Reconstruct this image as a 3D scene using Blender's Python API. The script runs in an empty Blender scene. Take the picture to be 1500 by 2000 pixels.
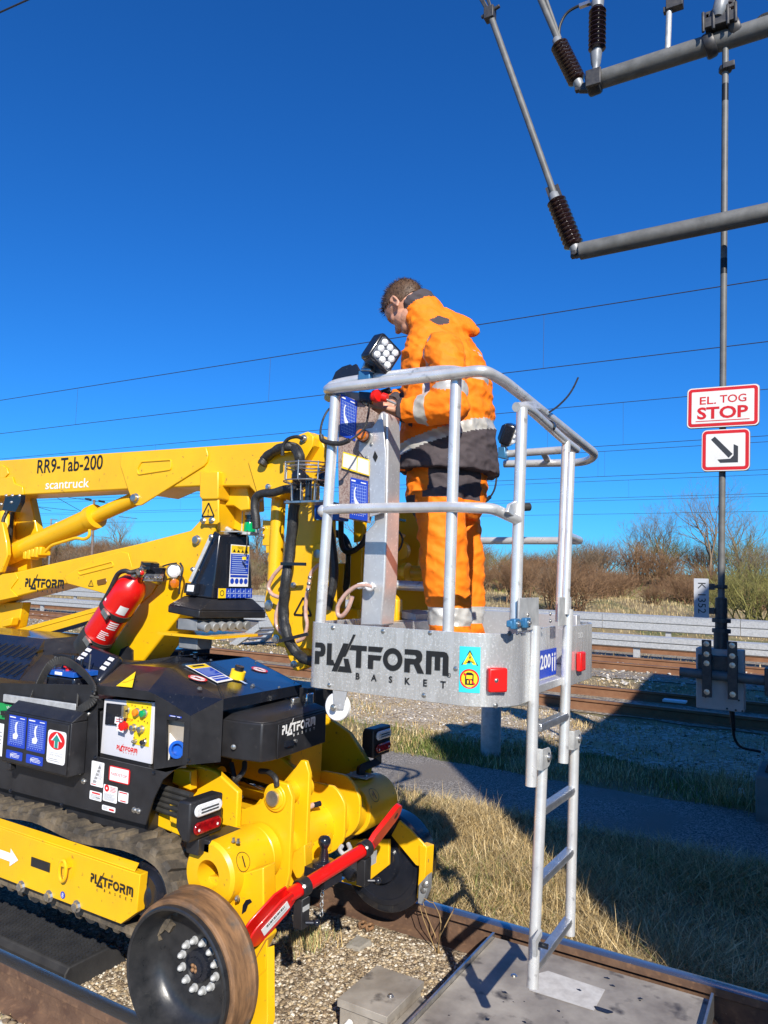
import bpy, bmesh, math, random
import numpy as np
from mathutils import Vector, Matrix, Euler
from mathutils.bvhtree import BVHTree
R = math.radians
rng = random.Random(7)
nrg = np.random.default_rng(11)
scene = bpy.context.scene
COL = scene.collection

# ------------------------------------------------------------------ camera
# track frame: X along the rails, Y across them away from the camera, Z up, z = 0 on the rail heads
CAM_H = 1.65
FPX = 1444.0
pitch = math.atan(130 / FPX)
yaw = math.atan((750 + 1700) / FPX)
ang = math.pi - yaw
FW = np.array([math.cos(ang) * math.cos(pitch), math.sin(ang) * math.cos(pitch), math.sin(pitch)])
RT = np.cross(FW, [0, 0, 1]); RT /= np.linalg.norm(RT)
UP = np.cross(RT, FW)
_c, _s = math.cos(R(1.8)), math.sin(R(1.8))
RT, UP = _c * RT + _s * UP, -_s * RT + _c * UP
EYE = np.array([0, 0, CAM_H])
cam_data = bpy.data.cameras.new('camera')
cam_data.sensor_fit = 'VERTICAL'
cam_data.sensor_height = 36.0
cam_data.lens = 36.0 * FPX / 2000.0
cam_data.clip_start = 0.05
cam_data.clip_end = 2000
cam = bpy.data.objects.new('camera', cam_data)
COL.objects.link(cam)
m = Matrix.Identity(4)
for i in range(3):
    m[i][0], m[i][1], m[i][2], m[i][3] = RT[i], UP[i], -FW[i], EYE[i]
cam.matrix_world = m
scene.camera = cam

# ------------------------------------------------------------------ light
SUN_EL = R(33.5)
SUN_DIR = Vector((-0.640 * math.cos(SUN_EL), 0.768 * math.cos(SUN_EL), -math.sin(SUN_EL))).normalized()  # direction light travels
world = bpy.data.worlds.new('World')
scene.world = world
world.use_nodes = True
wn = world.node_tree.nodes; wl = world.node_tree.links
bg = wn['Background']
sky = wn.new('ShaderNodeTexSky')
sky.sky_type = 'NISHITA'
sky.sun_disc = False
sky.sun_elevation = SUN_EL
sky.sun_rotation = math.atan2(-SUN_DIR.x, -SUN_DIR.y)
sky.altitude = 0
sky.air_density = 1.0
sky.dust_density = 0.25
sky.ozone_density = 3.0
hs = wn.new('ShaderNodeHueSaturation')
hs.inputs['Saturation'].default_value = 1.12
hs.inputs['Value'].default_value = 1.0
tint = wn.new('ShaderNodeMix'); tint.data_type = 'RGBA'; tint.blend_type = 'MULTIPLY'
tint.inputs['Factor'].default_value = 1.0
tint.inputs['B'].default_value = (.19, .76, 1.42, 1)      # the deep clean blue of a cold dry spring sky
wl.new(sky.outputs[0], hs.inputs['Color'])
wl.new(hs.outputs[0], tint.inputs['A'])
wl.new(tint.outputs['Result'], bg.inputs['Color'])
bg.inputs['Strength'].default_value = 0.078
sun_data = bpy.data.lights.new('sun', 'SUN')
sun_data.energy = 5.0
sun_data.angle = R(0.53)
sun_data.color = (1.0, 0.94, 0.84)
sun = bpy.data.objects.new('sun', sun_data)
COL.objects.link(sun)
sun.location = (6, -8, 9)
sun.rotation_euler = SUN_DIR.to_track_quat('-Z', 'Y').to_euler()
vs = scene.view_settings
vs.view_transform = 'Standard'; vs.look = 'None'; vs.exposure = 0.45; vs.gamma = 1.0
vs.use_curve_mapping = False
scene.cycles.max_bounces = 6
scene.cycles.use_denoising = True

# ------------------------------------------------------------------ sighting and mesh helpers
def P(px, py, x=None, y=None, z=None):
    """world point where the sight line through photo point (px, py) meets the plane x=, y= or z="""
    d = FW + RT * (px - 750) / FPX - UP * (py - 1000) / FPX
    if x is not None: t = (x - EYE[0]) / d[0]
    elif y is not None: t = (y - EYE[1]) / d[1]
    else: t = (z - EYE[2]) / d[2]
    return Vector(EYE + t * d)

def V(*a): return Vector(a)

def smooth_path(pts, n=6, closed=False):
    pts = [Vector(p) for p in pts]; out = []
    N = len(pts)
    for i in range(N if closed else N - 1):
        if closed: p0, p1, p2, p3 = pts[i - 1], pts[i], pts[(i + 1) % N], pts[(i + 2) % N]
        else:
            p1, p2 = pts[i], pts[i + 1]
            p0 = pts[i - 1] if i else p1 * 2 - p2
            p3 = pts[i + 2] if i + 2 < N else p2 * 2 - p1
        for k in range(n):
            t = k / n
            out.append(0.5 * ((2 * p1) + (p2 - p0) * t + (2 * p0 - 5 * p1 + 4 * p2 - p3) * t * t + (3 * p1 - p0 - 3 * p2 + p3) * t ** 3))
    if not closed: out.append(pts[-1])
    return out

def fillet(pts, r, n=6):
    pts = [Vector(p) for p in pts]; out = [pts[0]]
    for i in range(1, len(pts) - 1):
        a, b, c = pts[i - 1], pts[i], pts[i + 1]
        u, w = (a - b), (c - b)
        rr = min(r, u.length * .49, w.length * .49)
        p0 = b + u.normalized() * rr; p2 = b + w.normalized() * rr
        for k in range(n + 1):
            t = k / n
            out.append(p0 * (1 - t) ** 2 + b * 2 * t * (1 - t) + p2 * t * t)
    out.append(pts[-1])
    return out

def frame(d):
    d = Vector(d).normalized()
    a = Vector((0, 0, 1)) if abs(d.z) < .9 else Vector((1, 0, 0))
    u = a.cross(d).normalized(); w = d.cross(u)
    return u, w, d

class MB:
    def __init__(s, mat=None):
        s.v = []; s.f = []; s.mi = []; s.mats = []; s.cur = 0
        if mat: s.use(mat)
    def use(s, mat):
        if mat not in s.mats: s.mats.append(mat)
        s.cur = s.mats.index(mat); return s
    def add(s, vs, fs):
        b = len(s.v); s.v += [tuple(p) for p in vs]
        s.f += [tuple(b + i for i in f) for f in fs]; s.mi += [s.cur] * len(fs); return s
    def box(s, c, d, ax=None):
        c = Vector(c); X, Y, Z = ax if ax else (V(1, 0, 0), V(0, 1, 0), V(0, 0, 1))
        vs = [c + X * (i * d[0] / 2) + Y * (j * d[1] / 2) + Z * (k * d[2] / 2) for i in (-1, 1) for j in (-1, 1) for k in (-1, 1)]
        return s.add(vs, [(0, 1, 3, 2), (4, 6, 7, 5), (0, 4, 5, 1), (2, 3, 7, 6), (0, 2, 6, 4), (1, 5, 7, 3)])
    def box2(s, a, b):
        a = Vector(a); b = Vector(b)
        return s.box((a + b) / 2, [abs(t) for t in (b - a)])
    def bar(s, a, b, w, h, up=None):
        a = Vector(a); b = Vector(b); d = (b - a); u = Vector(up) if up else V(0, 0, 1)
        D = d.normalized(); S = u.cross(D)
        if S.length < 1e-4: S = V(1, 0, 0)
        S.normalize(); U = D.cross(S)
        return s.box((a + b) / 2, (d.length, w, h), (D, S, U))
    def prism(s, pts, vec):
        pts = [Vector(p) for p in pts]; vec = Vector(vec); n = len(pts)
        return s.add(pts + [p + vec for p in pts], [tuple(range(n)), tuple(range(2 * n - 1, n - 1, -1))] + [(i, (i + 1) % n, n + (i + 1) % n, n + i) for i in range(n)])
    def slab(s, px, y, t):
        return s.prism([P(a, b, y=y) for a, b in px], (0, t, 0))
    def slabx(s, px, x, t):
        return s.prism([P(a, b, x=x) for a, b in px], (t, 0, 0))
    def face(s, pts):
        return s.add(pts, [tuple(range(len(pts)))])
    def hull(s, A, B):
        n = len(A)
        return s.add(list(A) + list(B), [tuple(range(n)), tuple(range(2 * n - 1, n - 1, -1))] + [(i, (i + 1) % n, n + (i + 1) % n, n + i) for i in range(n)])
    def tube(s, pts, r, n=12, closed=False, caps=True):
        pts = [Vector(p) for p in pts]; N = len(pts)
        rs = r if isinstance(r, (list, tuple)) else [r] * N
        T = []
        for i in range(N):
            a = pts[i - 1] if (i or closed) else pts[i]
            b = pts[(i + 1) % N] if (i + 1 < N or closed) else pts[i]
            d = b - a
            T.append(d.normalized() if d.length > 1e-9 else V(0, 0, 1))
        u, w, _ = frame(T[0]); vs = []
        for i in range(N):
            u = (u - T[i] * u.dot(T[i]))
            u = u.normalized() if u.length > 1e-6 else frame(T[i])[0]
            w = T[i].cross(u)
            vs += [pts[i] + (u * math.cos(2 * math.pi * k / n) + w * math.sin(2 * math.pi * k / n)) * rs[i] for k in range(n)]
        fs = []
        for i in range(N if closed else N - 1):
            j = (i + 1) % N
            fs += [(i * n + k, i * n + (k + 1) % n, j * n + (k + 1) % n, j * n + k) for k in range(n)]
        if caps and not closed: fs += [tuple(range(n - 1, -1, -1)), tuple(range((N - 1) * n, N * n))]
        return s.add(vs, fs)
    def lathe(s, o, ax, prof, n=24, closed=False, cap0=True):
        o = Vector(o); u, w, d = frame(ax); N = len(prof); vs = []
        for h, r in prof:
            vs += [o + d * h + (u * math.cos(2 * math.pi * k / n) + w * math.sin(2 * math.pi * k / n)) * max(r, 1e-5) for k in range(n)]
        fs = []
        for i in range(N if closed else N - 1):
            j = (i + 1) % N
            fs += [(i * n + k, i * n + (k + 1) % n, j * n + (k + 1) % n, j * n + k) for k in range(n)]
        if not closed: fs += ([tuple(range(n - 1, -1, -1))] if cap0 else []) + [tuple(range((N - 1) * n, N * n))]
        return s.add(vs, fs)
    def cyl(s, a, b, r, n=20):
        a = Vector(a); b = Vector(b)
        return s.lathe(a, b - a, [(0, r), ((b - a).length, r)], n)
    def ball(s, c, r, n=12, sc=(1, 1, 1)):
        c = Vector(c); vs = []; fs = []; m_ = n // 2
        for i in range(m_ + 1):
            t = math.pi * i / m_
            for k in range(n):
                p = 2 * math.pi * k / n
                vs.append(c + V(math.sin(t) * math.cos(p) * r * sc[0], math.sin(t) * math.sin(p) * r * sc[1], math.cos(t) * r * sc[2]))
        for i in range(m_):
            fs += [(i * n + k, i * n + (k + 1) % n, (i + 1) * n + (k + 1) % n, (i + 1) * n + k) for k in range(n)]
        return s.add(vs, fs)
    def bolt(s, p, ax, r=.011, h=.009):
        p = Vector(p); ax = Vector(ax).normalized()
        s.lathe(p - ax * .002, ax, [(0, r * 1.5), (.003, r * 1.5), (.0031, r), (.002 + h, r), (.003 + h, r * .6)], 8)
        return s
    # text and flat marks in a frame (o, u, v): u right, v up, n = u x v towards the reader
    def text(s, t, o, u, v, w=None, h=None, align='CENTER', lift=.0012, bold=0.0):
        cu = bpy.data.curves.new('lettering', 'FONT'); cu.body = t; cu.size = 1.0; cu.offset = bold; cu.resolution_u = 3
        ob = bpy.data.objects.new('lettering', cu); COL.objects.link(ob)
        me = bpy.data.meshes.new_from_object(ob.evaluated_get(bpy.context.evaluated_depsgraph_get()))
        pts = [tuple(q.co) for q in me.vertices]; fs = [tuple(f.vertices) for f in me.polygons]
        bpy.data.objects.remove(ob); bpy.data.curves.remove(cu); bpy.data.meshes.remove(me)
        if not pts: return s
        x0 = min(p[0] for p in pts); x1 = max(p[0] for p in pts); y0 = min(p[1] for p in pts); y1 = max(p[1] for p in pts)
        sx = w / (x1 - x0) if w else None; sy = h / (y1 - y0) if h else None
        if sx is None: sx = sy
        if sy is None: sy = sx
        u = Vector(u).normalized(); v = Vector(v).normalized(); n = u.cross(v).normalized(); o = Vector(o)
        cx = (x0 + x1) / 2 if align == 'CENTER' else x0
        cy = (y0 + y1) / 2
        return s.add([o + u * ((p[0] - cx) * sx) + v * ((p[1] - cy) * sy) + n * lift for p in pts], fs)
    def poly(s, pts2, o, u, v, lift=.0012):
        o = Vector(o); u = Vector(u); v = Vector(v); n = u.cross(v).normalized()
        return s.add([o + u * a + v * b + n * lift for a, b in pts2], [tuple(range(len(pts2)))])
    def rect(s, x0, y0, x1, y1, o, u, v, lift=.0012):
        return s.poly([(x0, y0), (x1, y0), (x1, y1), (x0, y1)], o, u, v, lift)
    def disc(s, cx, cy, r, o, u, v, lift=.0012, n=24, ry=None):
        ry = ry or r
        return s.poly([(cx + r * math.cos(2 * math.pi * k / n), cy + ry * math.sin(2 * math.pi * k / n)) for k in range(n)], o, u, v, lift)
    def ring(s, cx, cy, r0, r1, o, u, v, lift=.0012, n=28, a0=0, a1=2 * math.pi):
        o = Vector(o); u = Vector(u); v = Vector(v); nn = u.cross(v).normalized(); vs = []; fs = []
        for k in range(n + 1):
            a = a0 + (a1 - a0) * k / n
            for r in (r0, r1): vs.append(o + u * (cx + r * math.cos(a)) + v * (cy + r * math.sin(a)) + nn * lift)
        for k in range(n): fs.append((2 * k, 2 * k + 1, 2 * k + 3, 2 * k + 2))
        return s.add(vs, fs)
    def plate(s, pts2, o, u, v, t=.0015):
        o = Vector(o); u = Vector(u); v = Vector(v); n = u.cross(v).normalized()
        return s.prism([o + u * a + v * b for a, b in pts2], n * t)
    def build(s, name, parent=None, bevel=0, loc=None, label=None, cat=None, group=None, kind=None, smooth=38, fix=True, seg=2):
        me = bpy.data.meshes.new(name)
        A = np.array(s.v, dtype=float)
        if loc is None:
            lo, hi = A.min(0), A.max(0); loc = ((lo[0] + hi[0]) / 2, (lo[1] + hi[1]) / 2, lo[2] if parent is None else (lo[2] + hi[2]) / 2)
        L = np.array(loc, dtype=float)
        me.from_pydata((A - L).tolist(), [], s.f)
        for mt in s.mats: me.materials.append(mt)
        if len(s.mats) > 1: me.polygons.foreach_set('material_index', s.mi)
        if fix:
            bm = bmesh.new(); bm.from_mesh(me); bmesh.ops.recalc_face_normals(bm, faces=bm.faces); bm.to_mesh(me); bm.free()
        if smooth:
            me.polygons.foreach_set('use_smooth', [True] * len(me.polygons))
            me.set_sharp_from_angle(angle=R(smooth))
        o = bpy.data.objects.new(name, me); COL.objects.link(o)
        put(o, L, parent)
        if bevel:
            bv = o.modifiers.new('bevel', 'BEVEL'); bv.width = bevel; bv.segments = seg; bv.limit_method = 'ANGLE'; bv.angle_limit = R(40)
        return tag(o, label, cat, group, kind)

WL = {}
def put(o, L, parent=None):
    WL[o.name] = np.array(L, dtype=float)
    if parent is not None:
        o.parent = parent; o.location = tuple(WL[o.name] - WL[parent.name])
    else: o.location = tuple(L)
def tag(o, label=None, cat=None, group=None, kind=None):
    if label: o['label'] = label
    if cat: o['category'] = cat
    if group: o['group'] = group
    if kind: o['kind'] = kind
    return o
def empty(name, loc, label=None, cat=None, group=None):
    o = bpy.data.objects.new(name, None); COL.objects.link(o); o.empty_display_size = .2
    put(o, loc); return tag(o, label, cat, group)
def copy_tree(o, parent=None):
    c = o.copy(); COL.objects.link(c); c.parent = parent
    for ch in o.children: copy_tree(ch, c)
    return c

# ------------------------------------------------------------------ materials
def _n(nt, t, **k):
    n = nt.nodes.new(t)
    for a, b in k.items(): setattr(n, a, b)
    return n
def material(name, col, rough=.5, metal=0.0, col2=None, nscale=8, nlo=.35, nhi=.65, bump=0, bscale=60, rvar=.1, stretch=None, coat=0, spec=.5, emit=0, col3=None, n3=40, lo3=.6, hi3=.7, detail=6, transmission=0, sheen=0, bdist=.004):
    mt = bpy.data.materials.new(name); mt.use_nodes = True
    nt = mt.node_tree; b = nt.nodes['Principled BSDF']
    b.inputs['Base Color'].default_value = (*col, 1); b.inputs['Roughness'].default_value = rough; b.inputs['Metallic'].default_value = metal
    b.inputs['Specular IOR Level'].default_value = spec
    if coat: b.inputs['Coat Weight'].default_value = coat; b.inputs['Coat Roughness'].default_value = .08
    if transmission: b.inputs['Transmission Weight'].default_value = transmission
    if sheen: b.inputs['Sheen Weight'].default_value = sheen
    if emit: b.inputs['Emission Color'].default_value = (*col, 1); b.inputs['Emission Strength'].default_value = emit
    tc = _n(nt, 'ShaderNodeTexCoord'); vec = tc.outputs['Object']
    if stretch:
        mp = _n(nt, 'ShaderNodeMapping'); mp.inputs['Scale'].default_value = stretch
        nt.links.new(vec, mp.inputs[0]); vec = mp.outputs[0]
    if col2 is not None:
        nz = _n(nt, 'ShaderNodeTexNoise'); nz.inputs['Scale'].default_value = nscale; nz.inputs['Detail'].default_value = detail; nz.inputs['Roughness'].default_value = .62
        nt.links.new(vec, nz.inputs['Vector'])
        rp = _n(nt, 'ShaderNodeValToRGB'); rp.color_ramp.elements[0].position = nlo; rp.color_ramp.elements[1].position = nhi
        rp.color_ramp.elements[0].color = (*col, 1); rp.color_ramp.elements[1].color = (*col2, 1)
        nt.links.new(nz.outputs['Fac'], rp.inputs[0]); out = rp.outputs[0]
        if col3 is not None:
            n2 = _n(nt, 'ShaderNodeTexNoise'); n2.inputs['Scale'].default_value = n3; n2.inputs['Detail'].default_value = 5
            nt.links.new(tc.outputs['Object'], n2.inputs['Vector'])
            r2 = _n(nt, 'ShaderNodeMapRange'); r2.inputs['From Min'].default_value = lo3; r2.inputs['From Max'].default_value = hi3
            nt.links.new(n2.outputs['Fac'], r2.inputs['Value'])
            mx = _n(nt, 'ShaderNodeMix', data_type='RGBA'); nt.links.new(r2.outputs[0], mx.inputs['Factor'])
            nt.links.new(out, mx.inputs['A']); mx.inputs['B'].default_value = (*col3, 1); out = mx.outputs['Result']
        nt.links.new(out, b.inputs['Base Color'])
        rr = _n(nt, 'ShaderNodeMapRange'); rr.inputs['To Min'].default_value = max(rough - rvar, .03); rr.inputs['To Max'].default_value = min(rough + rvar, 1)
        nt.links.new(nz.outputs['Fac'], rr.inputs['Value']); nt.links.new(rr.outputs[0], b.inputs['Roughness'])
    if bump:
        n3_ = _n(nt, 'ShaderNodeTexNoise'); n3_.inputs['Scale'].default_value = bscale; n3_.inputs['Detail'].default_value = 4
        nt.links.new(vec, n3_.inputs['Vector'])
        bp = _n(nt, 'ShaderNodeBump'); bp.inputs['Strength'].default_value = bump; bp.inputs['Distance'].default_value = bdist
        nt.links.new(n3_.outputs['Fac'], bp.inputs['Height']); nt.links.new(bp.outputs[0], b.inputs['Normal'])
    return mt

YEL = material('yellow paint', (.84, .475, .004), .36, col2=(.74, .40, .008), nscale=3.2, coat=.15, bump=.05, bscale=22, col3=(.34, .19, .03), n3=38, lo3=.66, hi3=.74, rvar=.16, detail=9)
BLK = material('black powder coat', (.012, .012, .014), .42, col2=(.022, .022, .025), nscale=9, bump=.25, bscale=420, rvar=.12, bdist=.001, col3=(.06, .055, .05), n3=30, lo3=.66, hi3=.85)
BLKG = material('black gloss paint', (.009, .011, .017), .2, col2=(.014, .016, .024), nscale=12, bump=.06, bscale=60, coat=.25, rvar=.1, bdist=.002, col3=(.05, .048, .045), n3=75, lo3=.66, hi3=.75)
RUB = material('black rubber', (.018, .018, .018), .6, col2=(.035, .033, .03), nscale=14, bump=.2, bscale=120)
CABLE = material('black cable sheath', (.014, .014, .015), .5, col2=(.03, .03, .03), nscale=60, bump=.5, bscale=180)
TRK = material('muddy track rubber', (.05, .042, .033), .85, col2=(.20, .155, .10), nscale=11, bump=.6, bscale=90, nlo=.4, nhi=.7, bdist=.006)
ALU = material('brushed aluminium', (.66, .66, .66), .36, .55, col2=(.52, .52, .53), nscale=7, bump=.08, bscale=40, rvar=.14, col3=(.78, .79, .8), n3=90, lo3=.58, hi3=.72)
TUBE = material('aluminium tube', (.82, .82, .81), .30, .5, col2=(.60, .60, .60), nscale=9, rvar=.14, bump=.10, bscale=70, detail=10, col3=(.42, .42, .42), n3=26, lo3=.62, hi3=.72)
GALV = material('galvanised steel', (.38, .385, .385), .5, .25, col2=(.52, .525, .52), nscale=25, rvar=.1, bump=.05)
STEEL = material('zinc plated steel', (.6, .6, .6), .3, .9, col2=(.42, .41, .38), nscale=30)
CHROME = material('polished chrome', (.75, .77, .8), .08, 1.0)
RUST = material('rusty wheel tread', (.12, .065, .034), .68, .25, col2=(.29, .155, .072), nscale=6, stretch=(1.6, 9, 1.6), bump=.35, bscale=60, nlo=.36, nhi=.64, col3=(.11, .085, .065), n3=14, lo3=.56, hi3=.7)
RAILR = material('rusty rail web', (.085, .045, .028), .8, col2=(.15, .085, .05), nscale=9, bump=.4, bscale=70, col3=(.20, .11, .06), n3=35, lo3=.55, hi3=.75)
RAILT = material('polished rail head', (.40, .40, .41), .24, .9, col2=(.26, .22, .19), nscale=6, nlo=.5, nhi=.8, stretch=(.6, 8, 8))
RED = material('red paint', (.66, .008, .006), .3, col2=(.58, .008, .006), nscale=6, coat=.3, bump=.03, bscale=30)
REDPL = material('red plastic', (.75, .012, .01), .35, col2=(.62, .01, .01), nscale=30)
WHT = material('white print', (.78, .78, .78), .5)
BLKP = material('black print', (.012, .012, .012), .5)
REDP = material('red print', (.62, .012, .015), .45)
BLUP = material('blue print', (.012, .05, .42), .4)
LBLU = material('pale blue print', (.40, .52, .80), .45)
YELP = material('yellow print', (.86, .58, .01), .45)
ORGP = material('orange print', (.80, .22, .01), .45)
GRNP = material('green print', (.01, .28, .07), .45)
CYAP = material('turquoise print', (.03, .55, .62), .45)
GRYP = material('grey print', (.30, .30, .31), .5)
TEALP = material('teal print', (.02, .25, .20), .5)
LENS = material('clear lamp lens', (.85, .86, .88), .08, col2=(.6, .62, .65), nscale=120, coat=.6)
LENSR = material('red lamp lens', (.38, .004, .006), .1, col2=(.16, .002, .003), nscale=60, coat=.7)
LENSG = material('green lamp lens', (.0, .30, .09), .12, coat=.6)
LENSA = material('amber lamp lens', (.62, .17, .005), .12, col2=(.42, .10, .004), nscale=40, coat=.6)
BLUPL = material('blue plastic', (.01, .10, .48), .35, col2=(.01, .08, .38), nscale=20)
BLUZ = material('blue anodised clamp', (.05, .20, .38), .35, .3, col2=(.04, .15, .30), nscale=20)
HOSE = material('pink clear hose', (.46, .26, .20), .22, col2=(.55, .38, .32), nscale=50, coat=.5)
WHTPL = material('white nylon', (.80, .80, .80), .35, col2=(.72, .72, .72), nscale=20)
PANEL = material('pale grey control panel', (.62, .62, .66), .4, col2=(.56, .56, .60), nscale=3)
GREYP = material('grey painted steel', (.20, .21, .22), .45, .2, col2=(.28, .29, .30), nscale=12, bump=.05)
CERAM = material('brown porcelain', (.016, .007, .006), .22, col2=(.030, .011, .008), nscale=20, coat=.6)
BROWNSP = material('rusty speckled sheet', (.33, .26, .23), .6, col2=(.20, .13, .11), nscale=160, nlo=.45, nhi=.6, detail=3)
MIRR = material('lamp reflector', (.82, .83, .85), .12, .9, col2=(.5, .5, .52), nscale=45, nlo=.35, nhi=.7)
# ================================================================== SETTING
GZ = -0.17
def ground_h(x, y):
    def ss(a, b, t):
        t = min(max((t - a) / (b - a), 0), 1); return t * t * (3 - 2 * t)
    h = 1.15 * ss(25, 38, y) + 1.3 * ss(40, 48, y)
    if y > 27: h += .18 * math.sin(x * .21 + y * .3) + .1 * math.sin(x * .53)
    return GZ + h

def gravel(name, scale, cols, bump=.8, dist=.01, blotch=None):
    mt = bpy.data.materials.new(name); mt.use_nodes = True; nt = mt.node_tree; b = nt.nodes['Principled BSDF']
    b.inputs['Roughness'].default_value = .85
    tc = _n(nt, 'ShaderNodeTexCoord')
    wv = _n(nt, 'ShaderNodeTexNoise'); wv.inputs['Scale'].default_value = scale * .6
    nt.links.new(tc.outputs['Object'], wv.inputs['Vector'])
    mxv = _n(nt, 'ShaderNodeMix', data_type='VECTOR'); mxv.inputs['Factor'].default_value = .012 * 20 / scale
    nt.links.new(tc.outputs['Object'], mxv.inputs['A']); nt.links.new(wv.outputs['Color'], mxv.inputs['B'])
    vo = _n(nt, 'ShaderNodeTexVoronoi'); vo.inputs['Scale'].default_value = scale
    nt.links.new(mxv.outputs['Result'], vo.inputs['Vector'])
    sp = _n(nt, 'ShaderNodeSeparateColor'); nt.links.new(vo.outputs['Color'], sp.inputs[0])
    rp = _n(nt, 'ShaderNodeValToRGB'); els = rp.color_ramp.elements
    while len(els) < len(cols): els.new(.5)
    for i, c in enumerate(cols): els[i].position = i / (len(cols) - 1); els[i].color = (*c, 1)
    nt.links.new(sp.outputs[0], rp.inputs[0]); out = rp.outputs[0]
    nz = _n(nt, 'ShaderNodeTexNoise'); nz.inputs['Scale'].default_value = 1.3; nz.inputs['Detail'].default_value = 8
    nt.links.new(tc.outputs['Object'], nz.inputs['Vector'])
    if blotch:
        mr = _n(nt, 'ShaderNodeMapRange'); mr.inputs['From Min'].default_value = .48; mr.inputs['From Max'].default_value = .66
        nt.links.new(nz.outputs['Fac'], mr.inputs['Value'])
        mx = _n(nt, 'ShaderNodeMix', data_type='RGBA'); nt.links.new(mr.outputs[0], mx.inputs['Factor'])
        nt.links.new(out, mx.inputs['A']); mx.inputs['B'].default_value = (*blotch, 1); out = mx.outputs['Result']
    nt.links.new(out, b.inputs['Base Color'])
    bp = _n(nt, 'ShaderNodeBump'); bp.inputs['Strength'].default_value = bump; bp.inputs['Distance'].default_value = dist; bp.invert = True
    nt.links.new(vo.outputs['Distance'], bp.inputs['Height']); nt.links.new(bp.outputs[0], b.inputs['Normal'])
    return mt

SOIL = material('dry turf and soil', (.20, .145, .07), .95, col2=(.30, .23, .12), nscale=.9, detail=10, bump=.6, bscale=30, bdist=.03, col3=(.10, .11, .035), n3=.35, lo3=.52, hi3=.62)
GRAV = gravel('small ballast gravel', 75, [(.06, .045, .03), (.15, .11, .07), (.25, .185, .115), (.33, .26, .18), (.44, .38, .29)], 1.0, .008)
GRAVF = gravel('yard gravel', 28, [(.20, .15, .095), (.36, .285, .19), (.48, .395, .285), (.60, .53, .43)], .9, .02, blotch=(.38, .28, .15))
GRAVT = gravel('far track ballast', 20, [(.12, .10, .075), (.22, .18, .14), (.30, .26, .2), (.36, .33, .28)], .9, .03, blotch=(.28, .21, .12))
ASPH = gravel('worn asphalt', 110, [(.06, .051, .042), (.16, .14, .118), (.27, .24, .205), (.44, .40, .35)], .9, .006, blotch=(.20, .172, .142))
STONE = gravel('coarse pale ballast', 38, [(.13, .10, .07), (.25, .20, .145), (.36, .30, .23), (.50, .46, .40)], 1.0, .014)

def grid(name, xs, ys, hf, mat, kind='structure'):
    vs = [(x, y, hf(x, y)) for y in ys for x in xs]; n = len(xs)
    fs = [(j * n + i, j * n + i + 1, (j + 1) * n + i + 1, (j + 1) * n + i) for j in range(len(ys) - 1) for i in range(n - 1)]
    b = MB(mat); b.add(vs, fs)
    return b.build(name, loc=(0, 0, 0), kind=kind, smooth=60, fix=False)
xs = [-700, -400, -250, -150] + [x for x in range(-110, 41, 3)] + [80, 160, 300, 600]
ys = [-300, -100, -30, -8, 0, 4, 8, 12, 16, 20, 24] + [25 + .75 * i for i in range(36)] + [58, 70, 90, 130, 200, 350, 700]
grid('ground', xs, ys, ground_h, SOIL)
def strip(name, y0, y1, x0, x1, z, mat, wob=.05, step=.15, kind='structure'):
    n = int((x1 - x0) / step)
    A = []; B = []
    for i in range(n + 1):
        x = x0 + (x1 - x0) * i / n
        A.append((x, y0 + wob * (math.sin(x * 2.1) * .5 + math.sin(x * 5.7 + 1) * .3 + rng.uniform(-.4, .4)), z))
        B.append((x, y1 + wob * (math.sin(x * 1.7 + 2) * .5 + math.sin(x * 6.3) * .3 + rng.uniform(-.4, .4)), z))
    b = MB(mat)
    b.add(A + B, [(i, i + 1, n + 2 + i, n + 1 + i) for i in range(n)])
    return b.build(name, loc=(0, 0, 0), kind=kind, smooth=0, fix=False)
strip('track_bed', 2.0, 3.62, -40, 20, GZ + .018, GRAV, .0)
strip('ballast_shoulder', -.6, 2.03, -40, 20, GZ + .008, STONE, .1)
strip('path', 5.62, 6.95, -50, 24, GZ + .006, ASPH, .06)
strip('gravel_yard', 8.05, 10.55, -60, 24, GZ + .005, GRAVF, .25)
strip('far_track_bed', 10.75, 12.9, -70, 24, GZ + .010, GRAVT, .12)
strip('second_track_bed', 15.2, 24.6, -110, 30, GZ + .014, GRAVT, .2, .5)

# rails -------------------------------------------------------------
def rail(y, x0, x1, label, group, side_mat=RAILR, top_mat=RAILT):
    prof = [(-.035, -.004), (-.026, .0), (.026, .0), (.035, -.004), (.035, -.036), (.011, -.050), (.010, -.135), (.07, -.152), (.07, -.163), (-.07, -.163), (-.07, -.152), (-.010, -.135), (-.011, -.050), (-.035, -.036)]
    b = MB(side_mat); n = len(prof)
    A = [V(x0, y + p, q) for p, q in prof]; B = [V(x1, y + p, q) for p, q in prof]
    b.hull(A, B)
    b.use(top_mat); k = b.cur
    for t in (0, 1, 2): b.mi[2 + t] = k
    return b.build('rail', label=label, cat='rail', group=group, smooth=30)
rail(2.06, -60, 12, 'rail nearest the camera, with brown side, under the near rusty wheel', 'rails of the nearest track')
rail(3.56, -60, 12, 'polished blue grey rail running past the steel plate under the far wheel', 'rails of the nearest track')
RAILR2 = material('orange brown rail', (.17, .075, .035), .85, col2=(.24, .12, .06), nscale=4, bump=.2, bscale=30)
RAILT2 = material('dull brown rail head', (.10, .07, .055), .45, .4, col2=(.16, .11, .08), nscale=2)
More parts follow.
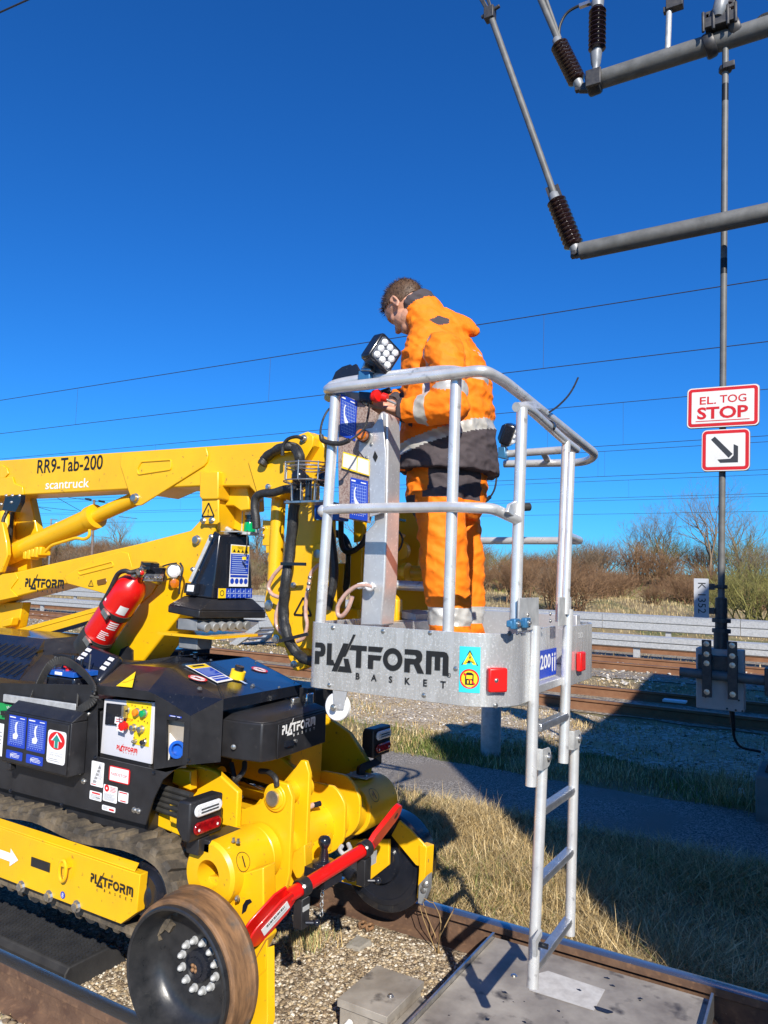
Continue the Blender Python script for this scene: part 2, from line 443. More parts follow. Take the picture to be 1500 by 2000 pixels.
for y, l in ((11.0, 'nearer rail of the half shaded track beyond the path'), (12.5, 'farther rail of the half shaded track beyond the path'),
             (16.6, 'nearer rusty rail in front of the low grey guard rail'), (18.1, 'farther rusty rail in front of the low grey guard rail'),
             (21.3, 'nearer rusty rail showing between the two guard rails'), (22.8, 'farther rusty rail showing between the two guard rails')):
    rail(y, -110, 24, l, 'rusty rails of the tracks behind', RAILR2, RAILT2)
SLP = material('grey timber sleeper', (.13, .115, .10), .9, col2=(.20, .18, .155), nscale=7, stretch=(6, .8, 6), bump=.4, bscale=20)

# galvanised guard rails far behind ----------------------------------
def guard(y, z0, z1, label):
    e = empty('guard_rail', (-30, y, GZ), label, 'guard rail', 'guard rails between the far tracks')
    b = MB(GALV)
    for k in range(24):
        x0 = -74 + k * 4.0
        prof = [(0, z0), (-.05, z0 + .03), (-.05, z0 + (z1 - z0) * .45), (0, z0 + (z1 - z0) * .5), (-.05, z0 + (z1 - z0) * .55), (-.05, z1 - .02), (.22, z1), (.22, z1 - .02), (.02, z1 - .03), (.02, z0)]
        b.hull([V(x0, y + p, q) for p, q in prof], [V(x0 + 3.985, y + p, q) for p, q in prof])
    b.build('beam', e)
    for k in range(24):
        p = MB(GALV); p.box2((-74 + k * 4.0 + 1.9, y + .03, GZ - .1), (-74 + k * 4.0 + 2.06, y + .11, z0 + .12)); p.build('post', e)
    return e
guard(19.6, .10, .42, 'lower galvanised guard rail on short posts, nearer of the two')
guard(24.2, .28, .78, 'upper galvanised guard rail below the dry grass, farther of the two')

# grass -------------------------------------------------------------
def attr_mat(name, rough=.8, trans=.25):
    mt = bpy.data.materials.new(name); mt.use_nodes = True; nt = mt.node_tree; b = nt.nodes['Principled BSDF']
    a = _n(nt, 'ShaderNodeVertexColor'); a.layer_name = 'tint'
    nt.links.new(a.outputs[0], b.inputs['Base Color']); b.inputs['Roughness'].default_value = rough
    b.inputs['Specular IOR Level'].default_value = .25
    return mt
GRASSM = attr_mat('grass blades')
STRAW = [(.50, .36, .16), (.60, .45, .22), (.42, .29, .12), (.30, .21, .09), (.66, .53, .30), (.36, .27, .13)]
GREEN = [(.13, .17, .03), (.18, .21, .05), (.10, .13, .03), (.24, .25, .08)]
def blades(name, pos, h, w, lean, az, cols, label=None, curl=.5, levels=(0, .4, .75)):
    n = len(pos); pos = np.asarray(pos, float)
    t = np.array([0, levels[1], levels[2], 1.0]); nl = 4
    d = np.stack([np.cos(az), np.sin(az), np.zeros(n)], 1)
    sd = np.stack([-np.sin(az), np.cos(az), np.zeros(n)], 1)
    P_ = np.zeros((n, nl, 3))
    for i, tt in enumerate(t):
        out = h * lean * (tt * (1 - curl) + curl * tt * tt)
        up = h * np.sqrt(np.maximum(.05, 1 - np.minimum(lean, .98) ** 2)) * tt * (1 - .25 * curl * tt)
        P_[:, i] = pos + d * out[:, None] + np.array([0, 0, 1]) * up[:, None]
    W_ = w[:, None, None] * sd[:, None, :]
    vs = np.zeros((n, 7, 3))
    for i, k in enumerate((1, .85, .6)):
        vs[:, 2 * i] = P_[:, i] - W_[:, 0] * k; vs[:, 2 * i + 1] = P_[:, i] + W_[:, 0] * k
    vs[:, 6] = P_[:, 3]
    me = bpy.data.meshes.new(name)
    me.vertices.add(n * 7); me.vertices.foreach_set('co', vs.reshape(-1))
    base = (np.arange(n) * 7)[:, None]
    loops = (base + np.array([0, 1, 3, 2, 2, 3, 5, 4, 4, 5, 6])[None]).reshape(-1)
    me.loops.add(len(loops)); me.loops.foreach_set('vertex_index', loops.astype(np.int32))
    me.polygons.add(n * 3)
    ls = ((np.arange(n) * 11)[:, None] + np.array([0, 4, 8])[None]).reshape(-1)
    me.polygons.foreach_set('loop_start', ls.astype(np.int32))
    me.polygons.foreach_set('loop_total', np.tile([4, 4, 3], n).astype(np.int32))
    me.update(calc_edges=True)
    ca = me.color_attributes.new('tint', 'FLOAT_COLOR', 'POINT')
    c4 = np.ones((n, 7, 4)); c4[:, :, :3] = cols[:, None, :]
    ca.data.foreach_set('color', c4.reshape(-1))
    me.materials.append(GRASSM)
    o = bpy.data.objects.new(name, me); COL.objects.link(o)
    tag(o, label, 'grass', None, 'stuff')
    return o
def pick(n, pal, jit=.15):
    c = np.array(pal)[nrg.integers(0, len(pal), n)]
    return np.clip(c * nrg.uniform(1 - jit, 1 + jit, (n, 1)), 0, 1)
def clump(n, x0, x1, y0, y1, cl=0, spread=.1):
    if not cl: return np.stack([nrg.uniform(x0, x1, n), nrg.uniform(y0, y1, n), np.full(n, GZ)], 1)
    c = np.stack([nrg.uniform(x0, x1, cl), nrg.uniform(y0, y1, cl)], 1)
    p = c[nrg.integers(0, cl, n)] + nrg.normal(0, spread, (n, 2))
    return np.concatenate([p, np.full((n, 1), GZ)], 1)
def meadow(name, n, x0, x1, y0, y1, h, w, pal, green=0.0, cl=0, spread=.1, lean=(.2, .9), label=None, flow=None, yk=None):
    p = clump(n, x0, x1, y0, y1, cl, spread)
    p = p[(p[:, 1] > y0) & (p[:, 1] < y1)]; n = len(p)
    c = pick(n, pal, .35)
    g = nrg.random(n) < green * (0.5 + np.sin(p[:, 0] * 2.3) * np.sin(p[:, 1] * 3.1 + 1))
    c[g] = pick(int(g.sum()), GREEN)
    az = nrg.uniform(0, 2 * math.pi, n)
    if flow is not None:
        az = flow + nrg.normal(0, .7, n) + .9 * np.sin(p[:, 0] * 1.9 + 1) + .7 * np.sin(p[:, 1] * 2.7)
    hh = nrg.uniform(h[0], h[1], n) * (0.75 + .35 * np.sin(p[:, 0] * 3.1) * np.sin(p[:, 1] * 4.3 + .7))
    if yk: hh *= yk(p)
    return blades(name, p, hh, nrg.uniform(w[0], w[1], n), nrg.uniform(lean[0], lean[1], n), az, c, label)
meadow('grass_verge', 110000, -5.2, .9, 3.64, 5.74, (.06, .24), (.0009, .0024), STRAW, .16, lean=(.72, .998), flow=None, cl=5200, spread=.055, label='long straw coloured grass between the polished rail and the path')
meadow('grass_seedhead', 1500, -4.5, .9, 3.66, 5.6, (.18, .34), (.0008, .0014), STRAW, 0, lean=(.15, .7), cl=260, spread=.05, label='thin taller dead stalks standing in the verge')
meadow('grass_verge', 16000, -16, -5.2, 3.66, 5.68, (.10, .30), (.004, .008), STRAW, .2, lean=(.3, .97), flow=3.6, label='straw coloured grass along the path behind the yellow machine')
meadow('grass_strip', 26000, -9, .8, 6.92, 8.2, (.04, .15), (.002, .004), STRAW + [(.25, .22, .08)], .62, cl=900, spread=.13, lean=(.2, .9), label='short patchy grass strip between the path and the gravel yard')
meadow('gravel_grass', 9000, -13, 1.2, 8.2, 10.7, (.03, .12), (.002, .005), STRAW, .2, cl=130, spread=.17, label='thin dry tufts growing in the gravel yard')
meadow('track_grass', 22000, -60, 3, 12.8, 15.6, (.03, .12), (.003, .007), STRAW, .1, cl=900, spread=.3, label='dry grass band between the two far tracks')
meadow('track_grass', 7000, -60, 2, 18.9, 20.6, (.05, .18), (.004, .009), STRAW, .25, cl=300, spread=.3, label='dry grass under the lower guard rail')
p_ = []
def field(name, n, y0, y1, h, w, pal, green, label):
    pos = np.stack([nrg.uniform(-85, 6, n), nrg.uniform(y0, y1, n), np.zeros(n)], 1)
    pos[:, 2] = [ground_h(a, b) - .03 for a, b in pos[:, :2]]
    c = pick(n, pal); g = nrg.random(n) < green; c[g] = pick(int(g.sum()), GREEN)
    return blades(name, pos, nrg.uniform(h[0], h[1], n), nrg.uniform(w[0], w[1], n), nrg.uniform(.05, .6, n), nrg.uniform(0, 6.28, n), c, label)
field('dry_field', 64000, 24.8, 38.5, (.06, .28), (.006, .012), [(.50, .40, .21), (.58, .47, .26), (.44, .33, .16), (.36, .26, .12)], .03, 'pale dry field grass below the brown hedge')
field('bank_grass', 9000, 38.5, 49, (.2, .5), (.015, .03), [(.36, .27, .12), (.2, .2, .06)], .6, 'greenish grass on the bank among the bushes')
# wild tufts beside the track
def tuft(p, n, h, label, pal, w=(.0012, .0022), r=.05):
    pos = np.array([[p[0], p[1], p[2]]] * n) + np.concatenate([nrg.normal(0, r, (n, 2)), np.zeros((n, 1))], 1)
    o = blades('grass_tuft', pos, nrg.uniform(h * .5, h, n), nrg.uniform(w[0], w[1], n), nrg.uniform(.2, .95, n), nrg.uniform(0, 6.28, n), pick(n, pal), label)
    return o
q = P(600, 1850, z=GZ); tuft(q, 420, .13, 'pale green grass tuft on the gravel below the red tow bar', STRAW[:2] + [(.30, .33, .14)], r=.06)
q = P(1430, 1570, z=GZ); tuft(q, 160, .5, 'tall pale stalks in the shade beside the concrete mast foot', STRAW, w=(.002, .003), r=.12)
q = P(300, 1990, z=GZ)
meadow('straw_litter', 2600, -2.9, -1.3, 1.25, 1.98, (.03, .10), (.001, .002), STRAW, .05, lean=(.9, .99), label='dry straw lying on the pale stones by the near rail')
meadow('gravel_litter', 900, -2.3, -1.0, 2.14, 3.44, (.02, .07), (.0008, .0016), STRAW, .25, lean=(.85, .99), label='bits of dry straw on the gravel between the rails')

# loose stones ------------------------------------------------------
def pebbles(name, n, x0, x1, y0, y1, z, r, pal, label, excl=None):
    base = np.array([(1, 0, 0), (-1, 0, 0), (0, 1, 0), (0, -1, 0), (0, 0, 1), (0, 0, -1), (.62, .62, .5), (-.62, .62, .5), (-.62, -.62, .5), (.62, -.62, .5)], float)
    fs0 = [(0, 6, 4 + 0, 9), (2, 7, 4, 6), (1, 8, 4, 7), (3, 9, 4, 8), (0, 2, 6), (2, 1, 7), (1, 3, 8), (3, 0, 9)]
    pos = np.stack([nrg.uniform(x0, x1, n), nrg.uniform(y0, y1, n), np.full(n, z)], 1)
    if excl is not None: pos = pos[~excl(pos)]; n = len(pos)
    rad = r[0] + (r[1] - r[0]) * nrg.random(n) ** 2.2
    S_ = nrg.uniform(.7, 1.3, (n, 1, 3)) * np.array([1, 1, .65])
    v = base[None] * S_ + nrg.normal(0, .1, (n, 10, 3))
    a = nrg.uniform(0, 6.28, n); c, s = np.cos(a)[:, None], np.sin(a)[:, None]
    x = v[:, :, 0] * c - v[:, :, 1] * s; y = v[:, :, 0] * s + v[:, :, 1] * c
    tilt = nrg.uniform(-.5, .5, (n, 1)); z_ = v[:, :, 2] * np.cos(tilt) + x * np.sin(tilt); x = x * np.cos(tilt) - v[:, :, 2] * np.sin(tilt)
    v = np.stack([x, y, z_], 2) * rad[:, None, None] + pos[:, None]
    v[:, :, 2] += rad[:, None] * .25
    me = bpy.data.meshes.new(name); me.vertices.add(n * 10); me.vertices.foreach_set('co', v.reshape(-1))
    flat = np.array([i for f in fs0 for i in f]); tot = np.array([len(f) for f in fs0]); st = np.concatenate([[0], np.cumsum(tot)[:-1]])
    L = len(flat)
    me.loops.add(n * L); me.loops.foreach_set('vertex_index', ((np.arange(n) * 10)[:, None] + flat[None]).reshape(-1).astype(np.int32))
    me.polygons.add(n * len(fs0)); me.polygons.foreach_set('loop_start', ((np.arange(n) * L)[:, None] + st[None]).reshape(-1).astype(np.int32))
    me.polygons.foreach_set('loop_total', np.tile(tot, n).astype(np.int32)); me.update(calc_edges=True)
    me.polygons.foreach_set('use_smooth', [True] * len(me.polygons))
    ca = me.color_attributes.new('tint', 'FLOAT_COLOR', 'POINT'); c4 = np.ones((n, 10, 4)); c4[:, :, :3] = pick(n, pal, .25)[:, None]
    ca.data.foreach_set('color', c4.reshape(-1)); me.materials.append(STONEM)
    o = bpy.data.objects.new(name, me); COL.objects.link(o); return tag(o, label, 'gravel', None, 'stuff')
STONEM = attr_mat('loose stones', .75)
PEB = [(.42, .34, .235), (.30, .225, .14), (.21, .155, .10), (.50, .43, .33), (.34, .275, .20), (.15, .11, .075), (.40, .31, .19), (.58, .53, .45)]
pebbles('loose_gravel', 62000, -3.6, 1.2, 2.10, 3.46, GZ + .016, (.004, .0115), PEB, 'small tan gravel stones between the rails')
pebbles('loose_ballast', 30000, -6, 1.5, -.2, 1.97, GZ + .006, (.006, .024), PEB + [(.62, .60, .56)] * 3, 'pale mixed stones outside the nearest rail')
pebbles('yard_stones', 9000, -12, 1, 8.1, 10.6, GZ + .004, (.006, .022), PEB + [(.5, .47, .42)] * 3, 'scattered stones of the gravel yard')
pebbles('yard_stones', 8000, -40, 0, 13, 19.5, GZ + .012, (.015, .05), PEB + [(.5, .47, .42)] * 3, 'pale stones between the far tracks')

# bare bushes and trees ----------------------------------------------
class Twigs:
    def __init__(s): s.a = []; s.b = []; s.ra = []; s.rb = []
    def seg(s, a, b, ra, rb): s.a.append(a); s.b.append(b); s.ra.append(ra); s.rb.append(rb)
    def branch(s, p, d, L, r, depth, kids, up=.12, wob=.22, taper=.6, r_=None):
        rr = r_ or rng
        n = 3; q = p
        for i in range(n):
            nd = (d + V(rr.gauss(0, wob), rr.gauss(0, wob), rr.gauss(0, wob) + up)).normalized()
            e = q + nd * (L / n); r2 = r * (1 - (1 - taper) * (i + 1) / n)
            s.seg(q, e, r * (1 - (1 - taper) * i / n), r2)
            if depth > 0 and (i > 0 or depth > 2):
                for k in range(kids[0] if i < n - 1 else kids[1]):
                    az = rr.uniform(0, 6.28); u, w, _ = frame(nd)
                    sp = rr.uniform(.45, .95)
                    bd = (nd + (u * math.cos(az) + w * math.sin(az)) * sp).normalized()
                    s.branch(e, bd, L * rr.uniform(.55, .8), max(r2 * .68, .004), depth - 1, kids, up, wob, taper, r_)
            q = e; d = nd
    def build(s, name, mat, parent=None, loc=(0, 0, 0), **k):
        A = np.array([tuple(t) for t in s.a]); B = np.array([tuple(t) for t in s.b]); ra = np.array(s.ra)[:, None]; rb = np.array(s.rb)[:, None]
        n = len(A); d = B - A; d /= np.linalg.norm(d, axis=1)[:, None] + 1e-9
        ref = np.where(np.abs(d[:, 2:3]) < .9, [[0, 0, 1.]], [[1., 0, 0]]); u = np.cross(ref, d); u /= np.linalg.norm(u, axis=1)[:, None]; w = np.cross(d, u)
        vs = np.zeros((n, 6, 3))
        for k_ in range(3):
            c, s_ = math.cos(k_ * 2.0944), math.sin(k_ * 2.0944)
            vs[:, k_] = A + (u * c + w * s_) * ra; vs[:, 3 + k_] = B + (u * c + w * s_) * rb
        fs = (np.arange(n) * 6)[:, None, None] + np.array([(0, 1, 4, 3), (1, 2, 5, 4), (2, 0, 3, 5)])[None]
        me = bpy.data.meshes.new(name); me.vertices.add(n * 6); me.vertices.foreach_set('co', (vs - np.array(loc)).reshape(-1))
        me.loops.add(n * 12); me.loops.foreach_set('vertex_index', fs.reshape(-1).astype(np.int32))
        me.polygons.add(n * 3); me.polygons.foreach_set('loop_start', (np.arange(n * 3) * 4).astype(np.int32)); me.polygons.foreach_set('loop_total', np.full(n * 3, 4, np.int32))
        me.update(calc_edges=True); me.polygons.foreach_set('use_smooth', [True] * (n * 3)); me.materials.append(mat)
        o = bpy.data.objects.new(name, me); COL.objects.link(o); put(o, loc, parent); return tag(o, **k)
TWB = material('red brown twigs', (.16, .085, .04), .8, col2=(.29, .17, .085), nscale=3, nlo=.4, nhi=.6)
TWG = material('grey brown twigs', (.17, .12, .075), .85, col2=(.28, .21, .135), nscale=3, nlo=.4, nhi=.6)
TWO = material('olive twigs', (.15, .14, .035), .8, col2=(.25, .23, .065), nscale=3, nlo=.4, nhi=.6)
protos = []
for k, (mt_, stems, hh) in enumerate([(TWB, 38, 1.05), (TWG, 32, 1.2), (TWB, 42, .9), (TWO, 30, 1.0), (TWG, 36, 1.1)]):
    t = Twigs()
    for i in range(stems):
        a = rng.uniform(0, 6.28); sp = rng.uniform(.15, .85)
        t.branch(V(rng.gauss(0, .28), rng.gauss(0, .28), -.1), V(math.cos(a) * sp, math.sin(a) * sp, 1).normalized(), hh * rng.uniform(.8, 1.25), .026, 2, (2, 3), .10, .2)
    protos.append(t.build('bush', mt_))
BL = ['dense red brown leafless bush in the hedge across the field', 'grey brown leafless bush with upright twigs in the hedge across the field',
      'low spreading red brown bush in the hedge across the field', 'olive tinted leafless bush in the hedge across the field', 'tall grey brown leafless shrub in the hedge across the field']
spots = []
for row, (yy, n, hs_) in enumerate([(35.5, 32, (.3, .6)), (38.5, 36, (.6, .95)), (41, 40, (.8, 1.15)), (44.5, 40, (.85, 1.2)), (48, 34, (.85, 1.3))]):
    for i in range(n):
        x = -86 + 92 * (i + rng.uniform(.1, .9)) / n
        if row == 0 and rng.random() < .35: continue
        spots.append((x, yy + rng.uniform(-1.4, 1.4), rng.uniform(*hs_)))
used = set()
def set_bush(k, x, y, s, label=None, group='bushes of the leafless hedge'):
    if k in used: o = protos[k].copy(); COL.objects.link(o)
    else: o = protos[k]; used.add(k)
    o.location = (x, y, ground_h(x, y)); o.rotation_euler = (0, 0, rng.uniform(0, 6.28)); o.scale = (s * rng.uniform(1, 1.25), s * rng.uniform(1, 1.25), s)
    tag(o, label or BL[k], 'bush', group if not label else None); return o
for x, y, s in spots: set_bush(rng.choice([0, 0, 0, 1, 2, 2, 2, 3, 4]), x, y, s)
def at_px(px, y, k, s, label):
    q = P(px, 1180, y=y); o = set_bush(k, q.x, y, s, label); o['group'] = 'lone bushes in the dry grass'; return o
at_px(1108, 30.5, 2, 1.12, 'round red brown bush standing alone just right of the basket ladder')
at_px(1482, 29.5, 3, 1.25, 'thin olive bush with a forked stem at the right edge of the dry field')
at_px(1010, 33, 0, 1.0, 'brown bush seen between the two right basket posts')
def tree(x, y, s, label, seed):
    r_ = random.Random(seed); z = ground_h(x, y)
    e = empty('bare_tree', (x, y, z), label, 'tree', 'leafless trees above the hedge')
    t = Twigs(); t.seg(V(x, y, z - .2), V(x + .1 * s, y, z + 1.3 * s), .13 * s, .10 * s); t.build('trunk', TWG, e, loc=(x, y, z))
    c = Twigs()
    for i in range(4):
        a = i * 1.57 + r_.uniform(-.4, .4); sp = r_.uniform(.15, .5)
        c.branch(V(x + .1 * s, y, z + 1.25 * s), V(math.cos(a) * sp, math.sin(a) * sp, 1).normalized(), 1.9 * s, .07 * s, 4, (1, 2), .10, .16, .6, r_)
    c.build('crown', TWG, e, loc=(x, y, z)); return e
for px, y, s, sd, l in ((1385, 46, 1.0, 3, 'tallest leafless tree above the hedge, left of the sign mast'), (1290, 47, .74, 5, 'bushy leafless tree in the hedge midway between basket and sign mast'),
                        (1440, 48, .74, 8, 'leafless tree in the hedge just right of the sign mast'), (1240, 48, .62, 9, 'small leafless tree in the hedge to the left of the bushy one'),
                        (700, 47, .9, 12, 'leafless tree glimpsed under the console behind the left basket post'), (230, 47, .8, 14, 'leafless tree right of the brown catenary mast under the boom'),
                        (130, 48, .75, 15, 'leafless tree just right of the far street lamp'), (500, 47, .8, 18, 'leafless tree behind the green beacon')):
    tree(P(px, 1100, y=y).x, y, s, l, sd)

# depot hall at the right, outside the frame: it throws the big shadow ----
hall = empty('depot_hall', (7, 10, GZ), 'tall grey depot hall at the right whose shadow falls over path and tracks', 'building')
WALL = material('grey ribbed cladding', (.22, .23, .24), .6, col2=(.28, .29, .30), nscale=3, stretch=(1, 1, .1))
b = MB(WALL); b.box2((2.5, 0, GZ - .2), (3.3, 1.3, 6.5)); b.build('corner_pillar', hall, .02)
b = MB(WALL)
b.prism([V(2.55, 1.303, GZ - .2), V(2.55, 2.0, GZ - .2), V(2.55, 2.0, 5.12), V(2.55, 1.303, 5.12)], (.3, 0, 0))
b.prism([V(2.55, 3.9, GZ - .2), V(2.55, 9.8, GZ - .2), V(2.55, 9.8, 5.65), V(2.55, 8, 5.5), V(2.55, 6, 5.2), V(2.55, 3.9, 5.15)], (.3, 0, 0))
b.box2((2.56, 2.003, 4.6), (2.84, 3.897, 5.13))
b.box2((3.303, .02, GZ - .2), (16, .3, 5.1)); b.box2((2.853, 9.5, GZ - .2), (16, 9.8, 5.6)); b.build('wall', hall)
b = MB(GREYP); b.prism([V(2.853, .35, 5.0), V(2.853, 9.45, 5.35), V(2.853, 9.45, 5.5), V(2.853, .35, 5.12)], (13, 0, 0)); b.build('roof', hall)
b = MB(GREYP); b.box2((2.62, 2.01, GZ), (2.72, 3.89, 4.59)); b.build('door', hall)
# ================================================================== LIFT MACHINE
lift = empty('lift_machine', (-2.6, 2.8, 0), 'yellow tracked aerial lift on rail wheels with black hood, boom and aluminium basket', 'aerial lift')
XU, ZU, YU = V(1, 0, 0), V(0, 0, 1), V(0, 1, 0)

def yrect(tl, br, y):
    """centre, width and height on the plane y of the rectangle between two photo points"""
    a = P(*tl, y=y); b = P(*br, y=y)
    return V((a.x + b.x) / 2, y, (a.z + b.z) / 2), abs(b.x - a.x), abs(a.z - b.z)

def logo(b, o, u, v, h, basket=True):
    """the maker's lettering on a cap height of h; o is the foot of the first letter"""
    u = Vector(u).normalized() * h; v = Vector(v).normalized() * h
    pl = lambda pts: b.poly(pts, o, u, v, lift=.0013)
    s = .27
    pl([(0, 0), (s, 0), (s, .36), (.40, .36), (.52, .42), (.58, .52), (.60, .68), (.58, .83), (.51, .94), (.38, 1), (0, 1), (0, .77), (.30, .77), (.33, .68), (.30, .60), (0, .60)])
    pl([(.68, 0), (1.16, 0), (1.05, .25), (.95, .25), (.95, 1), (.68, 1)])
    pl([(.98, -.26), (1.28, -.26), (1.88, 1.05), (1.58, 1.05)])
    pl([(1.30, -.26), (2.10, -.26), (1.88, .36), (1.62, .36), (1.72, 0), (1.42, 0)])
    pl([(1.60, .44), (1.72, .44), (2.24, 1.48), (2.10, 1.48)])
    pl([(2.30, 0), (2.58, 0), (2.58, .77), (2.86, .77), (2.86, 1), (2.02, 1), (1.92, .77), (2.30, .77)])
    pl([(2.94, 0), (3.22, 0), (3.22, .40), (3.58, .40), (3.66, .62), (2.94, .62)])
    pl([(2.94, .77), (3.62, .77), (3.72, 1), (2.94, 1)])
    b.ring(4.22, .5, .26, .5, o, u, v, lift=.0013, n=32)
    pl([(4.82, 0), (5.10, 0), (5.10, .36), (5.28, .36), (5.48, 0), (5.80, 0), (5.56, .42), (5.68, .58), (5.70, .80), (5.60, .95), (5.44, 1), (4.82, 1), (4.82, .77), (5.34, .77), (5.42, .68), (5.34, .60), (4.82, .60)])
    pl([(5.88, 0), (6.15, 0), (6.15, .77), (6.30, .77), (6.30, .2), (6.56, .2), (6.56, .77), (6.68, .77), (6.68, 0), (6.95, 0), (6.95, .82), (6.86, .96), (6.74, 1), (5.88, 1)])
    if basket:
        for i, ch in enumerate('BASKET'):
            b.text(ch, Vector(o) + u * (2.42 + i * .86) + v * -.38, u, v, h=.30 * h, lift=.0013, bold=.03)
    return b

# ---- crawler track and its cover ----------------------------------
def crawler(y0, y1, name='crawler_track'):
    b = MB(TRK); x1, x0, zc, r = -2.19, -4.7, .450, .150
    path = [(x0 + (x1 - x0) * i / 40, zc + r + .012 * math.sin(i * .7), (0, 1)) for i in range(41)]
    path += [(x1 + r * math.sin(a), zc + r * math.cos(a), (math.sin(a), math.cos(a))) for a in [math.pi * i / 16 for i in range(1, 16)]]
    path += [(x1 + (x0 - x1) * i / 40, zc - r - .01, (0, -1)) for i in range(41)]
    n = len(path); vs = []
    for x, z, (nx, nz) in path:
        vs += [(x, y0, z), (x, y1, z), (x - nx * .03, y1, z - nz * .03), (x - nx * .03, y0, z - nz * .03)]
    fs = []
    for i in range(n - 1):
        for k in range(4): fs.append((4 * i + k, 4 * i + (k + 1) % 4, 4 * i + 4 + (k + 1) % 4, 4 * i + 4 + k))
    b.add(vs, fs)
    L = [0]
    for i in range(1, n): L.append(L[-1] + math.hypot(path[i][0] - path[i - 1][0], path[i][1] - path[i - 1][1]))
    def at_s(s):
        i = 0
        while i < n - 2 and L[i + 1] < s: i += 1
        t = (s - L[i]) / max(L[i + 1] - L[i], 1e-6); a, c = path[i], path[i + 1]
        nx, nz = a[2][0] * (1 - t) + c[2][0] * t, a[2][1] * (1 - t) + c[2][1] * t; l = math.hypot(nx, nz)
        return V(a[0] * (1 - t) + c[0] * t, 0, a[1] * (1 - t) + c[1] * t), V(nx / l, 0, nz / l)
    s = 1.2; k = 0; w = y1 - y0
    while s < L[-1] - .8:
        for (ya, yb, sk) in ((y0, y0 + w * .36, .03), (y0 + w * .30, y0 + w * .70, -.035), (y0 + w * .64, y1, .03)):
            off = .037 * (1 if ya > y0 + .01 and yb < y1 - .01 else 0)
            pts = []
            for (yy, ds) in ((ya, 0), (yb, sk), (yb, sk + .036), (ya, .036)):
                p, nn = at_s(s + off + ds + rng.uniform(-.003, .003)); pts.append((p + V(0, yy, 0), nn))
            h = .020 + rng.uniform(-.003, .003)
            A = [p - nn * .004 for p, nn in pts]
            c = sum((p for p, nn in pts), V(0, 0, 0)) / 4
            B = [c + (p - c) * .84 + nn * h for p, nn in pts]
            b.hull(A, B)
        s += .074; k += 1
    b.build(name, lift, smooth=30)
crawler(2.045, 2.40); crawler(3.22, 3.57)
b = MB(YEL)
top = [V(-4.7, 2.0, .548), V(-2.168, 2.0, .540), V(-2.175, 2.0, .405), V(-2.255, 2.0, .345), V(-4.7, 2.0, .345)]
b.prism(top, (0, .038, 0))
b.prism([V(-4.7, 2.003, .545), V(-2.20, 2.003, .541), V(-2.22, 2.04, .555), V(-4.7, 2.04, .559)], (0, 0, .005))
cover = b.build('track_cover', lift, .006)
b = MB(WHT); c_ = P(-30, 1652, y=1.9985)
a0, a1 = P(16, 1664, y=1.9985), P(36, 1680, y=1.9985)
b.poly([(-.40, .017), (-.055, .017), (-.055, .036), (0, 0), (-.055, -.036), (-.055, -.017), (-.40, -.017)], a1, XU, ZU)
b.build('arrow', cover, smooth=0)
b = MB(BLK); c, w, h = yrect((62, 1673), (97, 1704), 1.9985); b.prism([c + V(sx * w / 2, 0, sz * h / 2) for sx, sz in ((-1, -1), (1, -1), (1, 1), (-1, 1))], (0, -.002, 0)); b.build('opening', cover)
b = MB(BLKP); p = P(177, 1722, y=1.999); logo(b, p, V(1, 0, -.01), ZU, .034); b.build('lettering', cover, smooth=0)
b = MB(BLUP); p = P(123, 1748, y=1.999); b.disc(0, 0, .014, p, XU, ZU); b.use(WHT); b.text('8', p - V(0, .001, 0), XU, ZU, h=.017); b.build('tie_down_mark', cover, smooth=0)
b = MB(YEL); p = P(124, 1700, y=1.985)
b.tube([p + V(math.cos(t) * .020, -.004, math.sin(t) * .040) for t in [2 * math.pi * i / 20 for i in range(20)]], .0065, 8, closed=True)
b.bar(p + V(-.03, .005, .022), p + V(.03, .005, .022), .02, .014); b.build('lashing_ring', cover)
for q in ((42, 1731), (96, 1750), (150, 1770)):
    b = MB(STEEL); p = P(*q, y=1.999); b.bolt(p, (0, -1, 0), .016, .014); b.build('bolt', cover)
    b = MB(RUB); b.cyl(p + V(.02, .05, -.035), p + V(.02, .2, -.035), .042, 20); b.build('track_roller', lift)
b = MB(BLKG); p = V(-2.19, 2.04, .45); b.lathe(p, (0, 1, 0), [(0, .03), (0, .075), (.02, .085), (.03, .085), (.04, .115), (.25, .115)], 28); b.lathe(p - V(0, .012, 0), (0, 1, 0), [(0, .02), (.012, .045)], 16); b.build('drive_sprocket', lift)
b = MB(BLK); b.box2((-4.6, 2.14, .60), (-2.30, 3.45, 1.06)); b.box2((-4.6, 2.42, .42), (-2.15, 3.2, .6)); b.build('chassis_core', lift, .01)

# ---- black side panels ---------------------------------------------
b = MB(BLK); t = .006
b.slab([(-150, 1300), (0, 1334), (189, 1338), (189, 1587), (-150, 1500)], 2.1, t)
b.slab([(189, 1478), (300, 1503), (366, 1493), (340, 1504), (318, 1523), (300, 1560), (284, 1611), (189, 1587)], 2.1, t)
b.slab([(189, 1338), (290, 1350), (303, 1357), (303, 1369), (189, 1356)], 2.1, t)
b.slab([(303, 1357), (326, 1370), (324, 1508), (300, 1503), (303, 1369)], 2.1, t)
b.slab([(326, 1370), (372, 1398), (371, 1412), (326, 1406)], 2.1, t)
b.slab([(360, 1411), (371, 1412), (366, 1493), (355, 1496)], 2.1, t)
b.slab([(324, 1486), (355, 1476), (355, 1496), (340, 1504), (324, 1508)], 2.1, t)
skirt = b.build('side_panel', lift)
for q in ((171, 1394), (163, 1526), (262, 1582), (270, 1584), (166, 1397)):
    b = MB(STEEL); b.bolt(P(*q, y=2.098), (0, -1, 0), .008, .006); b.build('bolt', skirt)
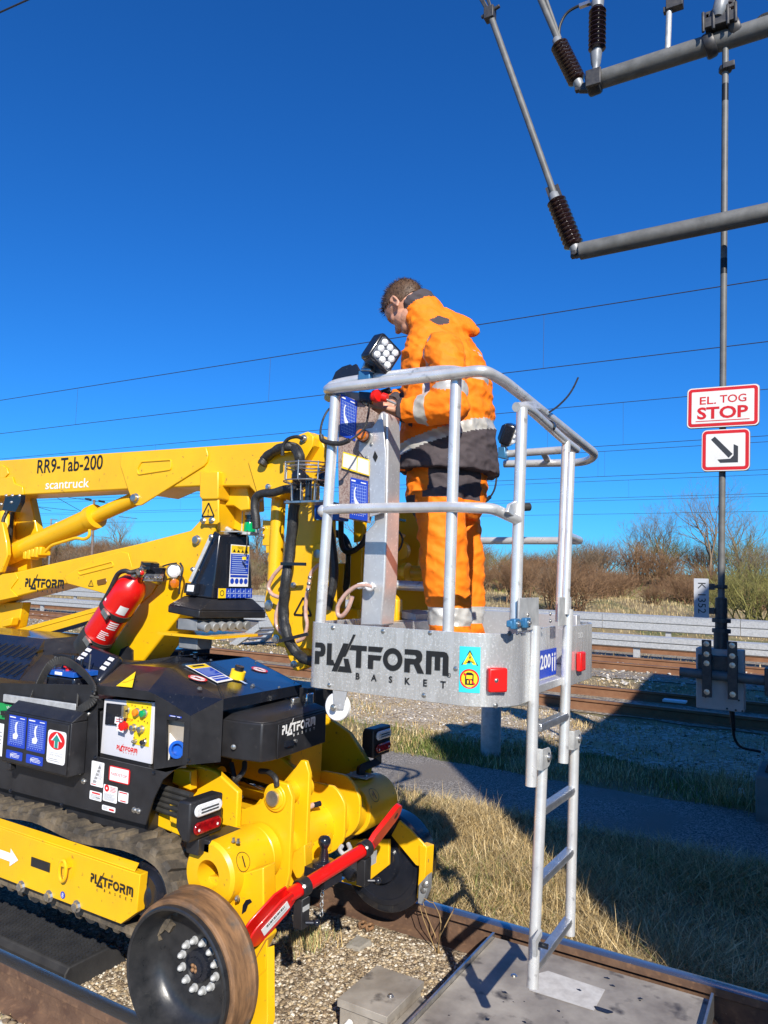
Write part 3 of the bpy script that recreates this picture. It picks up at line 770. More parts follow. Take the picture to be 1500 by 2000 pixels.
def sticker(name, par, tl, br, y, base, marks, r=.004, label=None):
    c, w, h = yrect(tl, br, y)
    k = min(r, w / 4, h / 4)
    pts = []
    for cx, cy, a0 in ((w / 2 - k, -h / 2 + k, -90), (w / 2 - k, h / 2 - k, 0), (-w / 2 + k, h / 2 - k, 90), (-w / 2 + k, -h / 2 + k, 180)):
        pts += [(cx + k * math.cos(R(a0 + d)), cy + k * math.sin(R(a0 + d))) for d in (0, 45, 90)]
    b = MB(base); b.plate(pts, c, XU, ZU, .0012)
    o = c - V(0, .0012, 0)
    marks(b, o, w, h)
    s = b.build(name, par, smooth=0)
    if label: s['label'] = label
    return s
def chart(b, o, w, h):
    b.use(LBLU)
    for i in range(1, 9): b.rect(-w * .42 + i * w * .093, -h * .36, -w * .42 + i * w * .093 + .0011, h * .36, o, XU, ZU, .0006)
    for i in range(12): b.rect(-w * .42, -h * .36 + i * h * .063, w * .42, -h * .36 + i * h * .063 + .0011, o, XU, ZU, .0006)
    b.use(WHT)
    b.poly([(-.18 * w, -.25 * h), (.02 * w, -.25 * h), (.10 * w, -.12 * h), (.0 * w, -.02 * h), (-.02 * w, .2 * h), (.05 * w, .32 * h), (-.08 * w, .28 * h), (-.12 * w, .1 * h), (-.06 * w, -.05 * h), (-.2 * w, -.1 * h)], o, XU, ZU, .0011)
    b.rect(-.44 * w, .42 * h, -.1 * w, .455 * h, o, XU, ZU, .001); b.rect(.15 * w, .42 * h, .42 * w, .445 * h, o, XU, ZU, .001)
    for i in range(6): b.rect(-.4 * w + i * w * .13, -.42 * h, -.37 * w + i * w * .13, -.405 * h, o, XU, ZU, .001)
def lines(b, o, w, h, x0, x1, y0, y1, n, mat=GRYP, lift=.0008, th=.35):
    b.use(mat); r = random.Random(int(abs(o.x) * 1000) + n)
    for i in range(n):
        y = y1 - (y1 - y0) * (i + .5) / n
        b.rect(x0 * w, (y - .5 * th * (y1 - y0) / n) * h, (x0 + (x1 - x0) * r.uniform(.55, 1)) * w, (y + .5 * th * (y1 - y0) / n) * h, o, XU, ZU, lift)
b = MB(BLK)
A = [P(9, 1389, y=2.02), P(140, 1413, y=2.02), P(131, 1519, y=2.02), P(3, 1489, y=2.02)]
zt, zb, xl, xr = A[1].z, A[2].z, (A[0].x + A[3].x) / 2, A[1].x
b.box2((xl, 2.02, zb), (xr, 2.098, zt))
b.prism([V(xl, 2.022, zt + .001), V(xl, 2.098, zt + .001), V(xl, 2.098, zt + .05)], (xr - xl, 0, 0))
b.box2((xl + .02, 2.03, zb - .035), (xl + .05, 2.06, zb))
doc = b.build('document_box', lift, .004)
b = MB(BLK); b.box2((xl + .008, 2.0145, zb + .008), (xr - .008, 2.0195, zt - .008)); lid = b.build('lid', doc, .002)
yl = 2.0142
sticker('working_area_chart', lid, (19, 1395), (48, 1463), yl, BLUP, chart)
sticker('working_area_chart', lid, (56, 1402), (87, 1473), yl, BLUP, chart)
def bl(b, o, w, h):
    b.use(WHT)
    for i in range(5):
        a = R(-70 + i * 35); b.poly([(-.25 * w, 0), (-.25 * w + .2 * w * math.cos(a), .4 * h * math.sin(a)), (-.24 * w + .2 * w * math.cos(a), .4 * h * math.sin(a) + .002), (-.24 * w, .003)], o, XU, ZU, .0008)
    lines(b, o, w, h, -.1, .4, -.3, .3, 4, WHT)
sticker('notice', lid, (13, 1463), (43, 1487), yl, BLUP, bl); sticker('notice', lid, (52, 1472), (83, 1497), yl, BLUP, bl)
def inspect(b, o, w, h):
    b.use(REDP); b.disc(0, .2 * h, .45 * w, o, XU, ZU, .0005, ry=.275 * h)
    b.use(WHT); ar = lambda k: [(-.10 * w * k, -.02 * h), (.10 * w * k, -.02 * h), (.10 * w * k, .19 * h), (.27 * w * k, .19 * h), (0, .24 * h + .18 * h * k), (-.27 * w * k, .19 * h), (-.10 * w * k, .19 * h)]
    b.poly(ar(1.15), o, XU, ZU, .0010); b.use(TEALP); b.poly(ar(.85), o, XU, ZU, .0015)
    b.use(GRYP); b.rect(-.4 * w, -.185 * h, .4 * w, -.175 * h, o, XU, ZU, .0008)
    b.text('LIFTKONTROL', o + ZU * (-.25 * h), XU, ZU, w=.74 * w, h=.06 * h, lift=.0009)
    lines(b, o, w, h, -.4, .25, -.45, -.34, 2)
sticker('inspection_mark', lid, (95, 1424), (126, 1496), yl, WHT, inspect, r=.012)
def grn(b, o, w, h):
    b.use(WHT); b.disc(-.2 * w, -.2 * h, .2 * h, o, XU, ZU, .0008)
    for a in (30, 60, 90, 120): b.poly([(.3 * w, .1 * h), (.3 * w + .16 * w * math.cos(R(a)), .1 * h + .3 * h * math.sin(R(a))), (.33 * w + .16 * w * math.cos(R(a)), .1 * h + .3 * h * math.sin(R(a)))], o, XU, ZU, .0008)
sticker('first_aid_mark', skirt, (-12, 1370), (22, 1408), 2.098, GRNP, grn)
sticker('notice', skirt, (-12, 1410), (6, 1478), 2.098, WHT, lambda b, o, w, h: lines(b, o, w, h, -.4, .4, -.4, .4, 7))
# stickers on the right hand panel
def guide(b, o, w, h):
    b.use(GRYP)
    for i in range(5): b.poly([((-.3 + .08 * i) * w, (-.38 + .15 * i) * h), ((-.05 + .08 * i) * w, (-.36 + .15 * i) * h), ((-.0 + .06 * i) * w, (-.27 + .15 * i) * h), ((-.28 + .1 * i) * w, (-.25 + .15 * i) * h)], o, XU, ZU, .0008)
    lines(b, o, w, h, .1, .42, -.2, .44, 14)
    b.use(REDP); b.rect(-.42 * w, -.45 * h, -.05 * w, -.42 * h, o, XU, ZU, .0008)
sticker('notice', skirt, (180, 1485), (201, 1539), 2.098, WHT, guide)
def rep(b, o, w, h):
    b.use(REDP); b.rect(-.3 * w, .22 * h, .38 * w, .40 * h, o, XU, ZU, .0008); lines(b, o, w, h, -.42, .42, -.42, .14, 4)
    b.use(BLKP); b.rect(.05 * w, -.2 * h, .4 * w, -.14 * h, o, XU, ZU, .0010)
sticker('notice', skirt, (176, 1543), (198, 1566), 2.098, WHT, rep)
def nod(b, o, w, h):
    b.use(WHT); b.rect(-.44 * w, -.43 * h, .44 * w, .43 * h, o, XU, ZU, .0006)
    b.use(REDP); b.text('N\u00d8DSTOP', o, XU, ZU, w=.76 * w, h=.17 * h, lift=.0012)
sticker('emergency_stop_notice', skirt, (214, 1494), (253, 1534), 2.098, REDP, nod, r=.010)
def chk(b, o, w, h):
    b.use(REDP); b.disc(-.25 * w, .3 * h, .17 * w, o, XU, ZU, .0006); b.use(WHT); b.poly([(-.31 * w, .3 * h), (-.25 * w, .38 * h), (-.19 * w, .3 * h), (-.22 * w, .23 * h), (-.28 * w, .23 * h)], o, XU, ZU, .001)
    lines(b, o, w, h, .0, .42, .1, .44, 4, REDP); lines(b, o, w, h, -.42, .42, -.44, .0, 8)
sticker('notice', skirt, (203, 1531), (228, 1570), 2.098, WHT, chk)
def rw(b, o, w, h):
    b.use(REDP); b.rect(-.4 * w, .34 * h, .4 * w, .44 * h, o, XU, ZU, .0008); b.rect(-.25 * w, -.42 * h, .3 * w, -.32 * h, o, XU, ZU, .0008)
sticker('notice', skirt, (232, 1544), (250, 1570), 2.098, WHT, rw)
sticker('notice', skirt, (200, 1571), (225, 1588), 2.098, WHT, lambda b, o, w, h: (b.use(REDP), b.rect(.05 * w, -.25 * h, .42 * w, .1 * h, o, XU, ZU, .0008), lines(b, o, w, h, -.42, 0, -.3, .35, 4)))
sticker('socket_label', skirt, (331, 1396), (355, 1403), 2.098, BLUP, lambda b, o, w, h: (b.use(WHT), b.rect(-.4 * w, -.2 * h, .4 * w, .2 * h, o, XU, ZU, .0008)))
b = MB(material('beige inner sheet', (.42, .37, .30), .6, col2=(.34, .29, .23), nscale=9)); b.slab([(316, 1398), (366, 1404), (362, 1500), (312, 1500)], 2.13, .004)
b.use(WHTPL); b.slab([(331, 1432), (349, 1455), (357, 1490), (328, 1496)], 2.125, .004); b.build('socket_recess', lift)
b = MB(BLUPL); p = P(352, 1463, y=2.124); b.lathe(p, (.35, -1, .15), [(-.02, .018), (0, .026), (.02, .026), (.021, .033), (.03, .033), (.031, .026), (.03, .022), (.012, .022), (.012, .001)], 20)
b.use(CABLE); b.tube(smooth_path([p + V(-.01, .0, -.02), P(335, 1480, y=2.115), P(330, 1500, y=2.118)]), .006); b.tube(smooth_path([p + V(.0, .0, -.025), P(342, 1482, y=2.115), P(338, 1500, y=2.118)]), .006); b.build('power_plug', lift)

# ---- control panel --------------------------------------------------
c, w, h = yrect((205, 1366), (298, 1484), 2.135)
b = MB(PANEL); b.prism([P(204, 1365, y=2.135), P(302, 1372, y=2.135), P(295, 1493, y=2.135), P(196, 1471, y=2.135)], (0, .01, 0)); cp = b.build('control_panel', lift, .002)
yp = 2.1345
b = MB(BLKG); b.slab([(207, 1373), (242, 1377), (240, 1418), (204, 1415)], 2.126, .008); b.build('display', cp, .003)
b = MB(YELP); b.prism([P(247, 1368, y=2.133), P(296, 1374, y=2.133), P(290, 1459, y=2.133), P(259, 1453, y=2.133), P(262, 1428, y=2.133), P(246, 1423, y=2.133)], (0, .0018, 0))
o_ = P(270, 1400, y=2.1325)
b.use(REDP); b.text('STOP', P(254, 1406, y=2.1325), XU, ZU, w=.035, lift=.0006)
b.use(BLKP)
for q in ((258, 1377), (264, 1379), (278, 1381), (288, 1382), (262, 1441), (272, 1438), (285, 1442), (282, 1409), (288, 1412), (270, 1408)): b.text('+', P(*q, y=2.1325), XU, ZU, h=.009, lift=.0006)
b.build('switch_plate', cp, smooth=0)
for q, mt_, r_ in (((269, 1391), ORGP, .014), ((283, 1393), LENSG, .014), ((249, 1387), BLKG, .013), ((263, 1421), STEEL, .0125), ((278, 1424), STEEL, .0125), ((283, 1449), BLKG, .010), ((266, 1447), STEEL, .006)):
    b = MB(STEEL); p = P(*q, y=2.132); b.lathe(p, (0, -1, 0), [(0, r_ * 1.25), (.006, r_ * 1.2), (.008, r_)], 20); b.use(mt_); b.lathe(p, (0, -1, 0), [(.007, r_), (.02, r_ * .95), (.022, r_ * .7)], 20); b.build('push_button', cp)
b = MB(REDPL); p = P(247, 1417, y=2.130); b.lathe(p, (0, -1, 0), [(0, .012), (.012, .012), (.013, .020), (.026, .018), (.028, .01)], 20); b.build('emergency_stop_button', cp)
b = MB(STEEL); p = P(243, 1390, y=2.112); b.box(p, (.012, .02, .05)); b.tube([p + V(.012 * math.cos(t) - .006, -.01, -.03 + .012 * math.sin(t)) for t in [6.28 * i / 12 for i in range(12)]], .0018, 6, closed=True); b.build('key', cp)
b = MB(WHT)
b.plate([(-.026, -.012), (.026, -.016), (.026, .014), (-.024, .014)], P(233, 1408, y=2.112), XU, ZU); b.use(REDP); lines(b, P(233, 1408, y=2.110), .05, .026, -.4, .4, -.3, .4, 2, REDP)
b.use(WHT); b.plate([(-.020, -.014), (.020, -.018), (.020, .014), (-.020, .014)], P(235, 1421, y=2.106), XU, ZU); lines(b, P(235, 1421, y=2.104), .04, .028, -.4, .4, -.3, .4, 3, REDP); b.build('key_tag', cp)
b = MB(REDP); logo(b, P(228, 1463, y=2.1345), V(1, 0, .0), ZU, .0175); b.build('lettering', cp, smooth=0)

# ---- hood and nose ---------------------------------------------------
def shell(b, pts, faces, th=.006):
    b.add(pts, faces); return b
ha, hb, hc = P(190, 1338, y=2.1), P(290, 1350, y=2.1), P(372, 1398, y=2.1)
hd, he = P(238, 1297, y=2.25), P(327, 1304, y=2.25)
hf = P(436, 1365, y=2.205); hg = P(588, 1337, y=2.80)
hh = P(484, 1283, y=2.90); hi = P(397, 1277, y=2.62); hj = P(343, 1281, y=2.52)
low = lambda p, d: p - V(0, 0, d)
pts = [ha, hb, hc, hd, he, hf, hg, hh, hi, hj, V(hc.x, hc.y, .931), V(hf.x, hf.y, .931), low(hf, .045), low(hg, .045),
       V(ha.x, 2.5, ha.z), low(hh, .25), low(hi, .3)]
b = MB(BLKG)
b.add(pts, [(0, 1, 4, 3), (1, 2, 5, 4), (4, 5, 6, 7), (3, 4, 7, 9), (9, 7, 8), (5, 12, 13, 6)])
b.use(BLK); b.add(pts, [(2, 10, 11, 12, 5), (6, 13, 15, 7), (0, 3, 9, 14)])
hood = b.build('engine_hood', lift, smooth=0)
sl = hood.modifiers.new('sheet', 'SOLIDIFY'); sl.thickness = .005; sl.offset = -1
def onplane(px, py, p0, n):
    d = Vector(FW + RT * (px - 750) / FPX - UP * (py - 1000) / FPX); e = Vector(EYE)
    t = (p0 - e).dot(n) / d.dot(n); return e + d * t
nt_ = (hf - he).cross(hh - he).normalized()
if nt_.z < 0: nt_ = -nt_
nt_ = nt_.normalized(); hq = he + nt_ * .0065
b = MB(WHT)
q = [onplane(*k, hq, nt_) for k in ((362, 1300), (400, 1296), (456, 1328), (425, 1334))]
b.prism(q, nt_ * .001)
def quadmark(b, q, n, u0, v0, u1, v1, mat, lift=.0016):
    f = lambda u, v: q[0] * (1 - u) * (1 - v) + q[1] * u * (1 - v) + q[2] * u * v + q[3] * (1 - u) * v + n * lift
    b.use(mat); b.face([f(u0, v0), f(u1, v0), f(u1, v1), f(u0, v1)])
quadmark(b, q, nt_, .03, .02, .97, .22, YELP); quadmark(b, q, nt_, .2, .06, .8, .14, BLKP, .002); quadmark(b, q, nt_, .05, .24, .95, .70, BLUP)
for k in range(7): quadmark(b, q, nt_, .12, .28 + .055 * k, .85 - .1 * (k % 3), .295 + .055 * k, LBLU, .002)
quadmark(b, q, nt_, .12, .74, .9, .80, BLUP); quadmark(b, q, nt_, .08, .83, .93, .93, BLUP)
b.build('warning_sheet', hood, smooth=0)
ux = (hf - he); ux = (ux - nt_ * ux.dot(nt_)).normalized(); vx = nt_.cross(ux)
for q in ((386, 1325), (507, 1308)):
    o = onplane(*q, hq, nt_); b = MB(WHT); b.disc(0, 0, .040, o, ux, vx, .0008); b.use(REDP); b.ring(0, 0, .032, .040, o, ux, vx, .0013)
    b.poly([(-.026, -.021), (-.021, -.026), (.026, .021), (.021, .026)], o, ux, vx, .0016); b.use(BLKP); b.poly([(-.020, .004), (.01, .015), (.018, .0), (-.008, -.012)], o, ux, vx, .0011); b.build('no_standing_mark', hood, smooth=0)
o = onplane(462, 1325, hq, nt_); b = MB(BLKP); b.disc(0, 0, .045, o, ux, vx, .0008); b.use(YELP); b.cyl(o + nt_ * .001, o + nt_ * .035, .032, 24); b.use(BLKG); b.cyl(o + nt_ * .035, o + nt_ * .055, .020, 16); b.build('filler_cap', hood)
o = onplane(472, 1331, hq, nt_); b = MB(LBLU); b.poly([(-.03, -.008), (.03, -.008), (.03, .008), (-.03, .008)], o, ux, vx, .001); b.build('filler_label', hood, smooth=0)
for (qa, qb) in (((404, 1288), (519, 1350)), ((420, 1322), (437, 1362))):
    sa, sb = onplane(*qa, hq, nt_), onplane(*qb, hq, nt_); dd = (sb - sa).normalized().cross(nt_) * .0016
    b = MB(BLKP); b.add([sa + dd, sa - dd, sb - dd, sb + dd], [(0, 1, 2, 3)]); b.build('seam', hood, smooth=0)
for q in ((412, 1289), (500, 1292), (575, 1333), (545, 1342)):
    b = MB(STEEL); b.bolt(onplane(*q, hq, nt_), nt_, .004, .003); b.build('bolt', hood)
for q in ((20, 1545), (120, 1572), (182, 1352), (368, 1485), (345, 1402), (186, 1480), (300, 1510)):
    b = MB(BLKG); b.bolt(P(*q, y=2.098), (0, -1, 0), .006, .004); b.build('bolt', skirt)
for q in ((494, 1339), (390, 1345)):
    b = MB(STEEL); b.bolt(onplane(*q, hq, nt_), nt_, .007, .006); b.build('bolt', hood)
for q in ((340, 1288), (353, 1278), (381, 1279)):
    o = P(*q, y=2.6); b = MB(BLKG); b.cyl(o - V(0, 0, .012), o + V(0, 0, .012), .011, 12); b.build('rubber_stop', hood)
# boom warning triangle on the sloping front
nf = (hb - ha).cross(he - ha).normalized()
if nf.y > 0: nf = -nf
o = [onplane(*k, ha + nf * .0065, nf) for k in ((227, 1340), (258, 1343), (265, 1312))]
b = MB(YELP); b.prism(o, nf * .001); c = (o[0] + o[1] + o[2]) / 3 + nf * .0016
uu = (o[1] - o[0]).normalized(); vv = nf.cross(uu)
if vv.z < 0: vv = -vv
b.use(BLKP)
for pts2 in ([(-.030, -.014), (-.004, -.010), (.024, .03), (.020, .033), (-.006, -.006), (-.030, -.010)], [(.018, .026), (.030, .026), (.030, .042), (.018, .042)]):
    b.add([c + uu * (a * .75) + vv * (d * .75) for a, d in pts2], [tuple(range(len(pts2)))])
b.build('boom_warning_mark', hood, smooth=0)
# nose box
zb, zt = .931, 1.098
plan = [(-1.975, 2.262), (-1.862, 2.285), (-1.842, 2.335), (-1.872, 2.73), (-2.3, 2.73), (-2.3, 2.262)]
b = MB(BLK)
b.prism([V(x, y, zb) for x, y in plan], (0, 0, zt - zb - .02))
cx_, cy_ = -2.05, 2.5
b.hull([V(x, y, zt - .0199) for x, y in plan], [V(cx_ + (x - cx_) * .84, cy_ + (y - cy_) * .86, zt) for x, y in plan])
nose = b.build('nose_box', lift, .006)
b = MB(BLK); b.prism([V(-1.838, 2.35, zb + .005), V(-1.866, 2.715, zb + .005), V(-1.866, 2.715, zt - .03), V(-1.838, 2.35, zt - .03)], (.006, 0, 0)); door = b.build('door', nose, .002)
un = (V(-1.866, 2.715, 0) - V(-1.838, 2.35, 0)).normalized(); on = V(-1.8315, 2.36, 1.025) + un * .012
b = MB(WHT); logo(b, on, un, ZU, .036); b.build('lettering', door, smooth=0)
b = MB(BLKG); b.box(V(-1.831, 2.42, .985), (.012, .055, .02)); b.use(STEEL); b.cyl(V(-1.832, 2.455, .99), V(-1.82, 2.455, .99), .007, 10); b.build('latch', door)
b = MB(STEEL); b.bolt(P(456, 1459, y=2.25), (.4, -1, 0), .007, .006); b.build('bolt', nose)
b = MB(BLK); o = P(600, 1358, y=2.72); b.box(o, (.05, .06, .07)); b.use(MIRR); b.box(o + V(.034, -.03, -.01), (.014, .05, .055)); b.use(STEEL); b.box(o + V(-.02, -.06, -.02), (.02, .05, .03)); b.build('work_lamp', lift, .006)

# ---- louvred engine cover, tray and rail on the left ---------------------
A_, B_ = V(-4.6, 2.2, 1.108), P(32, 1336, y=2.2)
C_, D_ = P(83, 1280, y=2.4), P(88, 1248, y=2.46); E_ = V(-4.6, 2.46, D_.z)
F_, G_, H_ = P(168, 1241, y=2.60), P(195, 1272, y=2.58), P(190, 1340, y=2.34)
b = MB(BLKG); pts = [A_, B_, C_, D_, E_, F_, G_, H_, V(-4.6, 2.64, E_.z + .005), V(F_.x, 2.64, F_.z)]
b.add(pts, [(0, 1, 2, 3, 4), (4, 3, 5, 9, 8)]); b.use(BLK); b.add(pts, [(3, 5, 6, 2), (2, 6, 7, 1), (5, 9, 6)])
lou = b.build('engine_cover', lift, smooth=0)
sl = lou.modifiers.new('sheet', 'SOLIDIFY'); sl.thickness = .005; sl.offset = -1
nl = (B_ - A_).cross(D_ - A_).normalized()
if nl.y > 0: nl = -nl
ul = V(1, 0, 0); vl = nl.cross(ul)
if vl.z < 0: vl = -vl
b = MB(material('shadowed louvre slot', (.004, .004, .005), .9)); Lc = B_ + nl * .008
for row, v0 in enumerate((.045, .165)):
    for i in range(22):
        x = -.10 - i * .060 + row * .02; ln = .085; sk = .025
        if x + v0 * -.35 > -.02 - v0 * .9: continue
        b.poly([(x, v0), (x + .020, v0), (x + .020 + sk, v0 + ln), (x + sk, v0 + ln)], Lc, ul, vl, .0005)
b.build('louvre', lou, smooth=0)
b = MB(BLK); b.box2((-4.6, 2.106, ha.z - .10), (ha.x - .005, 2.5, ha.z - .06)); b.box2((-3.35, 2.43, ha.z - .06), (ha.x, 2.5, ha.z + .05))
b.use(BLKG); b.box2((-3.6, 2.11, ha.z - .115), (ha.x - .02, 2.14, ha.z - .1005)); b.build('tray', lift, .004)
b = MB(GALV); a0, a1 = P(8, 1363, y=2.085), P(150, 1383, y=2.085); b.bar(a0, a1, .012, .034); b.build('grab_strip', lift, .003)
b = MB(BLKG); b.bar(P(5, 1392, y=2.09), P(160, 1398, y=2.09), .02, .02); b.build('hinge_rail', lift)
b = MB(BLUPL); b.box2((-3.1, 2.16, .60), (-2.75, 2.3, .665)); b.build('blue_cover', lift)
b = MB(BLKG); b.box2((-4.6, 2.66, 1.06), (-3.1, 3.3, 1.22)); b.build('engine_top', lift, .01)

# ---- booms ------------------------------------------------------------
b = MB(YEL); yb = 2.66
b.slab([(-80, 1143), (0, 1124), (280, 1060), (372, 1036), (394, 1012), (394, 974), (426, 974), (426, 1020), (420, 1034), (348, 1204), (280, 1292), (196, 1292), (272, 1180), (192, 1156), (132, 1140), (0, 1174), (-80, 1196)], yb, .17)
lower = b.build('lower_boom', lift, .008)
b = MB(YEL)
b.slab([(-10, 1128), (5, 1121), (30, 1118), (35, 1130), (20, 1150), (34, 1165), (-10, 1175)], yb - .006, .0055)
b.slab([(124, 1126), (132, 1140), (192, 1156), (272, 1180), (296, 1160), (330, 1100), (258, 1108), (250, 1080), (236, 1077), (180, 1094)], yb - .006, .0055)
b.build('stiffener_plate', lower, .004)
def slot(px, y, name, par):
    b = MB(YEL); pts = [P(*q, y=y) for q in px]; b.tube(fillet(pts + pts[:2], .012, 4)[1:-1], .004, 6, closed=True); b.build(name, par)
slot([(152, 1115), (156, 1123), (222, 1106), (219, 1097)], yb - .007, 'pressed_rib', lower)
b = MB(BLKP); logo(b, P(49, 1146, y=yb - .0012), V(1, 0, .0), ZU, .050); b.build('lettering', lower, smooth=0)
b = MB(BLKP)
def tri(b, cx, cy, y, s, sx=1.0):
    o = P(cx, cy, y=y); r = [(-s * sx, -s * .55), (s * sx, -s * .55), (0, s * 1.1)]
    for i in range(3):
        a, c = Vector((*r[i], 0)), Vector((*r[(i + 1) % 3], 0)); d = (c - a).normalized() * (s * .10); n = V(-d.y, d.x, 0)
        b.poly([(a + n)[:2], (a - n)[:2], (c - n)[:2], (c + n)[:2]], o, XU, ZU, .0015)
    b.text('!', o - ZU * s * .05, XU, ZU, h=s * .8, lift=.0016, bold=.02)
tri(b, 178, 1141, yb - .0065, .020); tri(b, 407, 1000, yb - .02, .040); b.build('pinch_mark', lower, smooth=0)
b = MB(material('dark amber reflector', (.16, .07, .01), .3)); b.slab([(189, 1133), (206, 1129), (208, 1136), (206, 1141), (191, 1144), (189, 1140)], yb - .009, .004); b.build('reflector', lower, .002)
b = MB(YEL); b.slab([(394, 974), (426, 974), (427, 1020), (424, 1024), (395, 1024), (394, 1020)], yb - .02, .014); lk = b.build('link_plate', lower, .003)
for q in ((397, 1017), (414, 1016)):
    b = MB(STEEL); b.bolt(P(*q, y=yb - .021), (0, -1, 0), .011, .012); b.build('bolt', lk)
b = MB(STEEL)
for q, r_ in (((386, 1055), .019), ((268, 973), .019)):
    pass
b.lathe(P(386, 1055, y=yb), (0, -1, 0), [(0, .024), (.006, .024), (.007, .019), (.02, .019), (.021, .014)], 20); b.build('pivot_pin', lower)
b = MB(BLK); b.slab([(228, 1290), (236, 1268), (248, 1262), (258, 1270), (258, 1290)], yb - .012, .01); b.build('cable_guard', lower)

b = MB(YEL)
b.slab([(-80, 903), (0, 899), (560, 861), (584, 848), (600, 842), (612, 852), (612, 870), (590, 905), (560, 960), (545, 972), (503, 969), (486, 950), (390, 950), (336, 952), (300, 968), (248, 956), (46, 967), (-80, 972)], yb, .18)
upper = b.build('upper_boom', lift, .008)
b = MB(YEL); b.slab([(234, 908), (250, 958), (260, 984), (266, 988), (276, 987), (330, 953), (398, 910), (404, 902), (406, 888), (402, 873), (238, 884)], yb - .009, .0085); bp_ = b.build('stiffener_plate', upper, .005)
slot([(268, 917), (270, 927), (334, 917), (334, 898), (276, 902)], yb - .011, 'pressed_rib', bp_)
b = MB(YEL); b.slab([(484, 902), (503, 968), (545, 971), (560, 958), (590, 905), (611, 870), (612, 852), (600, 843), (584, 849), (560, 862)], yb - .008, .0075)
b.slab([(-30, 936), (24, 931), (28, 944), (44, 950), (45, 966), (-30, 970)], yb - .008, .0075); b.slab([(-30, 905), (5, 908), (14, 915), (16, 925), (8, 934), (-30, 936)], yb - .008, .0075); b.build('end_plate', upper, .004)
b = MB(STEEL); b.lathe(P(266, 973, y=yb - .009), (0, -1, 0), [(0, .025), (.006, .025), (.007, .019), (.022, .019), (.023, .014)], 20); b.lathe(P(594, 857, y=yb - .009), (0, -1, 0), [(0, .018), (.006, .018), (.007, .012), (.018, .012)], 16); b.lathe(P(525, 951, y=yb - .009), (0, -1, 0), [(0, .014), (.008, .014), (.009, .01), (.014, .01)], 16); b.build('pivot_pin', upper)
b = MB(BLKP); a0, a1 = P(71, 920, y=yb - .001), P(198, 888, y=yb - .001)
o = P(135, 907, y=yb - .001); uu = (P(198, 908, y=yb) - P(71, 917, y=yb)).normalized()
b.text('RR9-Tab-200', o, uu, ZU, w=(P(198, 900, y=yb) - P(71, 905, y=yb)).length, h=.082, bold=.012); b.build('lettering', upper, smooth=0)
b = MB(WHT); o = P(131, 945, y=yb - .001); b.text('scantruck', o, uu, ZU, w=(P(173, 943, y=yb) - P(88, 947, y=yb)).length, h=.052, bold=.008); b.build('lettering', upper, smooth=0)
b = MB(YEL); b.slab([(390, 921), (426, 920), (426, 970), (424, 975), (394, 976), (389, 970)], yb - .03, .2); b.slab([(428, 922), (440, 948), (484, 948), (486, 995), (470, 998), (456, 988), (428, 988)], yb + .05, .12); b.build('boom_rest', lift, .006)
b = MB(YEL); b.slab([(448, 985), (486, 968), (486, 1020), (480, 1042), (448, 1030)], yb + .12, .04); b.build('rest_bracket', lift, .004)

# lift cylinder
a0, a1, a2 = P(8, 1089, y=2.75), P(182, 1011, y=2.75), P(268, 973, y=2.75)
d = (a1 - a0).normalized()
b = MB(YEL); b.cyl(a0, a1, .060, 28); b.lathe(a1 - d * .02, d, [(0, .060), (0, .070), (.05, .070), (.055, .045)], 28); b.cyl(a1, a2, .040, 24)
cylr = b.build('lift_cylinder', lift)
b = MB(YEL); o = P(70, 1078, y=2.74)
for k in range(5): b.box(o + V(-.06 + .035 * k, 0, -.02 + .006 * k), (.03, .07, .05 + .012 * (k % 2)))
b.build('valve_block', cylr, .006)
b = MB(YEL); b.tube(fillet([P(88, 1078, y=2.70), P(100, 1065, y=2.70), P(150, 1050, y=2.70), P(164, 1054, y=2.70), P(175, 1048, y=2.70), P(175, 1034, y=2.70)], .03), .009, 10); b.build('oil_pipe', cylr)
b = MB(YEL); b.slab([(-60, 1256), (0, 1238), (196, 1184), (214, 1184), (214, 1200), (0, 1263), (-60, 1280)], 2.68, .11); b.slab([(-60, 1260), (0, 1244), (204, 1188), (204, 1190), (0, 1247), (-60, 1263)], 2.676, .0035); b.build('parallel_link', lift, .006)
b = MB(YEL); b.slab([(-60, 968), (57, 966), (73, 1040), (72, 1066), (20, 1100), (-60, 1110)], 2.82, .05); b.slab([(-60, 1010), (4, 1020), (12, 1060), (14, 1084), (2, 1118), (-60, 1130)], 2.64, .03)
b.slab([(-60, 1092), (60, 1082), (62, 1112), (-60, 1132)], 2.78, .08); b.slab([(-60, 1180), (44, 1176), (36, 1222), (24, 1238), (-60, 1260)], 2.74, .06); b.slab([(2, 1212), (24, 1206), (20, 1222), (4, 1226)], 2.68, .05); b.build('knuckle', lift, .006)
b = MB(BLKG); b.slab([(10, 970), (41, 966), (40, 980), (30, 1000), (4, 996)], 2.63, .03); b.use(STEEL)
for q in ((12, 968), (24, 968), (38, 968), (22, 981), (2, 985)): b.bolt(P(*q, y=2.629), (0, -1, 0), .007, .006)
b.build('cable_clamp', lift, .004)
b = MB(YEL); b.cyl(P(12, 1000, y=2.78), P(16, 1070, y=2.78), .045, 20); b.build('levelling_cylinder', lift)
b = MB(CABLE); b.tube(smooth_path([P(14, 998, y=2.70), P(6, 1020, y=2.68), P(14, 1050, y=2.70), P(18, 1064, y=2.72)]), .011); b.tube([P(24, 1000, y=2.74), P(20, 1062, y=2.76)], .012); b.build('hose', lift)

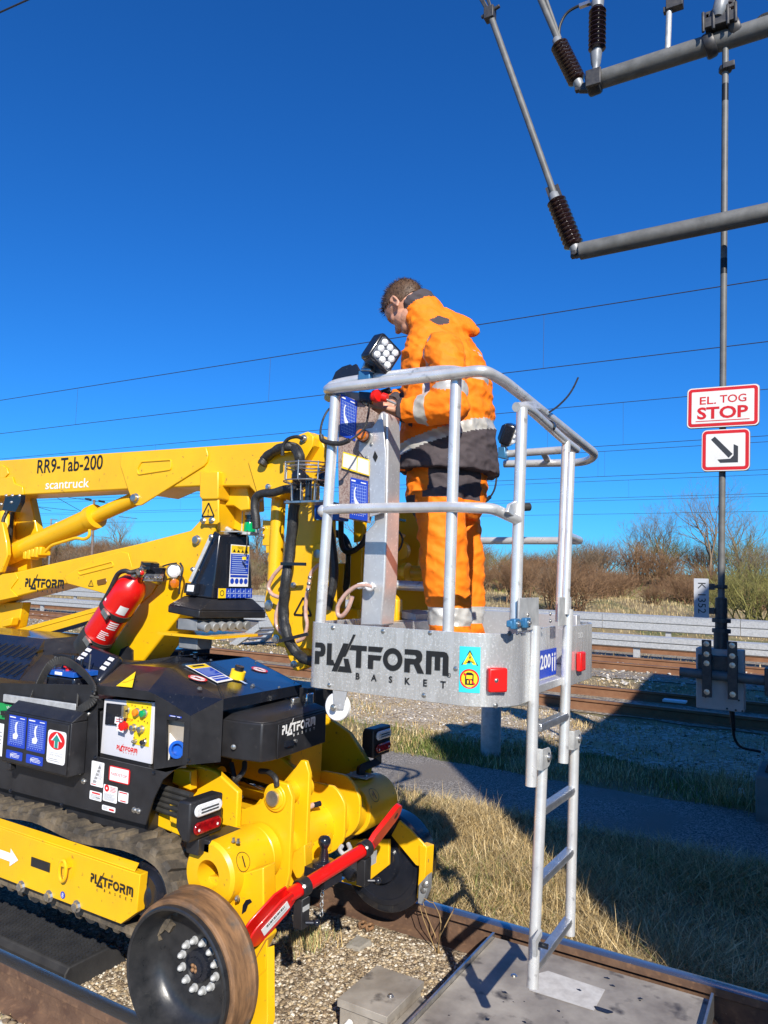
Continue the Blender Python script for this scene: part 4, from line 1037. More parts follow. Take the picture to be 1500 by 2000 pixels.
# ---- black control tower ------------------------------------------------
x = P(424, 1044, y=2.58).x; yR = P(498, 1052, x=x).y
zt = P(424, 1044, y=2.58).z; zb = P(424, 1170, y=2.58).z
l0, l1 = P(418, 1036, y=2.60), P(384, 1100, y=2.58); l2 = P(360, 1160, y=2.56)
b = MB(BLKG)
topf = [V(x - .04, 2.60, zt + .02), V(x, 2.60, zt), V(x - .01, yR - .03, zt + .01), V(x - .10, yR - .03, zt + .03)]
botf = [V(l2.x, 2.56, zb + .01), V(x + .01, 2.56, zb), V(x + .005, yR, zb), V(l2.x, yR, zb)]
b.hull(topf, botf); tower = b.build('control_tower', lift, .008)
b = MB(BLK); z1, z2 = zb - .002, zb - .075
zo = [V(l2.x - .04, 2.50, zb - .035), V(x + .02, 2.47, zb - .05), V(x + .05, yR + .05, zb - .06), V(l2.x - .04, yR + .05, zb - .06)]
b.hull([p + V(0, 0, -.002) for p in botf], zo); b.hull([p - V(0, 0, .0005) for p in zo], [p * 1 - V(0, 0, .035) for p in zo]); b.build('flared_base', tower, .005)
b = MB(GREYP); 
for k in range(6): o = V(x - .02 + .0, 2.52 + .055 * k, zb - .12); b.cyl(o, o + V(.05, 0, -.01), .022, 12)
b.box(V(x - .08, 2.66, zb - .12), (.12, .32, .05)); b.use(BLKG); b.box(V(x - .10, 2.55, zb - .125), (.14, .06, .04)); b.build('valve_row', tower, .003)
b = MB(GREYP); b.box(V(x - .12, 2.60, zb - .21), (.12, .10, .055)); b.use(BLKG); b.box(V(x - .14, 2.64, zb - .34), (.07, .06, .14)); b.build('sensor_box', tower, .006)
b = MB(YEL); b.box(V(x - .1, 2.66, zb - .172), (.36, .3, .012)); b.build('shelf', tower)
ut = V(0, 1, 0); n_ = V(1, 0, 0)
o = (P(464, 1108, x=x + .007)); w_ = .135; h_ = .20; vt = (botf[1] - topf[1]); vt = -vt.normalized(); 
o = V(x + .012, P(464, 1105, x=x).y, P(464, 1105, x=x).z)
b = MB(WHT); b.plate([(-.5 * w_, -.5 * h_), (.5 * w_, -.5 * h_), (.5 * w_, .5 * h_), (-.5 * w_, .5 * h_)], o, ut, ZU, .001); o2 = o + n_ * .001
b.use(YELP); b.rect(-.48 * w_, .30 * h_, .48 * w_, .48 * h_, o2, ut, ZU, .0006); b.use(BLKP); b.text('FARE!', o2 + ZU * .43 * h_, ut, ZU, h=.06 * h_, lift=.0012)
for k in range(4): b.poly([((-.40 + .22 * k) * w_, .32 * h_), ((-.24 + .22 * k) * w_, .32 * h_), ((-.32 + .22 * k) * w_, .395 * h_)], o2, ut, ZU, .001)
b.use(BLUP); b.rect(-.48 * w_, -.20 * h_, .48 * w_, .28 * h_, o2, ut, ZU, .0006); b.rect(-.46 * w_, -.28 * h_, .46 * w_, -.22 * h_, o2, ut, ZU, .0006)
b.use(LBLU)
for k in range(9): b.rect(-.42 * w_, (.24 - .05 * k) * h_, (.42 - .1 * (k % 2)) * w_, (.255 - .05 * k) * h_, o2, ut, ZU, .001)
b.use(BLUP)
for k in range(4): b.disc((-.36 + .24 * k) * w_, -.37 * h_, .10 * w_, o2, ut, ZU, .0008)
b.build('warning_sheet', tower, smooth=0)
o = V(x + .018, P(454, 1160, x=x).y, P(454, 1160, x=x).z + .004); w_ = .24; h_ = .045
b = MB(BLUP); b.plate([(-.5 * w_, -.5 * h_), (.5 * w_, -.5 * h_), (.5 * w_, .5 * h_), (-.5 * w_, .5 * h_)], o, ut, ZU, .001); o2 = o + n_ * .001
b.use(YELP); b.rect(-.5 * w_, -.5 * h_, -.28 * w_, .5 * h_, o2, ut, ZU, .0006); b.use(BLKP); b.ring(-.39 * w_, 0, .010, .014, o2, ut, ZU, .0009)
b.use(LBLU); b.rect(-.26 * w_, -.03 * h_, .48 * w_, .03 * h_, o2, ut, ZU, .0006)
for k in range(5): b.rect((-.16 + .15 * k) * w_, -.5 * h_, (-.15 + .15 * k) * w_, .5 * h_, o2, ut, ZU, .0006); b.poly([((-.24 + .15 * k) * w_, .1 * h_), ((-.19 + .15 * k) * w_, .15 * h_), ((-.20 + .15 * k) * w_, .4 * h_)], o2, ut, ZU, .0006); b.poly([((-.22 + .15 * k) * w_, -.4 * h_), ((-.18 + .15 * k) * w_, -.3 * h_), ((-.20 + .15 * k) * w_, -.1 * h_)], o2, ut, ZU, .0006)
b.build('movement_guide', tower, smooth=0)
b = MB(GALV); b.bar(P(414, 1045, y=2.575), P(372, 1136, y=2.545), .012, .016); b.use(STEEL)
for q in ((412, 1048), (376, 1112)): b.bolt(P(*q, y=2.56), (0, -1, 0), .008, .008)
b.build('edge_strip', tower)
b = MB(BLKG); b.slab([(362, 1138), (382, 1140), (380, 1160), (358, 1158)], 2.53, .03); b.use(LENS); b.slab([(366, 1142), (379, 1143), (377, 1156), (364, 1155)], 2.526, .003); b.build('position_lamp', tower, .003)
# beacon on the tower
bx = P(487, 1045, y=2.78)
b = MB(GALV); b.lathe(bx + V(0, 0, .0), (0, 0, 1), [(0, .05), (.012, .05), (.012, .03)], 20); b.box(bx + V(-.06, -.04, .012), (.12, .08, .006)); b.tube(smooth_path([bx + V(-.22, -.04, .03), bx + V(-.16, -.05, .05), bx + V(-.08, -.04, .015)]), .012); b.build('beacon_base', tower)
b = MB(LENSG); b.lathe(bx + V(0, 0, .012), (0, 0, 1), [(0, .024), (.004, .030), (.035, .030), (.05, .026)], 20); b.use(BLKG); b.lathe(bx + V(0, 0, .062), (0, 0, 1), [(0, .027), (.012, .027), (.012, .022), (.02, .022), (.02, .027), (.035, .027), (.035, .022), (.10, .022)], 20); b.use(GALV); b.lathe(bx + V(0, 0, .097), (0, 0, 1), [(0, .027), (.03, .027)], 20)
b.lathe(bx + V(0, 0, .165), (0, 0, 1), [(0, .052), (.008, .055), (.012, .055), (.012, .01)], 24)
for dx, dy in ((-.05, 0), (.05, 0), (0, .05)): b.cyl(bx + V(dx, dy, 0), bx + V(dx, dy, .17), .0035, 6)
b.build('green_beacon', tower)
b = MB(CABLE); b.tube(smooth_path([bx + V(.02, -.04, .02), bx + V(.03, -.05, -.05), bx + V(.02, -.05, -.10)]), .003, 6); b.use(YELP); b.box(bx + V(.02, -.052, -.115), (.022, .003, .014)); b.build('tag', tower)

# lamps on the column
b = MB(BLKG); o = P(297, 1120, y=2.57); ax_ = (V(.9, -.42, -.2).normalized(), V(.42, .9, 0).normalized(), V(.2, -.05, .98).normalized())
b.box(o, (.055, .115, .07), ax_); b.box(o + V(-.02, 0, .03), (.05, .08, .05), ax_); b.use(STEEL); b.cyl(o + V(-.02, 0, -.03), o + V(-.03, .08, -.05), .01, 8)
wl_ = b.build('work_lamp', lift, .01)
b = MB(MIRR); b.box(o + ax_[0] * .029 - ax_[2] * .014, (.006, .095, .036), ax_)
for k in range(5): b.ball(o + ax_[0] * .032 - ax_[2] * .014 + ax_[1] * (-.036 + .018 * k), .008, 8)
b.build('lens', wl_)
b = MB(CHROME); o = P(340, 1115, y=2.60); b.lathe(o, (.75, -.6, -.1), [(-.05, .012), (-.03, .028), (0, .037), (.006, .037), (.006, .033)], 24); b.use(LENS); b.lathe(o, (.75, -.6, -.1), [(.004, .033), (.010, .025), (.012, .005)], 24); b.build('round_lamp', lift)
b = MB(LENSA); b.lathe(P(341, 1140, y=2.60), (.75, -.6, -.1), [(-.02, .015), (0, .024), (.012, .02), (.016, .006)], 16); b.build('amber_lamp', lift)
b = MB(CABLE); b.tube(smooth_path([P(352, 1100, y=2.59), P(357, 1112, y=2.58), P(352, 1135, y=2.58), P(350, 1160, y=2.59)]), .005, 8); b.tube(smooth_path([P(318, 1106, y=2.58), P(330, 1102, y=2.58), P(345, 1100, y=2.59)]), .004, 8); b.build('lamp_cable', lift)

# ---- jib at the boom end --------------------------------------------------
yj = 2.70
b = MB(YEL)
b.slab([(563, 978), (613, 985), (614, 1015), (652, 1016), (656, 1272), (607, 1268), (554, 1265), (541, 1262), (531, 1253), (530, 1243), (535, 1229), (518, 1197), (515, 1180), (520, 1150), (530, 1122), (554, 1100)], yj, .02)
b.slab([(563, 978), (613, 985), (614, 1015), (652, 1016), (656, 1272), (556, 1262), (556, 1100)], yj + .14, .02)
jib = b.build('jib', lift, .005)
b = MB(YEL); b.slab([(578, 905), (584, 862), (600, 846), (622, 850), (636, 876), (634, 905), (613, 930), (613, 990), (575, 985)], yj + .01, .05); b.cyl(P(608, 862, y=yj + .02), P(608, 862, y=yj + .02) + V(.0, .16, 0), .04, 20); b.slab([(618, 870), (634, 868), (640, 892), (622, 915)], yj + .13, .03); b.build('jib_head', jib, .005)
b = MB(YEL); b.slab([(554, 1262), (567, 1295), (573, 1309), (580, 1311), (596, 1304), (606, 1298), (604, 1268)], yj + .05, .06); b.build('jib_foot', jib, .005)
b = MB(YEL); b.cyl(P(545, 968, y=yj + .03), P(536, 1135, y=yj + .03), .034, 24); b.slab([(513, 1016), (531, 1017), (531, 1066), (512, 1065)], yj + .02, .05); b.slab([(519, 1066), (530, 1066), (530, 1080), (519, 1080)], yj + .02, .04)
b.tube(fillet([P(528, 1078, y=yj + .01), P(524, 1095, y=yj + .01), P(530, 1108, y=yj + .01)], .02), .006, 8); b.use(STEEL); b.cyl(P(516, 1030, y=yj + .01), P(508, 1034, y=yj + .01), .008, 8); b.cyl(P(516, 1046, y=yj + .01), P(506, 1045, y=yj + .01), .008, 8); b.build('jib_cylinder', jib, .004)
for q, r_ in (((526, 1182), .024), ((540, 1248), .02), ((575, 1297), .016), ((623, 1082), .026), ((574, 1143), .014), ((593, 1283), .008)):
    b = MB(STEEL); b.lathe(P(*q, y=yj - .001), (0, -1, 0), [(0, r_), (.006, r_), (.007, r_ * .75), (.014, r_ * .75), (.015, r_ * .4)], 18); b.build('pivot_pin', jib)
b = MB(YEL); b.slab([(609, 1072), (616, 1062), (630, 1060), (640, 1068), (640, 1100), (609, 1098)], yj - .012, .011); b.build('pin_boss', jib, .003)
b = MB(BLKP); tri(b, 592, 1190, yj - .0008, .048); b.build('pinch_mark', jib, smooth=0)
b = MB(BLUPL); b.slab([(613, 985), (662, 985), (662, 1016), (614, 1014)], yj - .02, .08); b.build('blue_box', jib, .004)
# hose bundle
yh = 2.60
hb_ = [(511, 908), (520, 893), (540, 879), (560, 872), (576, 876), (585, 890), (587, 912), (583, 945), (577, 980), (572, 1030), (566, 1090), (560, 1130), (556, 1170), (555, 1205), (560, 1235), (568, 1258), (580, 1275), (596, 1288), (612, 1290)]
b = MB(CABLE); pth = smooth_path([P(*q, y=yh + (0.03 if i < 3 else 0) + .012 * math.sin(i * 2.1)) for i, q in enumerate(hb_)], 5)
b.tube(pth, [.0215 + .002 * math.sin(i * 1.3) for i in range(len(pth))], 12); b.tube([p + V(.018, -.006, .01) for p in pth[8:]], .008, 8); b.tube([p + V(-.016, -.010, .0) for p in pth[4:]], .007, 8)
b.build('hose_bundle', lift)
b = MB(CABLE); b.tube(smooth_path([P(*q, y=yh - .01) for q in ((580, 958), (560, 955), (535, 962), (512, 964), (500, 972), (497, 990), (500, 1012), (501, 1032))]), .019, 12); b.build('branch_hose', lift)
b = MB(BLKG)
for q0, q1 in (((549, 1101), (597, 1102)), ((555, 981), (590, 983)), ((546, 1252), (602, 1238))): b.bar(P(*q0, y=yh - .032), P(*q1, y=yh - .02), .012, .014)
b.build('hose_strap', lift)
b = MB(CABLE); b.tube(smooth_path([P(*q, y=yh - .02) for q in ((552, 890), (553, 872), (562, 858), (578, 853), (590, 856))]), .008, 8); b.tube(smooth_path([P(*q, y=yj - .01) for q in ((640, 1020), (650, 1080), (652, 1130), (640, 1190))]), .02, 8); b.build('hose', lift)
for pts2, yy in (([(553, 1103), (536, 1122), (526, 1140), (525, 1150), (532, 1161), (546, 1167)], yj - .06), ([(549, 1171), (542, 1190), (539, 1205), (541, 1224), (555, 1243)], yj - .06), ([(640, 1096), (622, 1104), (610, 1116), (606, 1126), (603, 1145), (598, 1170), (597, 1200), (600, 1222), (593, 1245), (580, 1253)], yj - .05), ([(578, 880), (588, 900), (590, 930), (587, 975)], yj - .10)):
    b = MB(HOSE); b.tube(smooth_path([P(*q, y=yy) for q in pts2]), .009, 10); b.build('clear_hose', lift)
b = MB(STEEL)
for q in ((606, 1128), (604, 1140), (602, 1152)): b.ball(P(*q, y=yj - .05), .012, 10)
b.build('hose_joint', lift)
# wire cage with three cups
cc = P(603, 942, y=2.56); rc = .108
b = MB(STEEL)
for dz, k in ((.075, 1), (.060, .96), (.0, 1)): b.tube([cc + V(math.cos(t) * rc * k, math.sin(t) * rc * k, dz) for t in [6.2832 * i / 32 for i in range(32)]], .0032, 6, closed=True)
b.tube([cc + V(math.cos(t) * rc * .6, math.sin(t) * rc * .6, .068) for t in [6.2832 * i / 24 for i in range(24)]], .003, 6, closed=True)
for i in range(8):
    t = 6.2832 * i / 8 + .2; e_ = V(math.cos(t), math.sin(t), 0)
    b.tube([cc + e_ * rc + V(0, 0, .08), cc + e_ * rc, cc + e_ * rc * .72 - V(0, 0, .012), cc + e_ * rc * .68 - V(0, 0, .085)], .003, 6)
b.box(cc + V(.02, 0, -.09), (.2, .12, .008)); cage = b.build('anemometer_cage', lift)
b = MB(BLKG); b.cyl(cc + V(0, 0, -.085), cc + V(0, 0, .02), .014, 12)
for i in range(3):
    t = 6.2832 * i / 3 + 2.6; e_ = V(math.cos(t), math.sin(t), 0); b.cyl(cc + V(0, 0, .015), cc + e_ * .065 + V(0, 0, .015), .003, 6); b.ball(cc + e_ * .068 + V(0, 0, .015), .034, 14)
b.build('wind_cup', cage)

# ---- pieces behind the basket console ---------------------------------------
b = MB(YEL)
b.slab([(684, 1075), (708, 1055), (704, 1192), (682, 1192)], 2.95, .05); b.slab([(690, 985), (715, 985), (708, 1055), (690, 1060)], 2.98, .03)
b.slab([(744, 1010), (790, 985), (832, 990), (815, 1110), (834, 1125), (834, 1192), (744, 1192)], 3.2, .06)
b.slab([(744, 1040), (768, 1035), (782, 1044), (752, 1085), (744, 1085)], 3.0, .06); b.slab([(744, 1170), (762, 1160), (776, 1172), (776, 1232), (744, 1232)], 2.86, .05)
b.slab([(640, 1100), (672, 1100), (668, 1200), (640, 1240)], 2.98, .03); b.slab([(656, 1185), (700, 1190), (700, 1214), (656, 1222)], 2.9, .05)
rot = b.build('rotator_frame', lift, .005)
b = MB(YEL); b.cyl(P(744, 1118, y=3.0), P(832, 1120, y=3.1), .035, 20); b.lathe(P(786, 1076, y=3.1), (0, -1, 0), [(0, .045), (.03, .045), (.031, .03)], 20); b.lathe(P(790, 1118, y=3.02), (1, 0, 0), [(0, .045), (.02, .045)], 20); b.build('rotator_cylinder', rot)
b = MB(TUBE); b.cyl(P(744, 1141, y=2.92), P(842, 1146, y=3.0), .022, 16); b.build('cross_tube', rot)
b = MB(CHROME); b.cyl(P(762, 1018, y=2.98), P(762, 1036, y=2.98), .026, 16); b.use(BLKG); b.box(P(765, 1016, y=2.98), (.12, .06, .01)); b.build('swivel_motor', rot)
b = MB(CABLE); b.tube(smooth_path([P(*q, y=2.95) for q in ((666, 1016), (667, 1060), (676, 1077), (692, 1075), (708, 1062), (716, 1045))]), .014, 10); b.tube(smooth_path([P(*q, y=3.0) for q in ((636, 1056), (645, 1044), (660, 1043), (674, 1055), (682, 1080), (680, 1120), (670, 1160), (660, 1190))]), .019, 10); b.tube(smooth_path([P(*q, y=2.95) for q in ((778, 1036), (786, 1052), (782, 1070), (770, 1082), (756, 1096))]), .005, 8); b.build('hose', rot)
b = MB(GALV); b.slab([(776, 1192), (812, 1200), (812, 1212), (776, 1206)], 2.9, .2); b.build('floor_bracket', rot)
b = MB(YEL); b.slab([(752, 925), (770, 905), (772, 960), (752, 985)], 2.9, .04); b.build('head_bracket', rot, .004)

# ---- rail axle -----------------------------------------------------------------
AX, AZ = -1.93, .56
b = MB(YEL)
def obround(y0, y1, r, hole=0, n=40):
    b.lathe(V(AX, y0, AZ), (0, 1, 0), ([(0, hole), (0, r - .012), (.012, r), (y1 - y0 - .004, r), (y1 - y0, r - .004), (y1 - y0, hole)] if hole else [(0, r - .004), (.004, r), (y1 - y0 - .004, r), (y1 - y0, r - .004)]), n, closed=bool(hole))
obround(2.10, 2.335, .118, .052); b.cyl(V(AX, 2.25, AZ), V(AX, 2.33, AZ), .06, 24)
b.slab([(352, 1712), (455, 1712), (455, 1760), (440, 1800), (352, 1790)], 2.15, .05)
near_h = b.build('axle_housing', lift)
b = MB(BLKP)
def circ1(b, px, py, x=None, rr=.1195):
    # circled figure one lying on the upper curve of the housing
    p = P(px, py, x=AX + .10) if x is None else x
    n = V(p.x - AX, 0, p.z - AZ).normalized(); c = V(AX, p.y, AZ) + n * rr; u = YU; v = n.cross(u)
    if v.z < 0: v = -v
    vs = []
    for k in range(33):
        for r in (.032, .0345):
            a = 6.28318 * k / 32; q = V(AX, c.y + r * math.cos(a), AZ); th = math.atan2(n.z, n.x) + r * math.sin(a) / .118
            vs.append(V(AX + rr * math.cos(th), q.y, AZ + rr * math.sin(th)))
    b.add(vs, [(2 * k, 2 * k + 1, 2 * k + 3, 2 * k + 2) for k in range(32)])
    b.text('1', c + n * .001, u, v, h=.040, lift=.0008)
circ1(b, 472, 1684); b.build('number_mark', near_h, smooth=0)
for q in ((463, 1755), (503, 1733)):
    b = MB(STEEL); p = P(*q, x=AX + .115); b.bolt(p, (1, 0, 0), .008, .008); b.build('bolt', near_h)
b = MB(YEL); obround(2.335, 3.05, .098); b.build('axle_tube', lift)
b = MB(YEL); obround(2.345, 2.395, .108)
b.build('collar', lift)
b = MB(YEL)
b.prism([V(AX - .17, 2.40, .40), V(AX + .06, 2.40, .385), V(AX + .125, 2.40, .43), V(AX + .14, 2.40, .50), V(AX + .14, 2.40, .79), V(AX + .115, 2.40, .835), V(AX + .05, 2.40, .838), V(AX + .02, 2.40, .80), V(AX - .02, 2.40, .74), V(AX - .10, 2.40, .70), V(AX - .26, 2.40, .70), V(AX - .30, 2.40, .60)], (0, .022, 0))
b.prism([V(AX - .05, 2.50, .42), V(AX + .10, 2.50, .40), V(AX + .14, 2.50, .44), V(AX + .145, 2.50, .55), V(AX + .145, 2.50, .86), V(AX + .125, 2.50, .905), V(AX + .10, 2.50, .905), V(AX + .02, 2.50, .80), V(AX - .1, 2.50, .72), V(AX - .2, 2.50, .6)], (0, .022, 0))
b.cyl(V(AX + .06, 2.385, .775), V(AX + .06, 2.60, .775), .045, 24); b.lathe(V(AX + .06, 2.398, .775), (0, -1, 0), [(0, .055), (.008, .055), (.009, .04)], 24); b.build('lug_plate', lift, .005)
b = MB(STEEL); b.lathe(V(AX + .06, 2.384, .775), (0, -1, 0), [(0, .03), (.01, .03), (.011, .022)], 20); b.bolt(P(556, 1544, y=2.49), (0, -1, 0), .014, .02); b.build('pivot_pin', lift)
b = MB(YEL)
for y, r, zc_ in ((2.77, .165, .60), (2.89, .155, .62)):
    pts2 = [(AX + r * math.cos(a) * (1.0 if math.sin(a) < 0 else 1.0), zc_ + r * math.sin(a)) for a in [2 * math.pi * i / 36 for i in range(36)]]
    pts2 = [(min(max(px_, AX - .14), AX + .15), min(pz_, zc_ + .14)) for px_, pz_ in pts2]
    b.prism([V(a, y, c) for a, c in pts2], (0, .018, 0))
b.prism([V(-2.35, 2.68, .55), V(AX - .05, 2.68, .55), V(AX + .0, 2.68, .70), V(AX - .12, 2.68, .80), V(-2.35, 2.68, .90)], (0, .03, 0)); b.prism([V(-2.35, 3.25, .5), V(AX - .05, 3.25, .55), V(AX - .02, 3.25, .72), V(AX - .15, 3.25, .86), V(-2.35, 3.25, .98)], (0, .03, 0))
b.build('flange', lift, .004)
b = MB(YEL); obround(3.04, 3.30, .116); far_h = b.build('axle_housing', lift)
b = MB(BLKP)
p = P(735, 1550, x=AX + .08); circ1(b, 733, 1551, None, .1175); b.build('number_mark', far_h, smooth=0)
# frame, hydraulics behind the axle
b = MB(YEL); b.slab([(330, 1560), (356, 1575), (372, 1592), (372, 1622), (330, 1606)], 2.16, .05); b.slab([(300, 1585), (330, 1590), (370, 1622), (368, 1640), (300, 1612)], 2.2, .06)
b.prism([V(-2.42, 2.30, .66), V(-1.98, 2.30, .66), V(-1.98, 2.30, .80), V(-2.1, 2.30, .86), V(-2.42, 2.30, .88)], (0, .03, 0))
b.prism([V(-2.42, 2.62, .66), V(-2.0, 2.62, .66), V(-1.93, 2.62, .82), V(-2.1, 2.62, .90), V(-2.42, 2.62, .92)], (0, .03, 0))
b.box2((-2.42, 2.33, .62), (-2.05, 2.62, .66)); b.box2((-2.42, 2.33, .66), (-2.38, 3.3, .93)); b.box2((-2.15, 2.66, .70), (-2.0, 2.90, .92)); b.slab([(340, 1500), (372, 1505), (372, 1545), (335, 1530)], 2.24, .04); b.build('chassis_frame', lift, .006)
b = MB(CHROME); b.cyl(V(-2.36, 2.46, .80), V(AX + .02, 2.46, .775), .020, 20); b.use(YEL); b.cyl(V(-2.7, 2.46, .82), V(-2.22, 2.46, .792), .038, 20); b.build('axle_cylinder', lift)
for k, (a0, a1, a2, a3) in enumerate((((388, 1490), (392, 1515), (395, 1530), (400, 1545)), ((452, 1490), (458, 1520), (464, 1545), (472, 1560)), ((478, 1488), (476, 1505), (465, 1520), (458, 1530)), ((508, 1506), (525, 1508), (538, 1520), (541, 1535)), ((346, 1545), (360, 1552), (378, 1556), (392, 1560)))):
    b = MB(CABLE); b.tube(smooth_path([P(*a0, y=2.42), P(*a1, y=2.40), P(*a2, y=2.38), P(*a3, y=2.38)]), .011, 8); b.build('hydraulic_hose', lift)
for k in range(5):
    b = MB(RUB); z = .80 - .022 * k; b.tube(smooth_path([V(-2.55, 2.22, z + .01), V(-2.3, 2.18, z), V(-2.08, 2.15, z + .004)]), .0115, 8); b.build('hydraulic_hose', lift)
b = MB(HOSE); b.tube([P(572, 1594, y=2.56), P(612, 1572, y=2.66)], .011, 10); b.use(BLKG); b.cyl(P(612, 1573, y=2.66), P(626, 1569, y=2.69), .012, 8); b.build('clear_hose', lift)
b = MB(CHROME); b.ball(P(574, 1576, y=2.60), .024, 14); b.use(STEEL); b.lathe(P(577, 1577, y=2.6), (1, .4, 0), [(0, .02), (.01, .024), (.02, .018)], 14); b.build('pin_head', lift)

# ---- rail wheels ------------------------------------------------------------------
DISH = material('black wheel dish', (.014, .015, .017), .30, col2=(.03, .03, .032), nscale=16, bump=.06, bscale=90, rvar=.1, col3=(.09, .085, .08), n3=110, lo3=.70, hi3=.9)
def wheel(yc, s, label):
    """s = -1 when the dished outer side faces the camera"""
    c = V(AX + .005, yc, .262)
    t = MB(RUST); t.lathe(c, (0, s, 0), [(-.03, .20), (-.03, .262), (-.022, .268), (-.008, .268), (-.001, .262), (.02, .259), (.03, .2575), (.055, .256), (.077, .252), (.085, .243), (.085, .236), (.06, .236), (-.03, .20)], 72, closed=True)
    w = t.build('rail_wheel', lift, loc=c); 
    if label: w['label'] = label
    t = MB(DISH); t.lathe(c, (0, s, 0), [(.0845, .2365), (.102, .236), (.106, .230), (.104, .222), (.088, .218), (.05, .208), (.0, .192), (-.016, .17), (-.022, .135), (-.022, .0)], 72, cap0=False); t.build('rim', w)
    t = MB(BLKG); t.lathe(c + V(0, s * -.022, 0), (0, s, 0), [(0, .055), (.018, .052), (.022, .036), (.03, .034), (.034, .018), (.02, .016), (.02, 0)], 32); t.build('hub', w)
    for i in range(4):
        t = MB(RUST); a = R(45 + 90 * i); t.ball(c + V(math.cos(a) * .011, s * .006, math.sin(a) * .011), .008, 8); t.build('hub_bolt', w)
    for i in range(12):
        a = R(15 + 30 * i + 4); t = MB(GALV); p = c + V(math.cos(a) * .082, s * -.021, math.sin(a) * .082)
        t.lathe(p, (0, s, 0), [(0, .0145), (.004, .0145), (.0045, .0115), (.017, .0115), (.024, .008), (.028, .003)], 10); t.build('wheel_nut', w)
    return w
wheel(2.055, -1, 'near rail wheel with rusty tread and black dished rim')
c = V(AX, 3.37, .225)
b = MB(BLKG); b.lathe(c, (0, 1, 0), [(0, .02), (0, .235), (.006, .243), (.03, .245), (.04, .232), (.10, .23), (.16, .225), (.17, .2)], 64)
w = b.build('rail_wheel', lift, loc=c); w['label'] = 'far rail wheel, plain black back side'
b = MB(BLKG); b.lathe(c, (0, -1, 0), [(0, .21), (.004, .206), (.0045, .18), (.001, .178)], 48); b.lathe(c, (0, -1, 0), [(0, .1), (.03, .095), (.032, .0)], 32); b.build('hub', w)
# near leg and rail sweeper
b = MB(YEL)
b.slab([(440, 1716), (514, 1694), (515, 1772), (506, 1800), (518, 1834), (488, 1892), (458, 1800)], 2.16, .07)
leg_ = b.build('wheel_arm', lift, .005)
b = MB(BLKG); pts = [(492, 1776), (488, 1762), (492, 1752), (500, 1752), (505, 1760), (506, 1772)]; b.slab([(472, 1786), (474, 1768), (480, 1758), (488, 1756), (492, 1762), (484, 1768), (480, 1780)], 2.158, .002); b.build('slot', leg_, smooth=0)
b = MB(YEL)
p0, p1, p2, p3 = P(488, 1892, y=2.155), P(521, 1836, y=2.155), P(519, 1900, y=2.155), P(508, 2030, y=2.155)
b.prism([p0, p1, p2, P(490, 1960, y=2.155), P(480, 1930, y=2.155)], (.0, .012, 0))
b.prism([P(480, 1930, y=2.15), P(519, 1893, y=2.15), P(521, 1850, y=2.15), P(522, 1995, y=2.15), P(508, 2040, y=2.15), P(470, 2060, y=2.15)], (.012, .03, 0)); b.build('rail_sweeper', lift, .003)
b = MB(YEL)
b.slab([(764, 1632), (780, 1602), (803, 1622), (833, 1654), (818, 1692), (812, 1690)], 3.34, .012); b.prism([P(818, 1650, y=3.335), P(833, 1655, y=3.335), P(830, 1712, y=3.335), P(814, 1756, y=3.335), P(818, 1700, y=3.335)], (.012, .06, 0)); sw = b.build('rail_sweeper', lift, .003)
b = MB(GREYP); b.slab([(818, 1728), (835, 1709), (834, 1740), (823, 1766), (816, 1764)], 3.32, .05); b.use(STEEL); b.bolt(P(828, 1738, y=3.318), (0.3, -1, 0), .012, .01); b.bolt(P(831, 1728, y=3.318), (.3, -1, 0), .012, .01); b.build('rubber_foot', sw, .004)
b = MB(YEL); b.slab([(672, 1640), (760, 1640), (759, 1690), (705, 1733), (665, 1722), (690, 1700)], 3.31, .02); b.build('wheel_arm', lift, .004)
b = MB(BLKG); b.ball(P(686, 1700, y=3.28), .055, 16, (1, .5, 1)); b.build('wheel_motor', lift)

# ---- tail lamps ---------------------------------------------------------------------
def tail(name, o, label):
    b = MB(BLK); b.prism([o + V(-.045, -.085, .065), o + V(-.055, -.085, .04), o + V(-.055, -.085, -.03), o + V(-.02, -.085, -.075), o + V(.014, -.085, -.075), o + V(.014, -.085, .065)], (0, .17, 0)); tl = b.build(name, lift, .008)
    for dz, mt_, nm in ((.030, LENS, 'clear_lens'), (-.032, LENSR, 'red_lens')):
        b = MB(mt_); b.prism([o + V(.0145, .066 * math.copysign(1, math.cos(a)) * .72 + .022 * math.cos(a), dz + .022 * math.sin(a)) for a in [math.pi * 2 * (i + .5) / 24 for i in range(24)]], (.014, 0, 0)); ln = b.build(nm, tl, .006)
        if mt_ is LENS:
            b = MB(MIRR); b.box(o + V(.0295, 0, dz + .005), (.002, .09, .006)); b.box(o + V(.0295, 0, dz - .006), (.002, .09, .006)); b.build('reflector_strip', tl)
        else:
            b = MB(WHT)
            for dy in (-.05, .045): b.cyl(o + V(.028, dy, dz - .004), o + V(.0295, dy, dz - .004), .005, 8)
            b.build('screw', tl)
    return tl
o = P(398, 1592, y=2.10); tail('tail_lamp', o, '')
b = MB(BLK); b.box2((o.x - .05, o.y - .03, o.z - .135), (o.x + .01, o.y + .03, o.z - .077)); b.box2((o.x - .03, o.y - .0, o.z - .13), (o.x + .035, o.y + .17, o.z - .085)); b.box2((o.x - .03, o.y + .10, o.z - .20), (o.x + .035, o.y + .16, o.z - .1305)); b.build('lamp_bracket', lift, .003)
b = MB(STEEL)
for q in ((410, 1664), (419, 1667), (456, 1643), (465, 1645)): b.bolt(P(*q, y=2.16), (0, 0, 1), .006, .012)
b.build('bolt', lift)
o = P(742, 1445, y=3.3); tail('tail_lamp', o, '')
